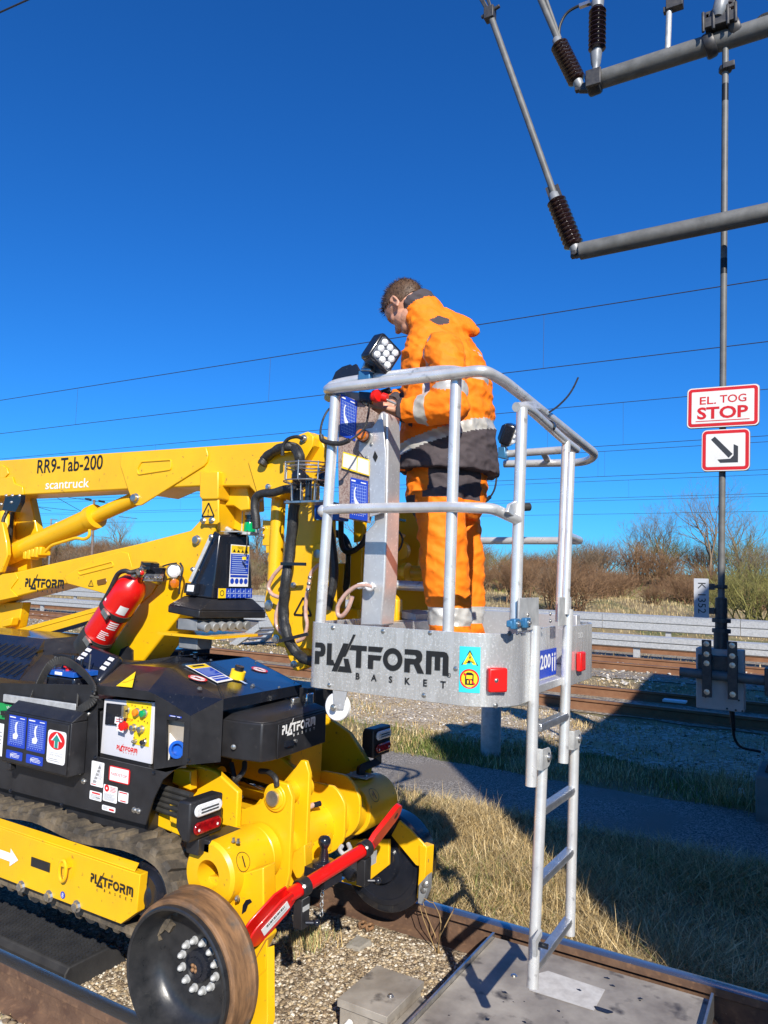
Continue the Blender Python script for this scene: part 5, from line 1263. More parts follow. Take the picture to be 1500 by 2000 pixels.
b = MB(BLK); a0, a1, a2 = V(o.x - .01, o.y, o.z - .075), V(o.x - .01, o.y - .0, o.z - .11), P(705, 1500, y=3.18); b.tube(fillet([a0, a1, a2, V(a2.x, a2.y, AZ + .12)], .01, 3), .024, 4); b.use(GALV); b.box(V(a2.x, a2.y, AZ + .125), (.12, .09, .008)); b.use(STEEL); b.bolt(V(a2.x + .045, a2.y - .02, AZ + .13), ZU, .007, .008); b.bolt(V(a2.x - .045, a2.y - .02, AZ + .13), ZU, .007, .008); b.build('lamp_bracket', lift, .003)

# ---- ball hitch and bar carriers ----------------------------------------------------
b = MB(YEL); b.slab([(572, 1664), (595, 1650), (596, 1698), (586, 1716), (578, 1716), (568, 1695)], 2.44, .05); b.slab([(596, 1655), (640, 1630), (640, 1665), (596, 1690)], 2.62, .03); b.build('hitch_bracket', lift, .004)
o = P(632, 1690, y=2.50); b = MB(BLKG); b.box(o + V(0, 0, -.03), (.10, .12, .07)); b.lathe(o + V(0, 0, .004), (0, 0, 1), [(0, .045), (.012, .045), (.016, .020), (.06, .014), (.068, .018), (.082, .025), (.095, .025), (.105, .018), (.108, .010)], 24); b.use(STEEL); b.bolt(o + V(.02, -.062, -.02), (0, -1, 0), .013, .01); b.build('ball_hitch', lift, .004)
b = MB(GALV); b.tube(smooth_path([P(668, 1652, y=2.62), P(664, 1660, y=2.60), P(672, 1668, y=2.6), P(684, 1660, y=2.62), P(680, 1648, y=2.64)]), .009, 8); b.slab([(676, 1690), (722, 1668), (720, 1694), (700, 1702)], 2.74, .06); b.slab([(560, 1762), (590, 1758), (592, 1782), (578, 1768)], 2.30, .04); b.build('shackle', lift)
for k in range(6):
    b = MB(STEEL); p = V(-1.70, 2.50, .43 - .018 * k); b.tube([p + (V(math.cos(t) * .007, 0, math.sin(t) * .012) if k % 2 else V(0, math.cos(t) * .007, math.sin(t) * .012)) for t in [6.2832 * i / 10 for i in range(10)]], .0025, 5, closed=True); b.build('chain_link', lift)
# ================================================================== BASKET (part of the lift machine)
BX0, BX1, BY0, BY1, BZ0, BZ1 = -1.640, -.868, 2.25, 3.46, 1.245, 1.482
def plan_path(x0, x1, y0, y1, r, n=8, start=None, end=None):
    pts = [V(*start, 0)] if start else []
    for cx, cy, a0 in ((x0 + r, y0 + r, 270), (x1 - r, y0 + r, 0), (x1 - r, y1 - r, 90), (x0 + r, y1 - r, 180)):
        pass
    return pts
def arc(cx, cy, r, a0, a1, n=8): return [(cx + r * math.cos(R(a0 + (a1 - a0) * i / n)), cy + r * math.sin(R(a0 + (a1 - a0) * i / n))) for i in range(n + 1)]
r = .17
KICK = material('spotted aluminium sheet', (.60, .60, .595), .27, .6, col2=(.72, .72, .715), nscale=7, nlo=.4, nhi=.6, stretch=(6, 6, .6), rvar=.08, bump=.05, bscale=30, bdist=.003, col3=(.88, .88, .88), n3=150, lo3=.57, hi3=.64)
def wall(path, z0, z1, th, name, par, mat=KICK, bevel=0):
    n = len(path); outs = []; ins = []
    for i, (x, y) in enumerate(path):
        a = path[max(i - 1, 0)]; c = path[min(i + 1, n - 1)]; d = V(c[0] - a[0], c[1] - a[1], 0).normalized(); nn = V(d.y, -d.x, 0)
        outs.append((x, y)); ins.append((x - nn.x * th, y - nn.y * th))
    vs = [(x, y, z0) for x, y in outs] + [(x, y, z1) for x, y in outs] + [(x, y, z1) for x, y in ins] + [(x, y, z0) for x, y in ins]
    fs = []
    for i in range(n - 1):
        for k in range(4): fs.append((k * n + i, k * n + i + 1, ((k + 1) % 4) * n + i + 1, ((k + 1) % 4) * n + i))
    fs += [(0, n, 2 * n, 3 * n), (n - 1, 4 * n - 1, 3 * n - 1, 2 * n - 1)]
    b = MB(mat); b.add(vs, fs); return b.build(name, par, bevel)
front = [(BX0 + .0, BY1 - .3), (BX0, BY0 + .05)] + arc(BX0 + .05, BY0 + .05, .05, 180, 270, 6)[1:] + [(BX0 + .3, BY0), (BX1 - .4, BY0)] + arc(BX1 - r, BY0 + r, r, 270, 360, 12) + [(BX1, 2.50)]
basket = wall(front, BZ0, BZ1, .004, 'basket', lift, bevel=.0015)
far = [(BX1, 2.93)] + arc(BX1 - r, BY1 - r, r, 0, 90, 12) + [(BX0 + .3, BY1), (BX0, BY1), (BX0, BY1 - .3)]
wall(far, BZ0, BZ1, .004, 'far_kick_plate', basket, bevel=.0015)
b = MB(ALU); b.prism([V(-1.24 + (x + 1.24) * .985, 2.855 + (y - 2.855) * .99, BZ0 + .012) for x, y in front + far], (0, 0, .03)); b.build('floor', basket, .003)
b = MB(KICK); b.prism([V(BX1 - .05, 2.50, BZ0 + .0), V(BX1 - .05, 2.93, BZ0), V(BX1 - .05, 2.93, BZ1), V(BX1 - .05, 2.50, BZ1)], (.005, 0, 0)); b.prism([V(BX1 - .15, 2.51, BZ0 - .001), V(BX1 - .10, 2.51, BZ0 - .035), V(BX1 + .02, 2.51, BZ0 - .01), V(BX1 + .02, 2.51, BZ0 + .01)], (0, .02, 0)); gate = b.build('gate_plate', basket)
b = MB(BLUP); ya, yb_ = P(1040, 1310, x=BX1 - .0435).y, P(1086, 1310, x=BX1 - .0435).y; o = V(BX1 - .0435, (ya + yb_) / 2, 1.345); w_ = yb_ - ya; b.plate([(-.5 * w_, -.052), (.5 * w_, -.052), (.5 * w_, .052), (-.5 * w_, .052)], o, YU, ZU, .001); b.use(WHT); b.text('kg200', o + V(.0012, -.12 * w_, 0), YU, ZU, w=.70 * w_, h=.070, lift=.0006, bold=.02)
for k in (.31 * w_, .42 * w_): b.disc(k, .028, .007, o + V(.0012, 0, 0), YU, ZU, .0006, 12); b.poly([(k - .008, .018), (k + .008, .018), (k + .005, -.036), (k - .005, -.036)], o + V(.0012, 0, 0), YU, ZU, .0006)
b.build('load_sign', basket, smooth=0)
# lettering on the front
y_ = BY0 - .0012
b = MB(BLKP); s0, s1 = P(613, 1296, y=y_), P(881, 1321, y=y_)
hh_ = (s1.x - s0.x) / 6.95
logo(b, V(s0.x + .004, y_, s0.z), V(1, 0, (s1.z - s0.z) / (s1.x - s0.x) + .0), ZU, hh_ * .975); o = P(877, 1319, y=y_); b.ring(0, 0, .006, .0075, o, XU, ZU, .001, 20); b.text('R', o, XU, ZU, h=.008, lift=.001); b.build('lettering', basket, smooth=0)
def rsurf(px, py):
    """point, tangent and normal on the front sheet or its rounded corner"""
    p = P(px, py, y=BY0)
    if p.x <= BX1 - r: return p, XU.copy(), V(0, -1, 0)
    d = Vector(FW + RT * (px - 750) / FPX - UP * (py - 1000) / FPX); e = Vector(EYE); c = V(BX1 - r, BY0 + r, 0)
    A = d.x ** 2 + d.y ** 2; B = 2 * ((e.x - c.x) * d.x + (e.y - c.y) * d.y); Cc = (e.x - c.x) ** 2 + (e.y - c.y) ** 2 - r * r
    D_ = B * B - 4 * A * Cc
    if D_ < 0: return p, XU.copy(), V(0, -1, 0)
    t = (-B - math.sqrt(D_)) / (2 * A); p = e + d * t; n = V(p.x - c.x, p.y - c.y, 0).normalized()
    return p, V(-n.y, n.x, 0), n
# turquoise warning sticker wraps onto the corner: built as a strip following the sheet
def wrap(px0, py0, px1, py1, name, mats, par):
    b = MB(); cols = 14
    A = [rsurf(px0 + (px1 - px0) * i / cols, (py0 + py1) / 2)[0] for i in range(cols + 1)]; N_ = [rsurf(px0 + (px1 - px0) * i / cols, (py0 + py1) / 2)[2] for i in range(cols + 1)]
    zt, zb = rsurf((px0 + px1) / 2, py0)[0].z, rsurf((px0 + px1) / 2, py1)[0].z
    S = [0]
    for i in range(cols): S.append(S[-1] + (V(A[i + 1].x, A[i + 1].y, 0) - V(A[i].x, A[i].y, 0)).length)
    W = S[-1]; H = zt - zb
    def pt(u, v, l):
        s = u * W; i = min(max(0, sum(1 for k in S if k <= s) - 1), cols - 1); f = (s - S[i]) / (S[i + 1] - S[i]); q = A[i].lerp(A[i + 1], f); n = N_[i].lerp(N_[i + 1], f).normalized()
        q = V(q.x, q.y, zb + v * H); return q + n * l
    def poly(pts, l, mat):
        b.use(mat); b.add([pt(u, v, l) for u, v in pts], [tuple(range(len(pts)))])
    for i in range(cols): poly([(i / cols, 0), ((i + 1) / cols, 0), ((i + 1) / cols, 1), (i / cols, 1)], .0012, mats)
    return b, poly, W, H
b, poly, W, H = wrap(897, 1263, 938, 1353, 's', CYAP, basket)
k = W / H
poly([(.10, .59), (.90, .59), (.5, .93)], .0018, BLKP); poly([(.18, .61), (.82, .61), (.5, .885)], .0023, YELP)
poly([(.48, .85), (.56, .76), (.52, .76), (.54, .71), (.46, .77), (.5, .77)], .0028, BLKP); poly([(.30, .65), (.60, .685), (.74, .65), (.55, .67), (.5, .64)], .0028, BLKP); poly([(.42, .70), (.55, .70), (.52, .665), (.4, .665)], .0028, BLKP)
ci = lambda r_: [(.5 + r_ * math.cos(2 * math.pi * i / 28), .30 + r_ * k * math.sin(2 * math.pi * i / 28)) for i in range(28)]
poly(ci(.46), .0018, REDP); poly(ci(.38), .0023, YELP)
poly([(.30, .17), (.70, .17), (.70, .40), (.60, .44), (.40, .44), (.30, .40)], .0028, BLKP); poly([(.36, .30), (.64, .30), (.64, .38), (.36, .38)], .0033, YELP); poly([(.40, .20), (.47, .20), (.47, .27), (.40, .27)], .0033, YELP); poly([(.54, .20), (.61, .20), (.61, .27), (.54, .27)], .0033, YELP)
poly([(.22, .40), (.27, .43), (.78, .20), (.73, .17)], .0038, REDP); b.build('hazard_sticker', basket, smooth=0)
for q in ((968, 1327),):
    p, tu, n = rsurf(*q); b = MB(REDPL); b.box(p + n * .012, (.066, .022, .078), (tu, n, ZU)); rf = b.build('red_reflector', basket, .006)
    b = MB(STEEL); b.bolt(p + n * .0235 + tu * -.008, n, .005, .003); b.build('screw', basket)
p = V(BX1 + .004, 3.09, 1.335); b = MB(REDPL); b.box(p + V(.010, 0, 0), (.022, .07, .078)); b.build('red_reflector', basket, .006)
b = MB(WHT); b.text('TUCK', V(BX1 + .0015, 3.12, 1.44), YU, ZU, h=.022, w=.07); b.build('lettering', basket, smooth=0)
for q in ((650, 1226), (748, 1233), (840, 1236), (890, 1306), (643, 1338), (968, 1378), (828, 1358), (995, 1237)):
    p, tu, n = rsurf(*q); b = MB(STEEL); b.bolt(p, n, .006, .003); b.build('rivet', basket)
# tubes: posts, knee rail, top rail
rt = .0195
def post(px_b, py_b, px_t, py_t, y=None, x=None, r_=rt, name='post'):
    a = P(px_b, py_b, y=y, x=x) if y else P(px_b, py_b, x=x)
    c = P(px_t, py_t, y=y) if y else P(px_t, py_t, x=x)
    b = MB(TUBE); b.cyl(a, c, r_, 20); return b.build(name, basket)
zt_ = 2.36
TL = P(645, 765, y=2.262)
post(624, 1240, 655, 775, y=2.275); post(875, 1240, 891, 738, y=2.275)
pt_ = P(1020, 800, x=-.885)
post(1006, 1225, 1020, 798, x=-.885); post(1093, 1215, 1106, 862, x=-.885, r_=.018); post(1103, 1200, 1115, 885, x=-.865, r_=.018); post(914, 1200, 938, 930, y=3.43)
# top rail: front tube, rounded corner, side, far end
c1 = P(648, 762, y=2.27); c2 = P(905, 728, y=2.25); cor = P(936, 722, y=2.25); cor.x = -.945
side2 = P(1040, 800, x=-.935); far1 = P(1168, 886, x=-.885)
z2 = c2.z
path = [P(642, 764, y=2.335), P(640, 760, y=2.27), V(c1.x + .03, 2.25, P(662, 757, y=2.25).z), c2, V(-.955, 2.25, z2), V(-.935, 2.27 + .1, z2 - .006), V(-.90, 3.50, far1.z + .0), V(-.99, 3.63, far1.z - .012), P(985, 906, y=3.63)]
p0 = fillet(path, .13, 8)
b = MB(TUBE); b.tube(p0, rt, 18); b.build('top_rail', basket)
inn = [P(643, 764, y=2.345), P(652, 752, y=2.36), P(700, 742, y=2.37), P(800, 730, y=2.36), P(870, 724, y=2.345), V(-1.03, 2.275, z2 + .005)]
b = MB(TUBE); b.tube(smooth_path(inn, 6), rt, 18); b.build('hand_rail', basket)
b = MB(material('yellow weld primer', (.55, .40, .10), .6, col2=(.45, .42, .36), nscale=60)); b.ball(P(645, 777, y=2.30), .024, 14, (1, 1.1, .7)); b.build('rail_joint', basket)
# inner side rail that carries the two right posts
si = [P(1008, 795, x=-.90), P(1030, 797, x=-.885), P(1060, 822, x=-.89), P(1100, 858, x=-.89), P(1126, 878, x=-.89)]
b = MB(TUBE); b.tube(smooth_path(si, 6), .017, 16); b.build('side_rail', basket)
b = MB(TUBE); b.prism([P(1016, 785, x=-.90), P(1035, 785, x=-.90), P(1050, 800, x=-.90), P(1016, 800, x=-.90)], (.02, 0, 0)); b.build('rail_gusset', basket, .004)
b = MB(BLKG); b.lathe(P(1074, 832, x=-.89), (V(0, 1, 0)), [(-.01, .021), (.012, .021)], 16); b.build('rail_sleeve', basket)
e1 = [P(985, 887, y=3.50), P(1110, 878, y=3.5), P(1130, 871, y=3.44), P(1118, 868, x=-.93)]
b = MB(TUBE); b.tube(fillet(e1, .06, 6), .019, 16); b.build('far_rail', basket)
b = MB(TUBE); b.bar(P(1062, 885, y=3.52), P(1070, 900, y=3.62), .03, .012); b.build('rail_stay', basket)
# knee rail
kn = [P(632, 998, y=2.275), P(655, 994, y=2.262), P(880, 990, y=2.262), P(930, 992, y=2.262), V(-.93, 2.29, P(930, 992, y=2.262).z), P(1012, 1016, x=-.885)]
kp = fillet(kn, .10, 6); b = MB(TUBE); b.tube(kp, .0185, 18); b.ball(kp[0], .024, 12); b.build('knee_rail', basket)
b = MB(TUBE); b.tube(fillet([P(922, 1056, y=3.44), P(1110, 1056, y=3.44), P(1133, 1056, y=3.40), P(1106, 1046, x=-.88)], .05, 5), .018, 16); b.build('far_knee_rail', basket)
b = MB(TUBE); b.prism([P(990, 985, x=-.895), P(1003, 978, x=-.895), P(1006, 1012, x=-.895), P(996, 1008, x=-.895), P(986, 1000, x=-.895)], (.012, 0, 0)); b.build('latch_plate', basket, .002)
b = MB(RUB); b.cyl(P(1010, 991, x=-.89), P(1034, 990, x=-.86), .014, 16); b.build('rubber_buffer', basket)
# blue clamp and hinge plates at the gate
b = MB(GALV); b.prism([V(BX1 + .003, 2.36, 1.49), V(BX1 + .003, 2.56, 1.49), V(BX1 + .003, 2.56, 1.60), V(BX1 + .003, 2.36, 1.60)], (.006, 0, 0)); b.build('hinge_plate', basket, .001)
b = MB(GALV); b.prism([V(BX1 + .003, 2.80, 1.49), V(BX1 + .003, 2.96, 1.49), V(BX1 + .003, 2.96, 1.60), V(BX1 + .003, 2.80, 1.60)], (.006, 0, 0)); b.build('hinge_plate', basket, .001)
b = MB(BLUZ); c = P(1010, 1217, x=-.86); b.box(c, (.02, .15, .022)); b.box(c + V(.012, -.052, 0), (.02, .044, .034)); b.box(c + V(.012, .052, 0), (.02, .044, .034)); cl = b.build('blue_clamp', basket, .004)
b = MB(STEEL)
for dy in (-.052, .052): b.lathe(c + V(.022, dy, 0), (1, 0, 0), [(0, .010), (.004, .010), (.005, .006), (.008, .006)], 14)
b.build('clamp_bolt', basket)
for q in ((1031, 1201), (1075, 1199), (1075, 1213)):
    b = MB(STEEL); b.bolt(P(*q, x=BX1 + .009), (1, 0, 0), .005, .003); b.build('rivet', basket)
# roller under the front
b = MB(WHTPL); o = P(660, 1380, y=2.27); b.lathe(o, (0, -1, 0), [(-.012, .02), (-.012, .045), (-.008, .05), (.008, .05), (.012, .046), (.012, .012), (.016, .012), (.016, .0)], 36); ro = b.build('nylon_roller', basket)
b = MB(ALU); b.slab([(650, 1346), (678, 1350), (670, 1386), (652, 1386)], 2.252, .005); b.use(STEEL); b.bolt(o + V(0, -.03, 0), (0, -1, 0), .009, .006); b.build('roller_bracket', basket)
# ladder
lad = MB(TUBE); lx = -.86; rl = .0195
lad.cyl(P(1045, 1222, x=lx), P(1037, 1535, x=lx), rl, 20); lad = lad.build('ladder_rail', basket)
b = MB(TUBE); b.cyl(P(1110, 1190, x=lx), P(1100, 1490, x=lx), rl, 20); b.build('ladder_rail', basket)
b = MB(TUBE); b.cyl(P(1060, 1470, x=lx + .006), P(1040, 1928, x=lx + .006), rl, 20); b.build('ladder_rail', basket)
b = MB(TUBE); b.cyl(P(1122, 1440, x=lx + .006), P(1113, 1826, x=lx + .006), rl, 20); b.build('ladder_rail', basket)
CHK = material('chequer rung', (.62, .63, .65), .32, .85, col2=(.45, .46, .48), nscale=14, bump=.9, bscale=150, bdist=.003)
for a, c in (((1046, 1422), (1108, 1396)), ((1054, 1585), (1120, 1540)), ((1046, 1728), (1116, 1660)), ((1040, 1893), (1112, 1796))):
    b = MB(CHK); p, q = P(*a, x=lx), P(*c, x=lx); d = (q - p).normalized(); p += d * .012; q -= d * .012; n = d.cross(V(1, 0, 0)).normalized()
    b.prism([p + V(x, 0, 0) + n * z for x, z in ((-.016, -.014), (.016, -.014), (.019, 0), (.016, .014), (-.016, .014), (-.019, 0))], q - p); b.build('ladder_rung', basket, .002)
for a in ((1050, 1476), (1112, 1440)):
    b = MB(GALV); p = P(*a, x=lx - .0); y = p.y
    pts = [(-.045, -.038), (.018, -.038)] + [(.018 + .034 * math.cos(t), -.004 + .034 * math.sin(t)) for t in [R(-80 + 20 * i) for i in range(10)]] + [(-.045, .034)]
    b.prism([p + V(0.028, u, w) for u, w in pts], (.004, 0, 0)); b.prism([p + V(-.025, u, w) for u, w in pts], (.004, 0, 0)); b.prism([p + V(-.0209, -.045, -.038), p + V(.0279, -.045, -.038), p + V(.0279, -.045, .034), p + V(-.0209, -.045, .034)], (0, .004, 0)); hg_ = b.build('ladder_hinge', basket, .001)
    b = MB(STEEL); b.lathe(p + V(.032, .020, -.004), (1, 0, 0), [(0, .017), (.002, .017), (.0025, .011), (.010, .010), (.012, .006)], 16); b.build('hinge_bolt', basket)
b = MB(GALV); p = P(1035, 1836, x=lx + .006); b.prism([p + V(.02, u, w) for u, w in ((-.035, .02), (.03, .03), (.03, .01), (-.01, 0), (-.015, -.035), (-.03, -.035))], (.012, 0, 0)); b.use(BLKG); b.cyl(p + V(.02, .02, -.015), p + V(.055, .02, -.015), .009, 12); b.build('catch', basket)

# console ----------------------------------------------------------------
yc = 2.42
b = MB(ALU)
b.slab([(722, 830), (746, 802), (757, 808), (758, 880), (756, 1000), (751, 1140), (744, 1222), (703, 1222), (713, 1040), (731, 1020)], yc, .10)
b.build('console_column', basket, .006)
b = MB(BROWNSP)
b.slab([(661, 768), (699, 783), (735, 806), (735, 812), (727, 835), (716, 850), (720, 905), (722, 1000), (720, 1022), (662, 1010), (660, 900)], yc - .02, .018)
cons = b.build('console', basket, .002)
b = MB(ALU); b.slab([(703, 840), (727, 835), (746, 806), (753, 880), (752, 1000), (722, 1010), (720, 905), (700, 880)], yc - .026, .0055); b.build('console_face', basket, .002)
def chart_px(tl, tr, br, bl_, y, name, par):
    q = [P(*k, y=y) for k in (tl, tr, br, bl_)]
    n = V(0, -1, 0); b = MB(BLUP); b.prism(q, n * .001); f = lambda u, v, l: q[0] * (1 - u) * (1 - v) + q[1] * u * (1 - v) + q[2] * u * v + q[3] * (1 - u) * v + n * l
    def rc(u0, v0, u1, v1, mat, l=.0016): b.use(mat); b.face([f(u0, v0, l), f(u1, v0, l), f(u1, v1, l), f(u0, v1, l)])
    for i in range(9): rc(.1 + i * .1, .14, .112 + i * .1, .84, LBLU)
    for i in range(10): rc(.08, .14 + i * .078, .92, .147 + i * .078, LBLU)
    rc(.06, .05, .3, .085, WHT); rc(.6, .06, .9, .085, WHT)
    for i in range(6): rc(.15 + i * .12, .88, .18 + i * .12, .90, WHT)
    b.use(WHT); b.face([f(u, v, .0021) for u, v in ((.30, .66), (.46, .70), (.52, .60), (.42, .55), (.30, .45), (.28, .3), (.36, .22), (.28, .22), (.22, .34), (.24, .5))])
    return b.build(name, par, smooth=0)
chart_px((666, 769), (698, 784), (694, 862), (664, 850), yc - .0215, 'working_area_chart', cons)
chart_px((685, 932), (719, 940), (718, 1018), (683, 1012), yc - .028, 'working_area_chart', cons)
WT = material('white notice paper', (.72, .68, .62), .6)
b = MB(YELP); b.slab([(670, 882), (721, 898), (721, 930), (667, 914)], yc - .0285, .002); b.use(WT)
b.slab([(671, 885), (697, 893), (696, 920), (669, 911)], yc - .0295, .001); b.slab([(699, 893), (720, 900), (720, 928), (698, 921)], yc - .0295, .001); b.build('notice', cons)
o = P(712, 853, y=yc - .03); b = MB(BLKG); b.lathe(o, (.25, -1, 0), [(0, .026), (.018, .026)], 20); b.use(LENSA); b.lathe(o, (.25, -1, 0), [(.018, .022), (.045, .021), (.052, .015), (.053, .0)], 24); b.build('amber_lamp', cons)
b = MB(BLKP); b.face([P(*q, y=yc - .0275) for q in ((732, 880), (738, 892), (733, 903), (728, 893))]); b.build('sensor_mark', cons)
b = MB(STEEL)
for q in ((716, 894), (725, 868)): b.bolt(P(*q, y=yc - .027), (0, -1, 0), .005, .003)
b.build('rivet', cons)
# control box on top, emergency stop, lever cover, lamp
b = MB(GREYP); b.slab([(672, 764), (724, 768), (724, 790), (700, 786), (674, 776)], yc + .0, .10); b.use(BLKG); b.slab([(700, 764), (726, 766), (725, 789), (701, 785)], yc - .02, .019); cb = b.build('control_box', basket, .004)
o = P(734, 777, y=yc - .03); b = MB(REDPL); b.lathe(P(727, 776, y=yc - .02), (1, -.25, .05), [(0, .014), (.012, .016), (.018, .026), (.036, .024), (.04, .012)], 20); b.lathe(o + V(.03, .0, -.0), (1, .2, -.3), [(0, .018), (.02, .016), (.022, .008)], 16); b.use(STEEL); b.cyl(o + V(.04, 0, -.008), o + V(.085, .01, -.03), .005, 8); b.build('emergency_stop_button', basket)
b = MB(BLKG)
o = P(672, 775, y=yc + .06); pts = []
for a in range(100, 241, 10): pts.append(o + V(math.cos(R(a)) * .135 + .075, 0, math.sin(R(a)) * .135 + .0))
inner = [o + V(math.cos(R(a)) * .085 + .10, 0, math.sin(R(a)) * .095 + .0) for a in range(235, 104, -10)]
b.prism(pts + inner, (0, .012, 0)); b.build('lever_cover', basket, .002)
b = MB(BLKG); b.slab([(648, 742), (655, 726), (668, 716), (684, 711), (688, 724), (680, 730), (678, 736), (690, 732), (697, 742), (690, 752), (660, 772), (652, 800), (646, 790)], yc + .08, .012); b.build('lever_cover', basket, .002)
b = MB(BLKG); b.slab([(724, 768), (760, 756), (764, 766), (752, 772), (752, 780), (728, 780)], yc + .02, .01); b.build('lever_cover', basket, .002)
b = MB(BLUZ); b.slab([(700, 724), (722, 724), (721, 752), (699, 752)], 2.325, .045); b.use(STEEL); b.slab([(704, 719), (724, 719), (724, 725), (704, 724)], 2.32, .055); b.build('lamp_clamp', basket, .003)
def flood(o, n, s, name, par, up=V(0, 0, 1), roll=0):
    n = n.normalized(); u = up.cross(n).normalized(); v = n.cross(u)
    ca, sa = math.cos(R(roll)), math.sin(R(roll)); u, v = u * ca + v * sa, v * ca - u * sa
    sq = lambda k, d: [o + u * (a * s * k) + v * (c * s * k) + n * d for a, c in ((-.5, -.42), (-.42, -.5), (.42, -.5), (.5, -.42), (.5, .42), (.42, .5), (-.42, .5), (-.5, .42))]
    b = MB(BLKG); b.hull(sq(1, 0), sq(1, -.45 * s)); b.hull(sq(1, -.451 * s), sq(.62, -.66 * s)); fl = b.build(name, par, .006)
    b = MB(MIRR); b.hull(sq(.82, .0005), sq(.80, .004)); b.build('reflector', par)
    b = MB(LENS)
    for i in range(3):
        for j in range(3): b.lathe(o + u * ((i - 1) * .25 * s) + v * ((j - 1) * .25 * s) + n * .004, n, [(0, .115 * s), (.006, .10 * s), (.010, .05 * s), (.011, 0)], 12)
    b.build('lens', par); return fl
o = P(753, 691, y=2.33); flood(o, V(.92, -.40, -.12), .118, 'work_lamp', basket, roll=-30)
b = MB(STEEL); b.bar(P(714, 722, y=2.35), P(722, 700, y=2.36), .04, .03); b.use(BLKG); b.bar(P(724, 712, y=2.36), P(738, 742, y=2.37), .03, .03); b.build('lamp_bracket', basket, .003)
o = P(1004, 852, y=3.5); flood(o, V(.9, .25, -.35), .11, 'work_lamp', basket, roll=15)
b = MB(BLUZ); b.slab([(973, 873), (986, 873), (987, 896), (972, 893)], 3.46, .05); b.use(STEEL); b.slab([(979, 848), (989, 846), (990, 874), (977, 874)], 3.48, .012); b.build('lamp_clamp', basket, .003)
# cables
b = MB(CABLE); b.tube(smooth_path([P(*q, y=y) for q, y in (((653, 792), 2.33), ((640, 802), 2.30), ((630, 822), 2.28), ((626, 845), 2.26), ((632, 862), 2.25), ((650, 866), 2.24), ((672, 865), 2.25), ((695, 852), 2.28), ((712, 835), 2.32), ((719, 812), 2.36), ((722, 790), 2.40))]), .0042, 8)
b.tube(smooth_path([P(*q, y=2.248) for q in ((627, 850), (630, 860), (645, 865), (665, 866), (682, 860))]), .0095, 10); b.build('lamp_cable', basket)
b = MB(CABLE); b.tube(smooth_path([P(*q, y=2.44) for q in ((706, 800), (716, 818), (719, 790))]), .004, 6); b.build('lamp_cable', basket)
b = MB(CABLE); b.tube(smooth_path([P(*q, y=3.4) for q in ((970, 900), (970, 930), (966, 955), (956, 972), (945, 980))]), .005, 8); b.tube(smooth_path([P(*q, y=3.4) for q in ((958, 970), (945, 980), (930, 984))]), .010, 8); b.build('lamp_cable', basket)
b = MB(CABLE); b.tube(smooth_path([P(*q, x=-.89) for q in ((1073, 805), (1090, 793), (1108, 775), (1120, 757), (1129, 738))]), .004, 8); b.build('cable_end', basket)
b = MB(HOSE); b.tube(smooth_path([P(*q, y=2.38) for q in ((728, 1146), (712, 1143), (695, 1146), (680, 1156), (668, 1170), (660, 1185), (660, 1200), (668, 1203), (678, 1192), (685, 1175), (688, 1165))]), .0085, 10); b.build('clear_hose', basket)
b = MB(WHTPL); b.tube(smooth_path([P(700, 1145, y=2.385), P(714, 1143, y=2.385), P(722, 1150, y=2.385), P(730, 1142, y=2.385)]), .012, 10); b.build('hose_fitting', basket)
# floor beams seen over the front edge
b = MB(ALU); b.box2((-1.58, 2.55, BZ0 + .043), (-1.50, 3.35, BZ1 - .01)); b.build('inner_beam', basket, .003)
b = MB(ALU); b.box2((-1.52, 3.36, BZ0 + .043), (-.95, 3.42, BZ1 + .03)); b.build('inner_beam', basket, .003)
# ================================================================== PERSON
from mathutils import noise as mnoise
FWD = V(-.95, .31, 0).normalized(); LFT = V(-FWD.y, FWD.x, 0) * 1.0          # facing, and his left (towards the camera)
if LFT.y > 0: LFT = -LFT
def loft(b, rings, n=28):
    """rings: (centre, half size along A, half size along B, A, B)"""
    vs = []
    for c, a, d, A, B in rings:
        vs += [c + A * (a * math.cos(2 * math.pi * k / n)) + B * (d * math.sin(2 * math.pi * k / n)) for k in range(n)]
    N = len(rings); fs = []
    for i in range(N - 1): fs += [(i * n + k, i * n + (k + 1) % n, (i + 1) * n + (k + 1) % n, (i + 1) * n + k) for k in range(n)]
    fs += [tuple(range(n - 1, -1, -1)), tuple(range((N - 1) * n, N * n))]
    b.add(vs, fs)
def ellipsoid(b, c, A, B, C, n=20):
    vs = []; fs = []; m_ = n // 2
    for i in range(m_ + 1):
        t = math.pi * i / m_
        for k in range(n):
            p = 2 * math.pi * k / n; vs.append(c + A * (math.sin(t) * math.cos(p)) + B * (math.sin(t) * math.sin(p)) + C * math.cos(t))
    for i in range(m_): fs += [(i * n + k, i * n + (k + 1) % n, (i + 1) * n + (k + 1) % n, (i + 1) * n + k) for k in range(n)]
    b.add(vs, fs)
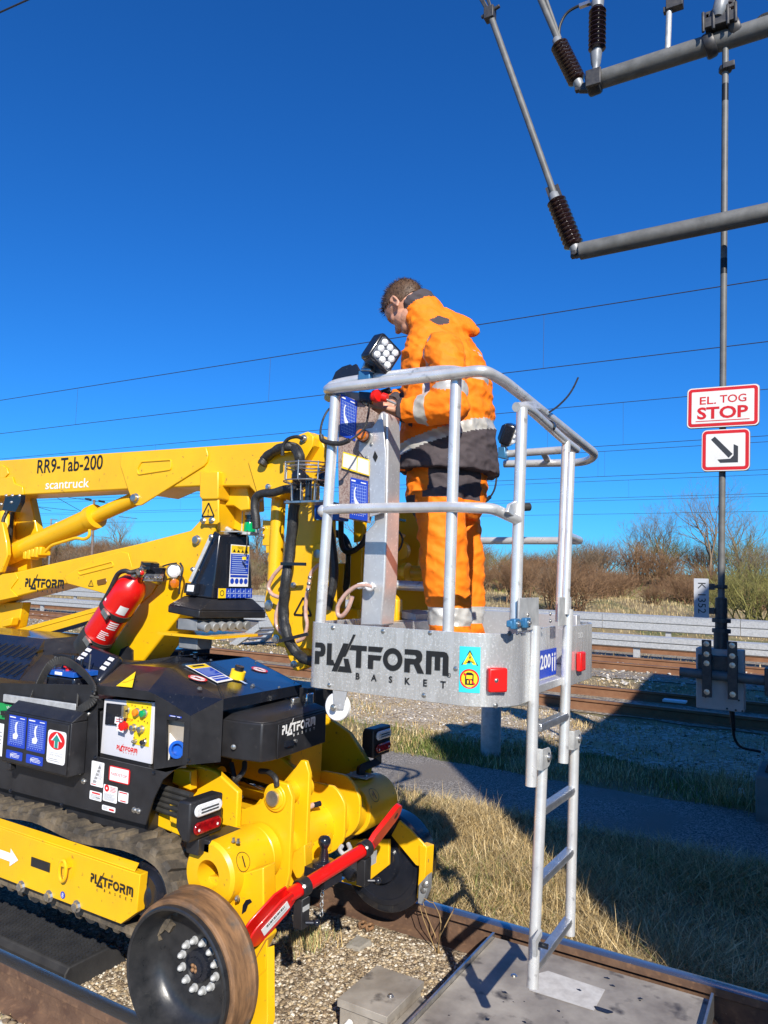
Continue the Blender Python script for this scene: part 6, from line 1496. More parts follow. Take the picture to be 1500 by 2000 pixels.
def remeshed(b, name, voxel, smooth_it, mats, pick_mat, wrinkle=0, wscale=(6, 6, 9), parent=None, loc=None, detail=None):
    me = bpy.data.meshes.new('tmp'); me.from_pydata([tuple(p) for p in b.v], [], b.f)
    bm = bmesh.new(); bm.from_mesh(me); bmesh.ops.recalc_face_normals(bm, faces=bm.faces); bm.to_mesh(me); bm.free()
    ob = bpy.data.objects.new('tmp', me); COL.objects.link(ob)
    rm = ob.modifiers.new('r', 'REMESH'); rm.mode = 'VOXEL'; rm.voxel_size = voxel; rm.use_smooth_shade = True
    sm = ob.modifiers.new('s', 'SMOOTH'); sm.factor = .5; sm.iterations = smooth_it
    out = bpy.data.meshes.new_from_object(ob.evaluated_get(bpy.context.evaluated_depsgraph_get()))
    bpy.data.objects.remove(ob); bpy.data.meshes.remove(me)
    co = np.empty(len(out.vertices) * 3); out.vertices.foreach_get('co', co); co = co.reshape(-1, 3)
    if wrinkle or detail:
        no = np.empty(len(out.vertices) * 3); out.vertices.foreach_get('normal', no); no = no.reshape(-1, 3)
        for i in range(len(co)):
            p = co[i]; w = 0
            if wrinkle:
                q = V(p[0] * wscale[0], p[1] * wscale[1], p[2] * wscale[2])
                n1 = mnoise.noise(q); n2 = mnoise.noise(q * 2.3 + V(5, 3, 1))
                n3 = mnoise.noise(V(p[0] * 4 + 9, p[1] * 4, p[2] * 22 + p[0] * 14)); w = wrinkle * ((.5 - abs(n1) * 2.4) * .9 + (.4 - abs(n2) * 2.0) * .55 + (.35 - abs(n3) * 2.2) * .6)
            if detail: w += detail(p)
            co[i] = p + no[i] * w
    L = np.array(loc)
    out.vertices.foreach_set('co', (co - L).reshape(-1)); out.name = name
    for m_ in mats: out.materials.append(m_)
    cen = np.empty(len(out.polygons) * 3); out.polygons.foreach_get('center', cen); cen = cen.reshape(-1, 3) + L
    nor = np.empty(len(out.polygons) * 3); out.polygons.foreach_get('normal', nor); nor = nor.reshape(-1, 3)
    out.polygons.foreach_set('material_index', np.array([pick_mat(c, n) for c, n in zip(cen, nor)], dtype=np.int32))
    out.polygons.foreach_set('use_smooth', [True] * len(out.polygons)); out.update()
    o = bpy.data.objects.new(name, out); COL.objects.link(o); put(o, L, parent); return o
SKIN = material('skin', (.56, .30, .20), .5, col2=(.50, .245, .16), nscale=22, bump=.1, bscale=200, bdist=.001)
ORA = material('orange workwear', (.92, .215, .006), .72, col2=(.84, .185, .006), nscale=11, bump=.35, bscale=55, bdist=.006, spec=.3, col3=(.60, .16, .02), n3=14, lo3=.64, hi3=.8)
CHA = material('charcoal workwear', (.055, .045, .05), .8, col2=(.075, .062, .068), nscale=9, bump=.35, bscale=55, bdist=.006, spec=.25)
REF = material('grey reflective tape', (.42, .41, .38), .42, .15, col2=(.50, .49, .46), nscale=20, bump=.2, bscale=70, bdist=.004)
HAIR = material('short brown hair', (.12, .065, .032), .6, col2=(.055, .028, .014), nscale=60)
BOOT = material('black work boot', (.02, .018, .016), .5, col2=(.035, .03, .028), nscale=20)

ploc = P(885, 1240, y=2.84); FLOOR = BZ0 + .043; ploc = V(ploc.x, ploc.y, FLOOR)
# joints
nk = P(826, 626, y=2.87); hd = P(791, 602, y=2.86)
sL, eL, wL = P(866, 688, y=2.665), P(884, 795, y=2.60), P(778, 803, y=2.585)
sR, eR, wR = P(842, 680, y=3.05), P(812, 775, y=3.08), P(760, 794, y=2.70)
hL, kL, aL = P(858, 960, y=2.745), P(866, 1090, y=2.735), P(884, 1235, y=2.74)
hR, kR, aR = P(888, 960, y=2.985), P(905, 1090, y=2.975), P(910, 1235, y=2.965)
# ---- body: head, neck, hands on one continuous skin
fh = (FWD * math.cos(R(50)) - ZU * math.sin(R(50))).normalized(); uh = LFT.cross(fh)
if uh.z < 0: uh = -uh
H = lambda f, u, l=0: hd + fh * f + uh * u + LFT * l
b = MB()
ellipsoid(b, H(-.012, .028), fh * .106, LFT * .080, uh * .094)
ellipsoid(b, H(.030, -.030), fh * .062, LFT * .062, uh * .088)
ellipsoid(b, H(.050, -.088), fh * .040, LFT * .042, uh * .026)       # chin
ellipsoid(b, H(.014, -.070), fh * .060, LFT * .058, uh * .040)       # jaw
ellipsoid(b, H(.072, .020), fh * .022, LFT * .052, uh * .014)        # brow
loft(b, [(H(.080, .008), .010, .010, fh, LFT), (H(.096, -.018), .014, .012, fh, LFT), (H(.104, -.034), .014, .017, fh, LFT), (H(.088, -.044), .010, .014, fh, LFT)], 12)
ellipsoid(b, H(.085, -.062), fh * .012, LFT * .024, uh * .007); ellipsoid(b, H(.082, -.074), fh * .012, LFT * .022, uh * .007)
for s in (1, -1):
    ellipsoid(b, H(.052, -.018, .045 * s), fh * .022, LFT * .018, uh * .020)   # cheek
    ellipsoid(b, H(-.018, -.012, .079 * s), fh * .017, LFT * .007, uh * .032); ellipsoid(b, H(-.014, .010, .083 * s), fh * .015, LFT * .008, uh * .012)
    ellipsoid(b, H(-.030, -.006, .083 * s), fh * .005, LFT * .009, uh * .026); ellipsoid(b, H(-.010, -.038, .080 * s), fh * .008, LFT * .007, uh * .010)
neck0 = P(843, 655, y=2.87)
loft(b, [(H(-.045, -.035), .060, .058, FWD, LFT), (nk, .062, .062, FWD, LFT), (neck0, .075, .085, FWD, LFT), (neck0 - ZU * .12 - FWD * .04, .10, .16, FWD, LFT), (neck0 - ZU * .55 - FWD * .05, .10, .14, FWD, LFT), (hL.lerp(hR, .5) + ZU * .02, .10, .15, FWD, LFT)])
for pts, rr in (((sL, eL, wL), (.05, .042, .030)), ((sR, eR, wR), (.05, .042, .030)), ((hL, kL, aL - ZU * .06), (.075, .055, .04)), ((hR, kR, aR - ZU * .06), (.075, .055, .04))):
    b.tube(smooth_path(pts, 6), [rr[0] + (rr[1] - rr[0]) * min(i / 6, 1) if i <= 6 else rr[1] + (rr[2] - rr[1]) * (i - 6) / 6 for i in range(13)], 14)
for s in (sL, sR): b.tube([neck0 - ZU * .10 - FWD * .04, s], [.07, .05], 12)
def hand(b, w, tip, down, side, grip):
    """w wrist, tip direction, down = palm normal, side = towards the thumb"""
    d = tip.normalized(); side = (side - d * side.dot(d)).normalized(); down = (down - d * down.dot(d) - side * down.dot(side)).normalized()
    loft(b, [(w - d * .03, .028, .020, side, down), (w, .027, .019, side, down), (w + d * .035, .040, .017, side, down), (w + d * .075, .043, .015, side, down), (w + d * .092, .040, .013, side, down)], 18)
    for i, (off, ln) in enumerate(((.032, .070), (.011, .078), (-.011, .072), (-.030, .056))):
        p = w + d * .082 + side * off; c = grip + .06 * i; q = [p - d * .012]; dd = d
        for j, fr in enumerate((.42, .33, .25)):
            a = c * (j + .35); v = d * math.cos(a) + down * math.sin(a); q.append(q[-1] + v * (ln * fr + (.012 if j == 0 else 0)))
        b.tube(q, [.0095, .0092, .0083, .0068], 10); b.ball(q[-1], .0072, 8)
    p = w + d * .022 + side * .030; q = [p, p + (d * .5 + side * .75 + down * .35).normalized() * .034, p + (d * .5 + side * .75 + down * .35).normalized() * .034 + (d * .8 + down * .5 + side * .15).normalized() * .028, p + (d * .62 + side * .5 + down * .6).normalized() * .078]
    b.tube(q, [.012, .0105, .0092, .0075], 10); b.ball(q[-1], .0078, 8)
hand(b, wL, V(-1, -.10, .12), V(-.2, .1, -1), V(0, 1, -.1), .62)
hand(b, wR, V(-1, -.25, .10), V(-.2, -.1, -1), V(0, -1, -.1), .55)
LIPS = material('lips', (.42, .16, .12), .5); BROWM = material('eyebrow', (.10, .05, .025), .7)
EYEW = material('eye', (.16, .13, .12), .2)
def skin_pick(c, n):
    q = Vector(c) - hd; f, u, l = q.dot(fh), q.dot(uh), q.dot(LFT)
    if f > .062 and .018 < u < .030 and .012 < abs(l) < .048: return 2
    if f > .060 and -.004 < u < .006 and .018 < abs(l) < .042: return 3
    if f > .076 and -.078 < u < -.060 and abs(l) < .022: return 1
    return 0
def skin_det(p):
    q = Vector(p) - hd; f, u, l = q.dot(fh), q.dot(uh), q.dot(LFT)
    w = 0
    for s in (1, -1):
        r2 = ((u - .002) / .016) ** 2 + ((l - .031 * s) / .020) ** 2
        if f > .03 and r2 < 1.6: w -= .008 * math.exp(-r2 * 1.4)
    r2 = ((u + .068) / .003) ** 2
    if f > .06 and abs(l) < .024 and r2 < 4: w -= .003 * math.exp(-r2)
    r2 = ((f + .016) / .010) ** 2 + ((u + .008) / .018) ** 2
    if abs(l) > .07 and r2 < 2: w -= .005 * math.exp(-r2)
    return w
person = remeshed(b, 'person', .0038, 3, [SKIN, LIPS, BROWM, EYEW], skin_pick, parent=None, loc=ploc, detail=skin_det)
tag(person, 'person in orange and charcoal work clothes standing in the basket, head bent over the console', 'person')

# ---- hair: a short cropped cap with loose strands
def hair_ok(f, u, l):
    if f > .060 + .55 * (u - .075) + .0 and u < .085: return False
    if u < -.028: return False
    if f > -.035 and u < .020 + .35 * f and abs(l) > .05 and f < .065: return f < -.040
    if f > .02 and u < .035: return False
    return True
b = MB(HAIR); n = 56; m_ = 34; idx = {}; c0 = H(-.012, .028)
pos = []
for i in range(m_ + 1):
    for k in range(n):
        t = math.pi * i / m_; p = 2 * math.pi * k / n
        f, l, u = math.sin(t) * math.cos(p) * .1100, math.sin(t) * math.sin(p) * .0838, math.cos(t) * (.103 if math.cos(t) > 0 else .098)
        pos.append((f - .012, u + .028, l))
fs = []
for i in range(m_):
    for k in range(n):
        q = (i * n + k, i * n + (k + 1) % n, (i + 1) * n + (k + 1) % n, (i + 1) * n + k)
        c = [sum(pos[j][a] for j in q) / 4 for a in range(3)]
        if hair_ok(*c): fs.append(q)
vs_ = []
for f, u, l in pos:
    p = H(f, u, l); w = mnoise.noise(p * 60) * .0025; vs_.append(p + (p - c0).normalized() * w)
b.add(vs_, fs)
hs_ = 0
for f, u, l in [(f, u, l) for f, u, l in pos for _ in range(4)]:
    f += rng.gauss(0, .004); u += rng.gauss(0, .004); l += rng.gauss(0, .004)
    if not hair_ok(f, u, l): continue
    p = H(f, u, l); nn = (p - c0).normalized(); top = max(0, nn.dot(uh)); ln = .006 + .016 * top * top + (.012 if f > .05 and u > .06 else 0)
    d = (nn * .8 + fh * .55 * top - uh * .5 * (1 - top) + V(rng.gauss(0, .25), rng.gauss(0, .25), rng.gauss(0, .25))).normalized(); sd = d.cross(nn + V(.01, .02, 0)).normalized() * .0011
    b.add([p - sd - nn * .002, p + sd - nn * .002, p + d * ln], [(0, 1, 2)])
b.build('hair', person, smooth=60, fix=False)

# ---- jacket
b = MB(); sp = lambda px, py, yy=2.875: P(px, py, y=yy)
rings = [((876, 926), .195, .250), ((876, 900), .192, .246), ((875, 860), .187, .238), ((875, 820), .182, .230), ((875, 780), .178, .224), ((872, 735), .170, .220), ((864, 698), .148, .208), ((857, 672), .122, .175), ((848, 655), .108, .135), ((841, 640), .096, .108), ((832, 624), .090, .096), ((824, 609), .088, .090), ((818, 598), .089, .089)]
spine = [sp(*q) for q, a, d in rings]
loft(b, [(sp(*q), a, d, (FWD + ZU * (0, 0, 0, 0, 0, -.1, -.2, -.35, -.6, -.75, -.85, -.95, -1.0)[i]).normalized(), LFT) for i, (q, a, d) in enumerate(rings)], 36)
UA = (sL, eL, .074, .064); FA = (eL, wL, .066, .050)
for (s, e, w) in ((sL, eL, wL), (sR, eR, wR)):
    b.tube(smooth_path([s - (s - spine[6]) * .4, s, s.lerp(e, .5), e], 4), [.085, .085, .084, .083, .082, .081, .080, .078, .076, .074, .072, .070, .068], 20)
    b.ball(e, .070, 16); b.tube([e, e.lerp(w, .4), e.lerp(w, .85), e.lerp(w, .97)], [.068, .066, .058, .050], 20)
hc = P(893, 634, y=2.98)
ellipsoid(b, hc + V(0, -.02, 0), (-FWD) * .085 - ZU * .05, LFT * .135, ZU * .045 + FWD * -.018); ellipsoid(b, P(872, 622, y=2.95), FWD * .06, LFT * .11, ZU * .03 - FWD * .02)
KA, KB = P(816, 655, y=2.76), P(866, 622, y=2.80)
zband = lambda s: 2.285 + .36 * s
rV = V(.90, .434, 0)
tops = spine[-1]; cdir = (spine[-1] - spine[-4]).normalized()
def jk(c, n):
    c = Vector(c); n = Vector(n)
    # sleeves
    for (a, e, w) in ((sL, eL, wL), (sR, eR, wR)):
        d1 = (e - a); t1 = max(0, min(1, (c - a).dot(d1) / d1.length_squared)); r1 = (c - (a + d1 * t1)).length
        d2 = (w - e); t2 = (c - e).dot(d2) / d2.length_squared; t2c = max(0, min(1, t2)); r2 = (c - (e + d2 * t2c)).length
        if r2 < .085 and t2 > .06 and r2 <= r1 + .01:
            if t2 > .86: return 1
            return 2 if .40 < t2 < .60 else 0
        if r1 < .095 and t1 > .35 and (c - a).dot(LFT if a is sL else -LFT) > -.03:
            return 2 if .66 < t1 < .86 else 0
    s = (c - spine[3]).dot(rV); z = c.z
    up = (c - tops).dot(cdir)
    if up > -.022: return 1
    rad = (c - tops - cdir * up).length
    dz = z - zband(s)
    sd0 = (c - spine[5]).dot(FWD)
    if 2.40 < z < 2.655 and n.dot(LFT) > -.1 and -.112 < sd0 < -.070: return 2
    if z > 2.56:
        q = (c - hc).dot(-FWD)
        tt = max(0, min(1, (c - KA).dot(KB - KA) / (KB - KA).length_squared))
        if (c - KA.lerp(KB, tt)).length < .030 and n.dot(LFT) > -.2: return 1
        return 0
    side = (c - spine[5]).dot(FWD)
    if 2.50 < z < 2.545 and n.dot(-FWD) > .5 and abs((c - spine[5]).dot(LFT)) < .115: return 2
    if -.05 < dz < .0: return 2
    if dz <= -.05:
        if n.dot(LFT) > .2 and .03 < side < .095: return 0
        return 1
    if side > .10 and z < 2.33: return 1
    return 0
jacket = remeshed(b, 'jacket', .0062, 2, [ORA, CHA, REF], jk, wrinkle=.0085, wscale=(9, 9, 13), parent=person, loc=ploc)

# ---- trousers
b = MB(); hip = hL.lerp(hR, .5)
loft(b, [(hip + ZU * .12, .140, .185, FWD, LFT), (hip + ZU * .04, .150, .195, FWD, LFT), (hip - ZU * .06, .150, .195, FWD, LFT), (hip - ZU * .12, .10, .16, FWD, LFT)], 30)
for h_, k_, a_, r0 in ((hL, kL, aL, .108), (hR, kR, aR, .100)):
    low = V(a_.x, a_.y, FLOOR + .075)
    b.tube(smooth_path([h_, h_.lerp(k_, .5), k_, k_.lerp(low, .5) + FWD * -.005, low], 5), [r0 - .001 * i if i < 11 else max(r0 - .011 - .0015 * (i - 11), .078) for i in range(21)], 22)
def tr(c, n):
    c = Vector(c); n = Vector(n); z = c.z
    if z < FLOOR + .135: return 2 if z < FLOOR + .11 else 0
    if FLOOR + .185 < z < FLOOR + .255: return 2
    side = (c - hip).dot(FWD); l = (c - hip).dot(LFT)
    leg = kL if l > 0 else kR
    fr = (c - leg).dot(FWD)
    if fr > .078 and z < 2.0: return 1
    if l > -.05 and side < -.015 and z > 1.985 and fr < .03: return 1
    if 1.90 < z < 1.945 and .03 < side < .10 and l > .1: return 1
    if 1.755 < z < 1.80 and .025 < side < .075 and l > .05: return 1
    if 1.715 < z < 1.742 and .028 < side < .058 and l > .05: return 1
    return 0
remeshed(b, 'trousers', .0065, 2, [ORA, CHA, REF], tr, wrinkle=.0085, wscale=(9, 9, 12), parent=person, loc=ploc)
for a_, nm in ((aL, 'boot'), (aR, 'boot')):
    b = MB(BOOT); g = V(a_.x, a_.y, FLOOR)
    loft(b, [(g + ZU * .004 + FWD * .06, .15, .052, FWD, LFT), (g + ZU * .03 + FWD * .06, .152, .054, FWD, LFT), (g + ZU * .06 + FWD * .045, .13, .05, FWD, LFT), (g + ZU * .10 + FWD * .0, .07, .048, FWD, LFT), (g + ZU * .15, .055, .05, FWD, LFT)], 20); b.build(nm, person)
# ================================================================== OVERHEAD LINE, SIGNS, EQUIPMENT
YP = 6.5
PIPE = material('grey painted tube', (.105, .105, .10), .55, .1, col2=(.155, .155, .15), nscale=9, bump=.08)
DARK = material('dark iron fitting', (.05, .05, .055), .5, .5, col2=(.09, .085, .08), nscale=20)
def insul(name, a, c, r, n, par, caps=True):
    a = Vector(a); c = Vector(c); L = (c - a).length; prof = [(0, r * .45)]
    for i in range(n):
        h = L * (i + .1) / n; st = L / n
        prof += [(h, r * .62), (h + st * .25, r), (h + st * .38, r * .98), (h + st * .75, r * .62)]
    prof += [(L, r * .45)]
    b = MB(CERAM); b.lathe(a, c - a, prof, 20); o = b.build(name, par, smooth=50)
    if caps:
        d = (c - a).normalized(); b = MB(GREYP); b.lathe(a - d * .09, d, [(0, r * .3), (.02, r * .5), (.09, r * .55)], 16); b.build('end_fitting', par); b = MB(GREYP); b.lathe(c, d, [(0, r * .55), (.05, r * .5), (.08, r * .3)], 16); b.build('end_fitting', par)
    return o
# lower cantilever
yl = 6.25
a, c = P(1133, 491, y=yl), P(1750, 363, y=yl)
e = empty('cantilever', a, 'lower grey cantilever tube with brown insulator and long stay rod', 'cantilever', 'overhead line cantilevers')
b = MB(PIPE); b.cyl(a, c, .074, 28); b.build('tube', e, .004)
i0, i1 = P(1086, 392, y=yl), P(1122, 482, y=yl); insul('insulator', i0, i1, .088, 11, e)
b = MB(DARK); b.box(a + V(-.03, 0, -.02), (.10, .05, .06)); b.cyl(a + V(-.04, -.05, -.02), a + V(-.04, .05, -.02), .022, 12); b.build('tube_clevis', e, .004)
b = MB(PIPE); b.cyl(P(1082, 378, y=yl), P(958, 30, y=yl), .030, 16); b.build('stay_rod', e)
b = MB(DARK); q = P(1084, 382, y=yl); d = (P(958, 30, y=yl) - q).normalized()
for s in (-.035, .035): b.bar(q + V(s, 0, 0) - d * .06, q + V(s, 0, 0) + d * .10, .02, .05)
b.build('rod_clevis', e)
b = MB(DARK); q = P(957, 28, y=yl); b.box(q, (.10, .09, .12)); b.cyl(q + V(-.09, 0, .0), q + V(.10, 0, .05), .018, 10); b.bar(q, P(930, -20, y=yl), .035, .04); b.bar(q + V(.03, 0, 0), P(946, -20, y=yl), .02, .03); b.build('rod_joint', e, .006)
# upper cantilever
a, c = P(1150, 163, y=YP), P(1780, -38, y=YP)
e = empty('cantilever', a, 'upper grey cantilever tube with sign pole clamp, end insulator and post insulator', 'cantilever', 'overhead line cantilevers')
b = MB(PIPE); b.cyl(a, c, .082, 28); b.build('tube', e, .004)
insul('insulator', P(1092, 88, y=YP), P(1128, 160, y=YP), .085, 11, e)
b = MB(PIPE); b.cyl(P(1091, 80, y=YP), P(1046, -25, y=YP), .032, 14); b.build('stay_rod', e); b = MB(PIPE); b.cyl(P(1094, 76, y=YP), P(1058, -25, y=YP), .018, 10); b.build('stay_rod', e)
b = MB(DARK); q = P(1160, 165, y=YP); b.lathe(q + V(-.06, 0, 0), (1, 0, .1), [(0, .09), (.02, .10), (.10, .10), (.12, .09)], 24); b.box(q + V(.02, -.1, 0), (.14, .03, .16)); b.box(P(1140, 170, y=YP), (.16, .05, .06)); b.cyl(P(1132, 176, y=YP), P(1150, 176, y=YP), .03, 10); b.build('end_clamp', e, .008)
insul('post_insulator', P(1166, 98, y=YP), P(1167, 18, y=YP), .080, 9, e)
b = MB(GREYP); b.lathe(P(1163, 152, y=YP), (.02, 0, 1), [(0, .05), (.10, .03), (.14, .045), (.24, .055)], 18); b.lathe(P(1167, 16, y=YP), (0, 0, 1), [(0, .055), (.06, .06), (.07, .045), (.2, .045)], 18); b.build('post_insulator_foot', e)
b = MB(CABLE); b.tube(smooth_path([P(1092, 76, y=YP), P(1094, 50, y=YP), P(1108, 25, y=YP), P(1135, 10, y=YP), P(1160, 8, y=YP)]), .013, 8); b.use(STEEL); b.box(P(1142, 9, y=YP), (.10, .04, .03)); b.build('jumper_cable', e)
b = MB(GALV); b.cyl(P(1304, 98, y=YP + .05), P(1307, 18, y=YP + .05), .026, 12); b.use(DARK); b.box(P(1318, 8, y=YP + .05), (.14, .08, .10)); b.box(P(1304, 20, y=YP + .05), (.07, .05, .05)); b.build('small_post', e, .004)
b = MB(DARK); q = P(1410, 78, y=YP); b.lathe(q + V(-.14, 0, -.03), (1, 0, .28), [(0, .095), (.02, .105), (.07, .105), (.09, .095)], 24); b.lathe(q + V(.06, 0, .03), (1, 0, .28), [(0, .095), (.02, .105), (.07, .105), (.09, .095)], 24)
b.box(q + V(0, -.06, .10), (.24, .16, .09)); b.box(q + V(-.02, -.04, .19), (.2, .14, .06)); b.box(q + V(.07, -.05, .30), (.08, .1, .2)); b.box(q + V(-.10, -.08, .15), (.03, .06, .10))
for dx in (-.13, -.05, .06, .12): b.cyl(q + V(dx, -.14, .02), q + V(dx, -.14, .20), .014, 8)
b.build('pole_clamp', e, .006)
insul('insulator', P(1418, 30, y=YP - .05), P(1420, -30, y=YP - .05), .075, 6, e, False)
b = MB(GREYP); b.lathe(P(1405, 22, y=YP - .12), (.2, 0, 1), [(-.05, .04), (.0, .06), (.12, .055), (.16, .03)], 16); b.build('end_fitting', e)
b = MB(CABLE); b.tube(smooth_path([P(1478, 42, y=YP), P(1490, 32, y=YP), P(1510, 25, y=YP)]), .02, 8); b.build('jumper_cable', e)
# ---- sign pole
t0, t1 = P(1417, 82, y=YP), P(1408, 1262, y=YP); ax_ = (t0 - t1).normalized()
ple = empty('sign_pole', P(1408, 1262, y=YP), 'slender grey pole hanging from the upper cantilever down to the switch box', 'pole')
b = MB(PIPE); b.cyl(t1, t0, .026, 20); b.build('pole', ple)
b = MB(BLKP)
for y0, y1 in ((165, 198), (505, 535)):
    p, q = P(1416, y1, y=YP), P(1416, y0, y=YP); k = (p - t1).dot(ax_); k2 = (q - t1).dot(ax_); b.cyl(t1 + ax_ * k, t1 + ax_ * k2, .0268, 20)
b.build('black_band', ple)
b = MB(DARK); q = P(1417, 135, y=YP); b.lathe(q, ax_, [(-.03, .03), (-.02, .055), (.02, .055), (.03, .04)], 8); b.box(q + V(.03, -.03, 0), (.09, .06, .05)); b.build('top_clamp', ple, .004)
b = MB(DARK); b.lathe(t1, ax_, [(-.02, .055), (.12, .055), (.125, .045), (.38, .045), (.385, .03)], 20)
for py in (1212, 1232): q = P(1409, py, y=YP); b.lathe(q, ax_, [(-.018, .04), (-.016, .07), (.016, .07), (.018, .04)], 24)
b.build('foot_socket', ple)
SIGNW = material('white sign face', (.72, .72, .70), .4, col2=(.66, .66, .64), nscale=6, col3=(.88, .88, .88), n3=70, lo3=.72, hi3=.76)
SIGNR = material('red sign border', (.58, .012, .014), .4, col2=(.50, .010, .012), nscale=10, col3=(.75, .35, .33), n3=80, lo3=.72, hi3=.76)
def rounded(w, h, r, n=5):
    pts = []
    for cx, cy, a0 in ((w / 2 - r, -h / 2 + r, -90), (w / 2 - r, h / 2 - r, 0), (-w / 2 + r, h / 2 - r, 90), (-w / 2 + r, -h / 2 + r, 180)):
        pts += [(cx + r * math.cos(R(a0 + 90 * i / n)), cy + r * math.sin(R(a0 + 90 * i / n))) for i in range(n + 1)]
    return pts
def signplate(name, tl, tr, br, bl_, label, marks, border=.14, rad=.10):
    yy = YP - .07; c = (P(*tl, y=yy) + P(*br, y=yy) + P(*tr, y=yy) + P(*bl_, y=yy)) / 4
    u = (P(*tr, y=yy) - P(*tl, y=yy)); w = u.length; u.normalize(); v = V(0, 0, 1); v = (v - u * v.dot(u)).normalized(); h = (P(*tl, y=yy) - P(*bl_, y=yy)).length
    s = empty(name, c - ZU * h / 2, label, 'sign'); r = rad * min(w, h)
    b = MB(GREYP); b.plate(rounded(w, h, r), c + YU * .03, u, v, .03); b.build('backplate', s, .003)
    o = c; b = MB(SIGNW); b.plate(rounded(w * .985, h * .985, r), o, u, v, .001)
    b.use(SIGNR); m_ = border * h; b.plate(rounded(w * .955, h * .94, r * .85), o - YU * .001, u, v, .001); b.use(SIGNW); b.plate(rounded(w * .955 - m_ * 1.1, h * .94 - m_ * 1.1, r * .25), o - YU * .002, u, v, .001)
    marks(b, o - YU * .003, u, v, w, h); b.build('face', s, smooth=0)
    b = MB(DARK); b.lathe(c + YU * .07, ax_, [(-.02, .028), (-.02, .034), (.02, .034), (.02, .028)], 16); b.build('clamp', s)
    return s
def mk1(b, o, u, v, w, h):
    b.use(SIGNR); b.text('EL.', o + v * .17 * h - u * .20 * w, u, v, w=.23 * w, h=.19 * h, bold=.012); b.text('TOG', o + v * .185 * h + u * .145 * w, u, v, w=.36 * w, h=.19 * h, bold=.012)
    b.text('STOP', o - v * .14 * h, u, v, w=.70 * w, h=.30 * h, bold=.03); b.rect(-.37 * w, -.345 * h, .37 * w, -.325 * h, o, u, v)
signplate('stop_sign', (1342, 760), (1484, 749), (1482, 829), (1342, 838), 'white sign with red border reading EL. TOG STOP', mk1)
def mk2(b, o, u, v, w, h):
    b.use(material('charcoal print', (.03, .034, .04), .5)); b.poly([(-.30 * w, .26 * h), (-.22 * w, .33 * h), (.15 * w, -.10 * h), (.07 * w, -.19 * h)], o, u, v)
    b.poly([(.17 * w, .13 * h), (.26 * w, .08 * h), (.26 * w, -.30 * h), (-.10 * w, -.30 * h), (-.16 * w, -.22 * h), (.10 * w, -.21 * h), (.17 * w, -.13 * h)], o, u, v, .0018)
signplate('arrow_sign', (1370, 841), (1465, 836), (1464, 917), (1371, 922), 'square white sign with red border and black arrow pointing down right', mk2, rad=.12)
kp = empty('number_plate', P(1370, 1205, y=YP), 'grey blue plate with K 1352 written sideways on the sign pole', 'sign')
cq = P(1370, 1168, y=YP - .03); w_ = (P(1385, 1168, y=YP) - P(1356, 1168, y=YP)).length; h_ = (P(1370, 1130, y=YP) - P(1370, 1206, y=YP)).length
b = MB(material('pale number plate', (.50, .52, .55), .5, col2=(.44, .46, .5), nscale=6)); b.plate(rounded(w_, h_, .006), cq, XU, ZU, .004); b.use(BLKP); b.text('K 1352', cq - YU * .004 + XU * .004, -ZU, XU, w=h_ * .78, h=w_ * .52, lift=.001); b.build('plate', kp, smooth=0)
b = MB(DARK)
for py in (1146, 1193):
    b = MB(DARK); q = P(1388, py, y=YP); b.box(q, (.06, .05, .05)); b.bar(q, P(1410, py, y=YP), .03, .025); b.lathe(P(1410, py, y=YP), ax_, [(-.015, .03), (-.015, .042), (.015, .042), (.015, .03)], 16); b.build('clamp', kp, .003)
# ---- switch box with cross tube, standing on a concrete foot at the right
SANDP = material('weathered box paint', (.46, .40, .37), .6, col2=(.54, .48, .45), nscale=5, bump=.1, bscale=40, col3=(.12, .10, .09), n3=50, lo3=.72, hi3=.75)
YB = YP
tl, br = P(1361, 1264, y=YB), P(1455, 1390, y=YB)
bx = empty('switch_box', V((tl.x + br.x) / 2, YB, br.z), 'grey sheet switch box clamped on a horizontal tube below the sign pole', 'switch box')
b = MB(SANDP); b.box2((tl.x, YB - .06, br.z), (br.x, YB + .10, tl.z)); b.build('casing', bx, .006)
b = MB(DARK); b.box2((tl.x + .02, YB - .095, tl.z - .18), (br.x - .04, YB - .062, tl.z - .05)); b.build('clamp_plate', bx, .004)
zc_ = P(1400, 1318, y=YB - .10).z
b = MB(PIPE); b.cyl(P(1328, 1312, y=YB - .12), P(1520, 1332, y=YB - .12), .038, 24); b.build('cross_tube', bx)
for px in (1382, 1432):
    x_ = P(px, 1320, y=YB - .12).x; b = MB(DARK); b.box2((x_ - .035, YB - .175, zc_ - .17), (x_ + .035, YB - .160, zc_ + .27)); b.box2((x_ - .034, YB - .16, zc_ + .10), (x_ + .034, YB - .0955, zc_ + .16)); hb2 = b.build('clamp_strap', bx, .004)
    for dz in (-.13, .09, .16, .24): b = MB(STEEL); b.bolt(V(x_, YB - .176, zc_ + dz), (0, -1, 0), .015, .012); b.build('bolt', bx)
b = MB(DARK)
for k, q in enumerate(((1378, 1361), (1443, 1368), (1420, 1384), (1437, 1387), (1450, 1389))): b.lathe(P(*q, y=YB - .0605), (0, -1, 0), [(0, .008), (.003, .008), (.004, .004)], 10)
b.build('screw', bx)
b = MB(CABLE); b.tube(smooth_path([P(1427, 1388, y=YB), P(1429, 1405, y=YB), P(1432, 1425, y=YB + .05), P(1436, 1445, y=YB + .2), P(1450, 1460, y=YB + .4), P(1485, 1468, y=YB + .5)]), .011, 8); b.tube([P(1432, 1388, y=YB), P(1434, 1425, y=YB + .05)], .011, 8); b.build('cable', bx)
ft = empty('mast_foot', P(1500, 1592, z=GZ), 'concrete mast foot with steel bracket at the right edge in the shade', 'mast')
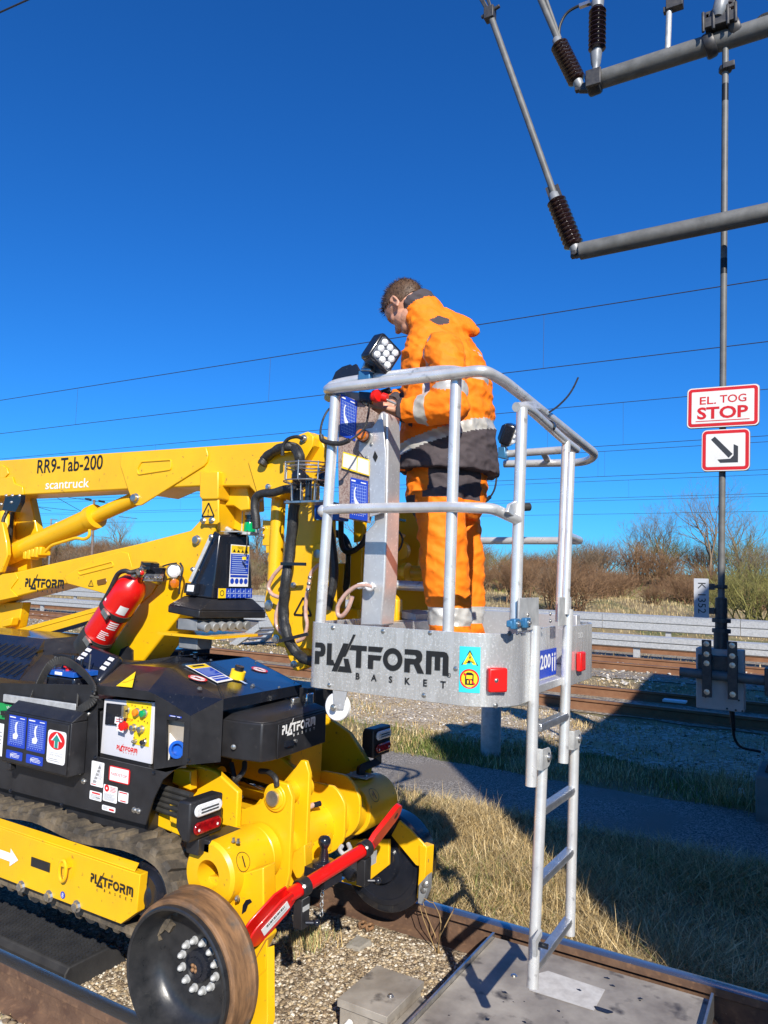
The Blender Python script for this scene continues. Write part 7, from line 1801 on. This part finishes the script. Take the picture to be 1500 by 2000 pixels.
CONC = material('dark weathered concrete', (.14, .135, .12), .9, col2=(.20, .19, .17), nscale=6, bump=.3, bscale=40)
q = P(1480, 1590, z=GZ); b = MB(CONC); b.box2((q.x, q.y - .25, GZ - .05), (q.x + .6, q.y + .35, GZ + .36)); b.build('foot', ft, .015)
b = MB(DARK); b.hull([V(q.x + .06, q.y - .1, GZ + .361), V(q.x + .5, q.y - .1, GZ + .361), V(q.x + .5, q.y + .2, GZ + .361), V(q.x + .06, q.y + .2, GZ + .361)], [V(q.x + .18, q.y - .1, GZ + .75), V(q.x + .5, q.y - .1, GZ + .75), V(q.x + .5, q.y + .2, GZ + .75), V(q.x + .18, q.y + .2, GZ + .75)]); b.build('bracket', ft, .006)
b = MB(PIPE); b.cyl(V(q.x + .34, q.y + .05, GZ + .7), V(q.x + .34, q.y + .05, 8.2), .12, 24); b.build('mast', ft)
b = MB(DARK); b.box2((q.x + .10, YB - .2, P(1495, 1330, y=YB - .12).z - .1), (q.x + .24, YB - .04, P(1495, 1330, y=YB - .12).z + .1)); b.box2((q.x + .2405, YB - .14, P(1495, 1330, y=YB - .12).z - .05), (q.x + .34, q.y, P(1495, 1330, y=YB - .12).z + .05)); b.build('tube_bracket', ft, .006)
# ---- galvanised stub behind the basket
q = P(958, 1475, z=GZ); b = MB(GALV); b.cyl(V(q.x, q.y, GZ - .1), V(q.x, q.y, .86), .105, 28); b.build('bollard', None, .004, label='round galvanised post standing behind the basket by the path', cat='post')
# ---- contact wires across the sky
WIRE = material('dark contact wire', (.02, .022, .03), .6)
def wire(px, py, y, lab, drop=None, r=.008, sag=.0, tilt=0):
    q = P(px, py, y=y); e_ = None; z = q.z
    pts = [V(-130 + 150 * i / 60, y, z + tilt * (-130 + 150 * i / 60 - q.x)) for i in range(61)]
    b = MB(WIRE); b.tube(pts, r, 6)
    o = b.build('overhead_wire', None, label=lab, cat='wire', group='wires of the overhead line')
    if drop:
        for x in drop[0]:
            b = MB(WIRE); b.cyl(V(x, y, z - drop[1] + .0), V(x, y, z), .003, 5); b.build('dropper', o)
    return o
z1, z2 = P(1500, 545, y=12).z, P(1500, 667, y=12).z
wire(1500, 545, 12, 'topmost dark wire crossing the whole sky from left to right', ([P(150, 790, y=12).x, -10, -4, 3], z1 - z2))
wire(1500, 667, 12, 'second dark wire from the top crossing behind the person', r=.007)
z1, z2 = P(1500, 760, y=18).z, P(1500, 851, y=18).z
wire(1500, 760, 18, 'third wire from the top passing behind the stop sign', ([P(1070, 800, y=18).x, -30, -20, -4], z1 - z2))
wire(1500, 851, 18, 'fourth wire from the top passing behind the arrow sign', r=.007)
z1, z2 = P(1240, 878, y=23.5).z, P(1240, 928, y=23.5).z
wire(1240, 878, 23.5, 'fifth wire from the top, with short droppers', ([P(1181, 900, y=23.5).x, -40, -25, -6], z1 - z2))
wire(1240, 928, 23.5, 'sixth wire from the top, below the basket rail')
z1, z2 = P(1240, 937, y=29).z, P(1240, 971, y=29).z
wire(1240, 937, 29, 'seventh wire from the top, close under the sixth', ([P(1228, 950, y=29).x, -50, -30], z1 - z2)); wire(1240, 971, 29, 'eighth wire from the top, low over the hedge')
wire(1240, 976, 33, 'ninth wire from the top, just under the eighth'); wire(1240, 1003, 33, 'lowest wire, just above the hedge')
b = MB(WIRE); b.cyl(P(-40, 42, y=5.5), P(80, -12, y=5.5), .012, 8); b.build('feeder_wire', None, label='short thick black wire cutting the top left corner of the sky', cat='wire')
# ---- masts and lamps far left
TIMB = material('brown weathered mast', (.16, .11, .085), .8, col2=(.22, .16, .125), nscale=4)
ym = 34
def lean(px0, py0, px1, py1, y): return P(px0, py0, y=y), P(px1, py1, y=y)
a, c = lean(180, 1100, 184, 976, ym); zb_ = ground_h(a.x, ym)
mt = empty('catenary_mast', V(a.x, ym, zb_), 'brown catenary mast seen under the boom, carrying two black insulators', 'mast')
b = MB(TIMB); b.cyl(V(a.x, ym, zb_ - .2), c, .085, 12); b.build('mast', mt)
for (p0, p1) in (((104, 967), (245, 988)), ((104, 968), (172, 1006)), ((68, 989), (150, 998)), ((232, 1009), (268, 1013)), ((76, 991), (100, 998))):
    b = MB(WIRE); b.cyl(P(*p0, y=ym), P(*p1, y=ym), .018, 6); b.build('span_wire', mt)
for q in ((172, 975), (198, 979)): b = MB(WIRE); d = P(182, 977, y=ym) - P(165, 974, y=ym); b.cyl(P(q[0] - 5, q[1] - 1, y=ym), P(q[0] + 6, q[1] + 1, y=ym), .06, 8); b.build('insulator', mt)
b = MB(GREYP); a, c = lean(96, 1108, 100, 1013, 40); zb_ = ground_h(a.x, 40)
lp = empty('street_lamp', V(a.x, 40, zb_), 'thin grey lamp post with a round white lamp left of the brown mast', 'lamp')
b.cyl(V(a.x, 40, zb_ - .2), c, .075, 10); b.build('post', lp); b = MB(GREYP); b.cyl(P(100, 1015, y=40), P(112, 1015, y=40), .03, 8); b.build('arm', lp)
b = MB(WHTPL); b.lathe(P(111, 1024, y=40), (0, 0, 1), [(-.02, .15), (.06, .16), (.16, .10), (.2, .03)], 16); b.build('lamp_head', lp)
# ================================================================== LOOSE THINGS
# fire extinguisher strapped to the column
e0, e1 = P(186, 1252, y=2.50), P(254, 1150, y=2.50); d = (e1 - e0).normalized(); Lx = (e1 - e0).length; rx = .080
ext = empty('fire_extinguisher', e0, 'red fire extinguisher with white print strapped to the yellow column', 'fire extinguisher')
b = MB(RED); b.lathe(e0, d, [(0, rx), (Lx - .02, rx), (Lx + .015, rx * .93), (Lx + .045, rx * .72), (Lx + .065, rx * .38), (Lx + .075, .026), (Lx + .09, .026)], 40); cyl_ = b.build('cylinder', ext)
b = MB(RUB); b.lathe(e0, d, [(-.06, rx * .9), (-.055, rx * 1.06), (.04, rx * 1.06), (.042, rx * .99)], 40); b.build('foot', ext)
b = MB(RUB)
for t in (.10, .62):
    b = MB(RUB); b.lathe(e0, d, [(Lx * t - .015, rx * 1.01), (Lx * t - .014, rx * 1.04), (Lx * t + .014, rx * 1.04), (Lx * t + .015, rx * 1.01)], 40); b.build('strap', ext)
    b = MB(STEEL); q = e0 + d * Lx * t + (V(.1, -1, .1) - d * V(.1, -1, .1).dot(d)).normalized() * rx * 1.05; b.box(q - d.cross(V(0, 1, 0)) * .03, (.05, .014, .028), (d.cross(V(0, -1, 0)).normalized(), V(0, 1, 0), d)); b.build('buckle', ext)
u0, w0, _ = frame(d)
def curved(b, t0, t1, a0, a1, mat, k=8, l=1.006):
    b.use(mat); vs = []
    for i in range(k + 1):
        a = R(a0 + (a1 - a0) * i / k); nn = aim * math.cos(a) + sdv * math.sin(a)
        vs += [e0 + d * (Lx * t0) + nn * rx * l, e0 + d * (Lx * t1) + nn * rx * l]
    b.add(vs, [(2 * i, 2 * i + 2, 2 * i + 3, 2 * i + 1) for i in range(k)])
aim = (V(.25, -1, .1) - d * V(.25, -1, .1).dot(d)).normalized(); sdv = d.cross(aim)
b = MB(WHT)
curved(b, .70, .84, 38, 70, WHT); 
for i in range(5): curved(b, .22 + .03 * i, .235 + .03 * i, 30, 62 - 5 * (i % 3), WHT)
for i in range(4): curved(b, .42 + .035 * i, .44 + .035 * i, 40, 72, WHT)
for i in range(12): curved(b, .12 + .045 * i, .14 + .045 * i, -42, -62 + 3 * (i % 3), YELP)
curved(b, .72, .76, -20, -52, WHT)
b.build('print', ext, smooth=0)
b = MB(STEEL); t = e0 + d * (Lx + .09); b.lathe(t, d, [(0, .022), (.03, .022), (.031, .016), (.05, .016)], 16); b.use(BLKG); b.box(t + d * .045 + V(.02, 0, .0), (.06, .018, .014)); b.box(t + d * .06 + V(.015, 0, .01), (.06, .018, .010)); b.use(REDPL); b.ball(t + V(.03, -.01, .01), .011, 8); b.use(STEEL); b.ball(t + V(.0, -.03, -.0), .018, 12); b.cyl(t + V(.02, -.03, .02), t + V(.05, -.05, .01), .01, 8); b.build('valve', ext)
b = MB(CABLE); b.tube(smooth_path([t + d * .03 + V(0, -.02, 0), P(255, 1118, y=2.44), P(244, 1115, y=2.43), P(230, 1122, y=2.43), P(216, 1150, y=2.43), P(200, 1180, y=2.44)]), .0115, 10); b.build('hose', ext)
# remote control in the tray with its strap
o = P(142, 1332, y=2.26)
rc = empty('remote_control', o - ZU * .03, 'blue and black remote control box with red knob lying in the tray', 'remote control')
b = MB(BLKG); b.box(o, (.20, .14, .07)); b.build('case', rc, .012)
b = MB(BLUPL); b.box(o + V(0, -.012, .046), (.21, .13, .022)); b.use(WHT); b.box(o + V(.0, -.078, .046), (.05, .003, .014)); b.build('blue_frame', rc, .004)
b = MB(BLKG)
for i in range(5): b.cyl(o + V(-.075 + .03 * i, .02 * (i % 2), .056), o + V(-.077 + .03 * i, .02 * (i % 2) + .01, .095 + .012 * (i % 3)), .008, 10)
b.use(STEEL); b.cyl(o + V(-.09, -.03, .056), o + V(-.095, -.03, .11), .004, 8); b.cyl(o + V(.08, .02, .056), o + V(.085, .02, .13), .003, 8); b.build('levers', rc)
b = MB(REDPL); b.lathe(o + V(.01, -.035, .056), ZU, [(0, .012), (.015, .012), (.016, .022), (.03, .020), (.034, .01)], 20); b.build('stop_knob', rc)
b = MB(RUB); s_ = [P(*q, y=y) for q, y in (((62, 1372), 2.10), ((72, 1345), 2.12), ((85, 1318), 2.15), ((100, 1297), 2.18), ((118, 1290), 2.20), ((138, 1296), 2.20), ((160, 1312), 2.17), ((176, 1330), 2.13), ((186, 1350), 2.09), ((180, 1370), 2.08), ((160, 1384), 2.08), ((148, 1392), 2.085))]
sp_ = smooth_path(s_, 5)
for i in range(len(sp_) - 1): b.bar(sp_[i], sp_[i + 1] + (sp_[i + 1] - sp_[i]) * .12, .008, .036)
b.bar(P(154, 1338, y=2.13), P(150, 1385, y=2.085), .008, .035); b.bar(P(62, 1372, y=2.10), P(104, 1348, y=2.13), .006, .03); b.build('strap', rc, .002)
o = P(186, 1300, y=2.36); ax2 = (V(.97, .05, -.2).normalized(), V(-.02, .75, .66).normalized(), V(.2, -.62, .75).normalized())
kp2 = empty('display_unit', o - ZU * .06, 'black display unit with grey keys leaning behind the remote control', 'control display')
b = MB(BLKG); b.box(o, (.23, .17, .05), ax2); b.build('case', kp2, .02); b = MB(material('dark display glass', (.010, .014, .035), .15)); b.box(o + ax2[2] * .0262 + ax2[1] * .02, (.11, .075, .002), ax2); b.build('screen', kp2)
for i in range(3):
    for s in (-1, 1): b = MB(PANEL); b.box(o + ax2[2] * .027 + ax2[0] * .078 * s + ax2[1] * (.045 - .028 * i), (.032, .018, .004), ax2); b.build('key', kp2, .001)
# red tow bar in its two black carriers
b0, b1 = P(560, 1752, y=2.24), P(722, 1652, y=2.72)
d = (b1 - b0).normalized()
tb = empty('tow_bar', b0, 'bright red tow bar clipped across the front of the yellow axle', 'tow bar')
b = MB(RED); b.cyl(b0, b1, .0255, 24); b.build('tube', tb)
up_ = V(.4, 0, 1); sd_ = d.cross(up_).normalized(); nn = sd_.cross(d)
def lug(c0, dirv, ln, nm, offs=(-.018, .018), th=.008):
    b = MB(RED); dv = dirv.normalized(); sv = dv.cross(V(-.55, .55, .63)).normalized(); nv = dv.cross(sv)
    hw = .048; pts = [(-.02, -.026), (.03, -hw), (ln - .03, -hw)] + [(ln - .03 + hw * math.cos(a), hw * math.sin(a)) for a in [R(-60 + 20 * i) for i in range(7)]] + [(ln - .03, hw), (.03, hw), (-.02, .026)]
    for o2 in offs: b.prism([c0 + dv * x + sv * z + nv * (o2 - th / 2) for x, z in pts], nv * th)
    if len(offs) == 1: b.use(BLKP); b.prism([c0 + dv * (ln - .03 + .015 * math.cos(a)) + sv * (.015 * math.sin(a)) + nv * (-th / 2 - .001) for a in [R(20 * i) for i in range(18)]], nv * (th + .002))
    l = b.build(nm, tb, .003); return dv, sv, nv
dv, sv, nv = lug(b0, P(506, 1812, y=2.14) - b0, .175, 'fork_end')
cn = V(*[-x for x in nv]) if nv.y > 0 else nv
o = b0 + dv * .075 + cn * .0235
b = MB(WHT); uu = dv; vv = cn.cross(uu); b.plate([(-.062, -.022), (.062, -.022), (.062, .022), (-.062, .022)], o, uu, vv, .001); b.use(BLKP)
for i in range(16): b.rect(-.045 + .0056 * i, -.016, -.045 + .0056 * i + .0022 + .0012 * (i % 3), -.004, o + cn * .001, uu, vv, .0006)
b.use(GRYP); b.rect(-.05, .006, .03, .008, o + cn * .001, uu, vv, .0006); b.rect(-.05, .012, .01, .014, o + cn * .001, uu, vv, .0006); b.build('label', tb, smooth=0)
lug(b1, P(772, 1588, y=2.88) - b1, .21, 'eye_end', (0,), .022)
for t in (.17, .93):
    c = b0 + (b1 - b0) * t; b = MB(BLK); b.lathe(c - d * .022, d, [(0, .026), (0, .034), (.044, .034), (.044, .026)], 20, closed=True); b.bar(c + nn * .0 - V(0, 0, .035), c - V(-.0, 0, .14), .04, .05); b.build('bar_carrier', lift, .003)
    b = MB(STEEL); b.bolt(c + V(.03, -.03, .02), V(.6, -.6, .5), .004, .003); b.use(BLKG); b.cyl(c + V(.02, 0, -.12), c + V(.05, .02, -.12), .006, 8); b.ball(c + V(.055, .022, -.12), .014, 10); b.build('carrier_knob', lift)
# rubber crossing panel beside the near rail
MATR = material('black rubber panel', (.016, .016, .018), .75, col2=(.03, .03, .032), nscale=10, bump=.3, bscale=90)
zt = -.045; q = P(205, 1852, z=zt); x1 = q.x; y1 = 2.43; y0 = 2.20
mt2 = empty('rubber_mat', V(x1 - 1, 2.3, GZ), 'black grooved rubber crossing panel lying beside the near rail', 'rubber panel')
b = MB(MATR); b.prism([V(-6, y0, GZ), V(-6, y1 + .12, GZ), V(-6, y1 + .05, zt - .03), V(-6, y1, zt - .006), V(-6, y0 + .02, zt - .006), V(-6, y0, zt - .03)], (x1 + 6, 0, 0)); b.build('panel', mt2, .006)
b = MB(MATR)
k = 0; x = x1 - .02
while x > -4.4:
    for j in range(9): b.box(V(x - (.011 if j % 2 else 0), y0 + .036 + j * .0245, zt - .003), (.014, .021, .008))
    x -= .024
b.build('tread_pattern', mt2, smooth=0)
# steel plate and box between the rails
STP = material('stained steel plate', (.16, .135, .11), .55, .1, col2=(.46, .42, .365), nscale=3.5, nlo=.3, nhi=.72, bump=.12, bscale=22, rvar=.18, detail=12, col3=(.06, .052, .048), n3=9, lo3=.58, hi3=.70)
zp = -.03
pl0 = P(957, 1826, z=zp); pl1 = P(1385, 1966, z=zp)
x0_, x1_ = (pl0.x + P(825, 2000, z=zp).x) / 2, pl1.x
pe = empty('cover_plate', V((x0_ + x1_) / 2, 3, GZ), 'large stained steel cover plate lying between the rails under the ladder', 'steel plate')
b = MB(STP); b.box2((x0_, 2.18, zp - .012), (x1_, 3.47, zp)); b.build('sheet', pe, .002)
b = MB(STEEL); b.box2((x0_ - .012, 2.18, zp - .06), (x0_ - .0005, 3.47, zp + .022)); b.build('edge_lip', pe, .002); b = MB(STEEL); b.box2((x1_ + .0005, 2.18, zp - .06), (x1_ + .012, 3.47, zp + .03)); b.build('edge_lip', pe, .002)
b = MB(STP); b.box2((x0_ + .01, 2.3, GZ), (x1_ - .01, 3.4, zp - .0125)); b.build('frame', pe)
PATCH = material('bare worn patch', (.66, .63, .58), .5, .1, col2=(.48, .45, .41), nscale=18, detail=8)
qs = [P(*k, z=zp + .0015) for k in ((1033, 1934), (1048, 1902), (1070, 1896), (1182, 1933), (1160, 1974))]
b = MB(PATCH); b.face(qs); b.build('worn_patch', pe, smooth=0)
OIL = material('oil stain', (.012, .012, .014), .25, col2=(.03, .03, .03), nscale=30)
b = MB(OIL); qq = P(1178, 1973, z=zp + .0015)
b.face([qq + V(math.cos(a) * .035 * (1 + .2 * math.sin(3 * a)), math.sin(a) * .02 * (1 + .25 * math.cos(2 * a)), 0) for a in [6.2832 * i / 20 for i in range(20)]])
for k in range(16):
    qq = P(rng.uniform(860, 1330), rng.uniform(1900, 1998), z=zp + .0016); rr = rng.uniform(.002, .009)
    if x0_ + .03 < qq.x < x1_ - .03 and qq.y < 3.4: ph = rng.uniform(0, 6); b.face([qq + V(math.cos(a) * rr * 1.3 * (1 + .35 * math.sin(2 * a + ph)), math.sin(a) * rr * (1 + .3 * math.cos(3 * a + ph)), k * .00002) for a in [6.2832 * i / 12 for i in range(12)]])
o_ = b.build('oil_stain', pe, smooth=0); o_['kind'] = 'stuff'
for q in ((772, 1937), (1004, 1906)): pass
b = MB(STEEL); b.bolt(P(1004, 1906, z=zp), ZU, .010, .006); b.build('bolt', pe)
zl = -.02; c4 = [P(*k, z=zl) for k in ((664, 1952), (730, 1890), (822, 1914), (762, 1981))]
jx0, jx1 = min(c.x for c in c4), max(c.x for c in c4); jy0, jy1 = min(c.y for c in c4), max(c.y for c in c4)
jb = empty('junction_box', V((jx0 + jx1) / 2, (jy0 + jy1) / 2, GZ), 'small square stained metal box on the gravel left of the steel plate', 'junction box')
b = MB(STP); b.box2((jx0 + .008, jy0 + .008, GZ - .02), (jx1 - .008, jy1 - .008, zl - .0305)); b.build('casing', jb, .003)
b = MB(STP); b.box2((jx0, jy0, zl - .03), (jx1, jy1, zl)); b.use(STEEL); b.bolt(V(jx1 - .06, jy0 + .13, zl), ZU, .010, .008); b.build('lid', jb, .003)
b = MB(WHTPL); p = V(jx0 + .06, jy0, zl - .075); b.lathe(p, (0, -1, -.2), [(-.005, .014), (.018, .014), (.02, .010), (.04, .008), (.06, .006)], 12); b.tube(smooth_path([p + V(0, -.05, -.012), p + V(-.01, -.08, -.04), p + V(-.03, -.10, -.10)]), .005, 8); b.build('cable_plug', jb)
b = MB(STP); b.box2((jx1 - .0075, jy0 + .03, GZ - .02), (x0_ - .013, jy1 - .02, -.075)); b.build('duct', jb, .003)
# bits on the gravel
b = MB(RUST); q = P(715, 1812, z=GZ + .03)
for dx, s in ((-.022, 1), (.022, -1)):
    b.tube(smooth_path([q + V(dx + s * .0, -.02, -.01), q + V(dx - .018, 0, .012), q + V(dx, .022, .014), q + V(dx + .018, .0, .012), q + V(dx + .004, -.02, .004)]), .008, 8)
b.build('rail_clip', None, label='rusty curled rail clip lying on a small stone by the rail foot', cat='rail clip')
b = MB(material('pale concrete lump', (.30, .28, .25), .9, col2=(.22, .20, .17), nscale=20, bump=.4)); q = P(700, 1845, z=GZ + .02)
b.hull([q + V(-.05, -.06, -.02), q + V(.05, -.07, -.02), q + V(.06, .05, -.02), q + V(-.05, .06, -.02)], [q + V(-.04, -.05, .012), q + V(.04, -.055, .016), q + V(.05, .04, .02), q + V(-.04, .05, .018)]); b.build('concrete_lump', None, .006, label='small pale concrete lump half sunk in the gravel near the rail clip', cat='stone')
t = Twigs(); q = P(858, 1872, z=GZ); r_ = random.Random(5)
DRYT = material('dry yellow stem', (.36, .24, .10), .8, col2=(.26, .16, .07), nscale=12)
for k in range(4): t.branch(q + V(r_.uniform(-.03, .03), r_.uniform(-.02, .02), 0), V(-.45 + .2 * k, .35 - .25 * k, .9).normalized(), .30 - .04 * k, .0036, 2, (0, 1), .0, .14, .6, r_)
t.build('dry_weed', DRYT, None, loc=q, label='dry branching weed growing by the rail web beside the far wheel', cat='weed')
b = MB(WHTPL); q = P(1447, 1545, z=GZ + .05); b.box(q, (.05, .03, .05)); b.build('paper_scrap', None, .008, label='tiny white scrap of litter among the stalks by the mast foot', cat='litter')
q = P(1318, 1369, z=-.01); b = MB(material('white rail board', (.62, .64, .66), .5)); b.box(q, (.32, .18, .03)); b.build('rail_board', None, .004, label='flat white board lying by the shaded rail left of the switch box', cat='board')
# grey ramp and deck behind the hood
q0, q1 = P(380, 1262, z=0.0), P(490, 1225, z=0.0)
dk = empty('crossing_deck', q0, 'grey plank deck across the far tracks behind the black hood', 'deck')
b = MB(SLP); b.box2((P(350, 1250, z=.02).x - 3.5, 16.85, -.03), (P(500, 1250, z=.02).x - .3, 17.85, .02)); b.build('deck', dk, .01)
b = MB(SLP); b.box2((P(350, 1250, z=.02).x - 5, 18.4, -.05), (P(500, 1250, z=.02).x + .2, 20.9, .05)); b.build('deck', dk, .01)
rp = empty('ramp', P(470, 1262, y=15.0), 'tilted grey steel ramp frame standing behind the jib', 'ramp')
b = MB(GALV); a = P(452, 1262, y=14.6); c = P(512, 1220, y=14.6); w = V(0, 1.0, 0)
b.bar(a, c, .08, .16); b.build('side_beam', rp, .01); b = MB(GALV); b.bar(a + w, c + w, .08, .16); b.build('side_beam', rp, .01); b = MB(GALV); b.bar(c - V(.05, .04, 0), P(545, 1217, y=14.6) - V(0, .04, 0), .08, .16); b.build('side_beam', rp, .01)
for k in range(5): b = MB(GALV); p = a + (c - a) * (.1 + .2 * k); b.box2((p.x - .05, p.y + .045, p.z - .02), (p.x + .05, p.y + .955, p.z + .02)); b.build('cross_bar', rp)
# ================================================================== every far-apart piece becomes a part of its own
def split_pieces(o):
    me = o.data; nv = len(me.vertices)
    if nv > 20000 or nv == 0: return
    co = np.empty(nv * 3); me.vertices.foreach_get('co', co); co = co.reshape(-1, 3)
    par = list(range(nv))
    def find(i):
        while par[i] != i: par[i] = par[par[i]]; i = par[i]
        return i
    for e in me.edges:
        a, b_ = find(e.vertices[0]), find(e.vertices[1])
        if a != b_: par[a] = b_
    root = np.array([find(i) for i in range(nv)]); ids, isl = np.unique(root, return_inverse=True); k = len(ids)
    if k < 2 or k > 150: return
    lo = np.array([co[isl == i].min(0) for i in range(k)]); hi = np.array([co[isl == i].max(0) for i in range(k)])
    size = (hi - lo).max(1); gap = np.maximum(0, np.maximum(lo[:, None] - hi[None], lo[None] - hi[:, None]))
    near = np.sqrt((gap ** 2).sum(2)) <= np.maximum(.019, .48 * np.maximum(size[:, None], size[None]))
    p2 = list(range(k))
    def f2(i):
        while p2[i] != i: i = p2[i]
        return i
    for i in range(k):
        for j in range(i + 1, k):
            if near[i, j]:
                a, b_ = f2(i), f2(j)
                if a != b_: p2[a] = b_
    piece = np.array([f2(i) for i in range(k)])[isl]; ps = sorted(set(piece))
    if len(ps) < 2: return
    for n_, pid in enumerate(ps):
        m2 = me.copy(); bm = bmesh.new(); bm.from_mesh(m2); bm.verts.ensure_lookup_table()
        bmesh.ops.delete(bm, geom=[v for v in bm.verts if piece[v.index] != pid], context='VERTS'); bm.to_mesh(m2); bm.free()
        if n_ == 0: first = m2
        else:
            c = o.copy(); c.data = m2; COL.objects.link(c); c.parent = o.parent
    o.data = first
keep = ('lettering', 'prints', 'mark', 'sign', 'chart', 'notice', 'sticker', 'sheet', 'guide', 'stain', 'pattern', 'cage', 'label', 'face', 'plate_', 'switch_plate', 'hair')
for o in [o for o in scene.objects if o.type == 'MESH' and o.parent is not None]:
    if any(k in o.name for k in keep): continue
    split_pieces(o)
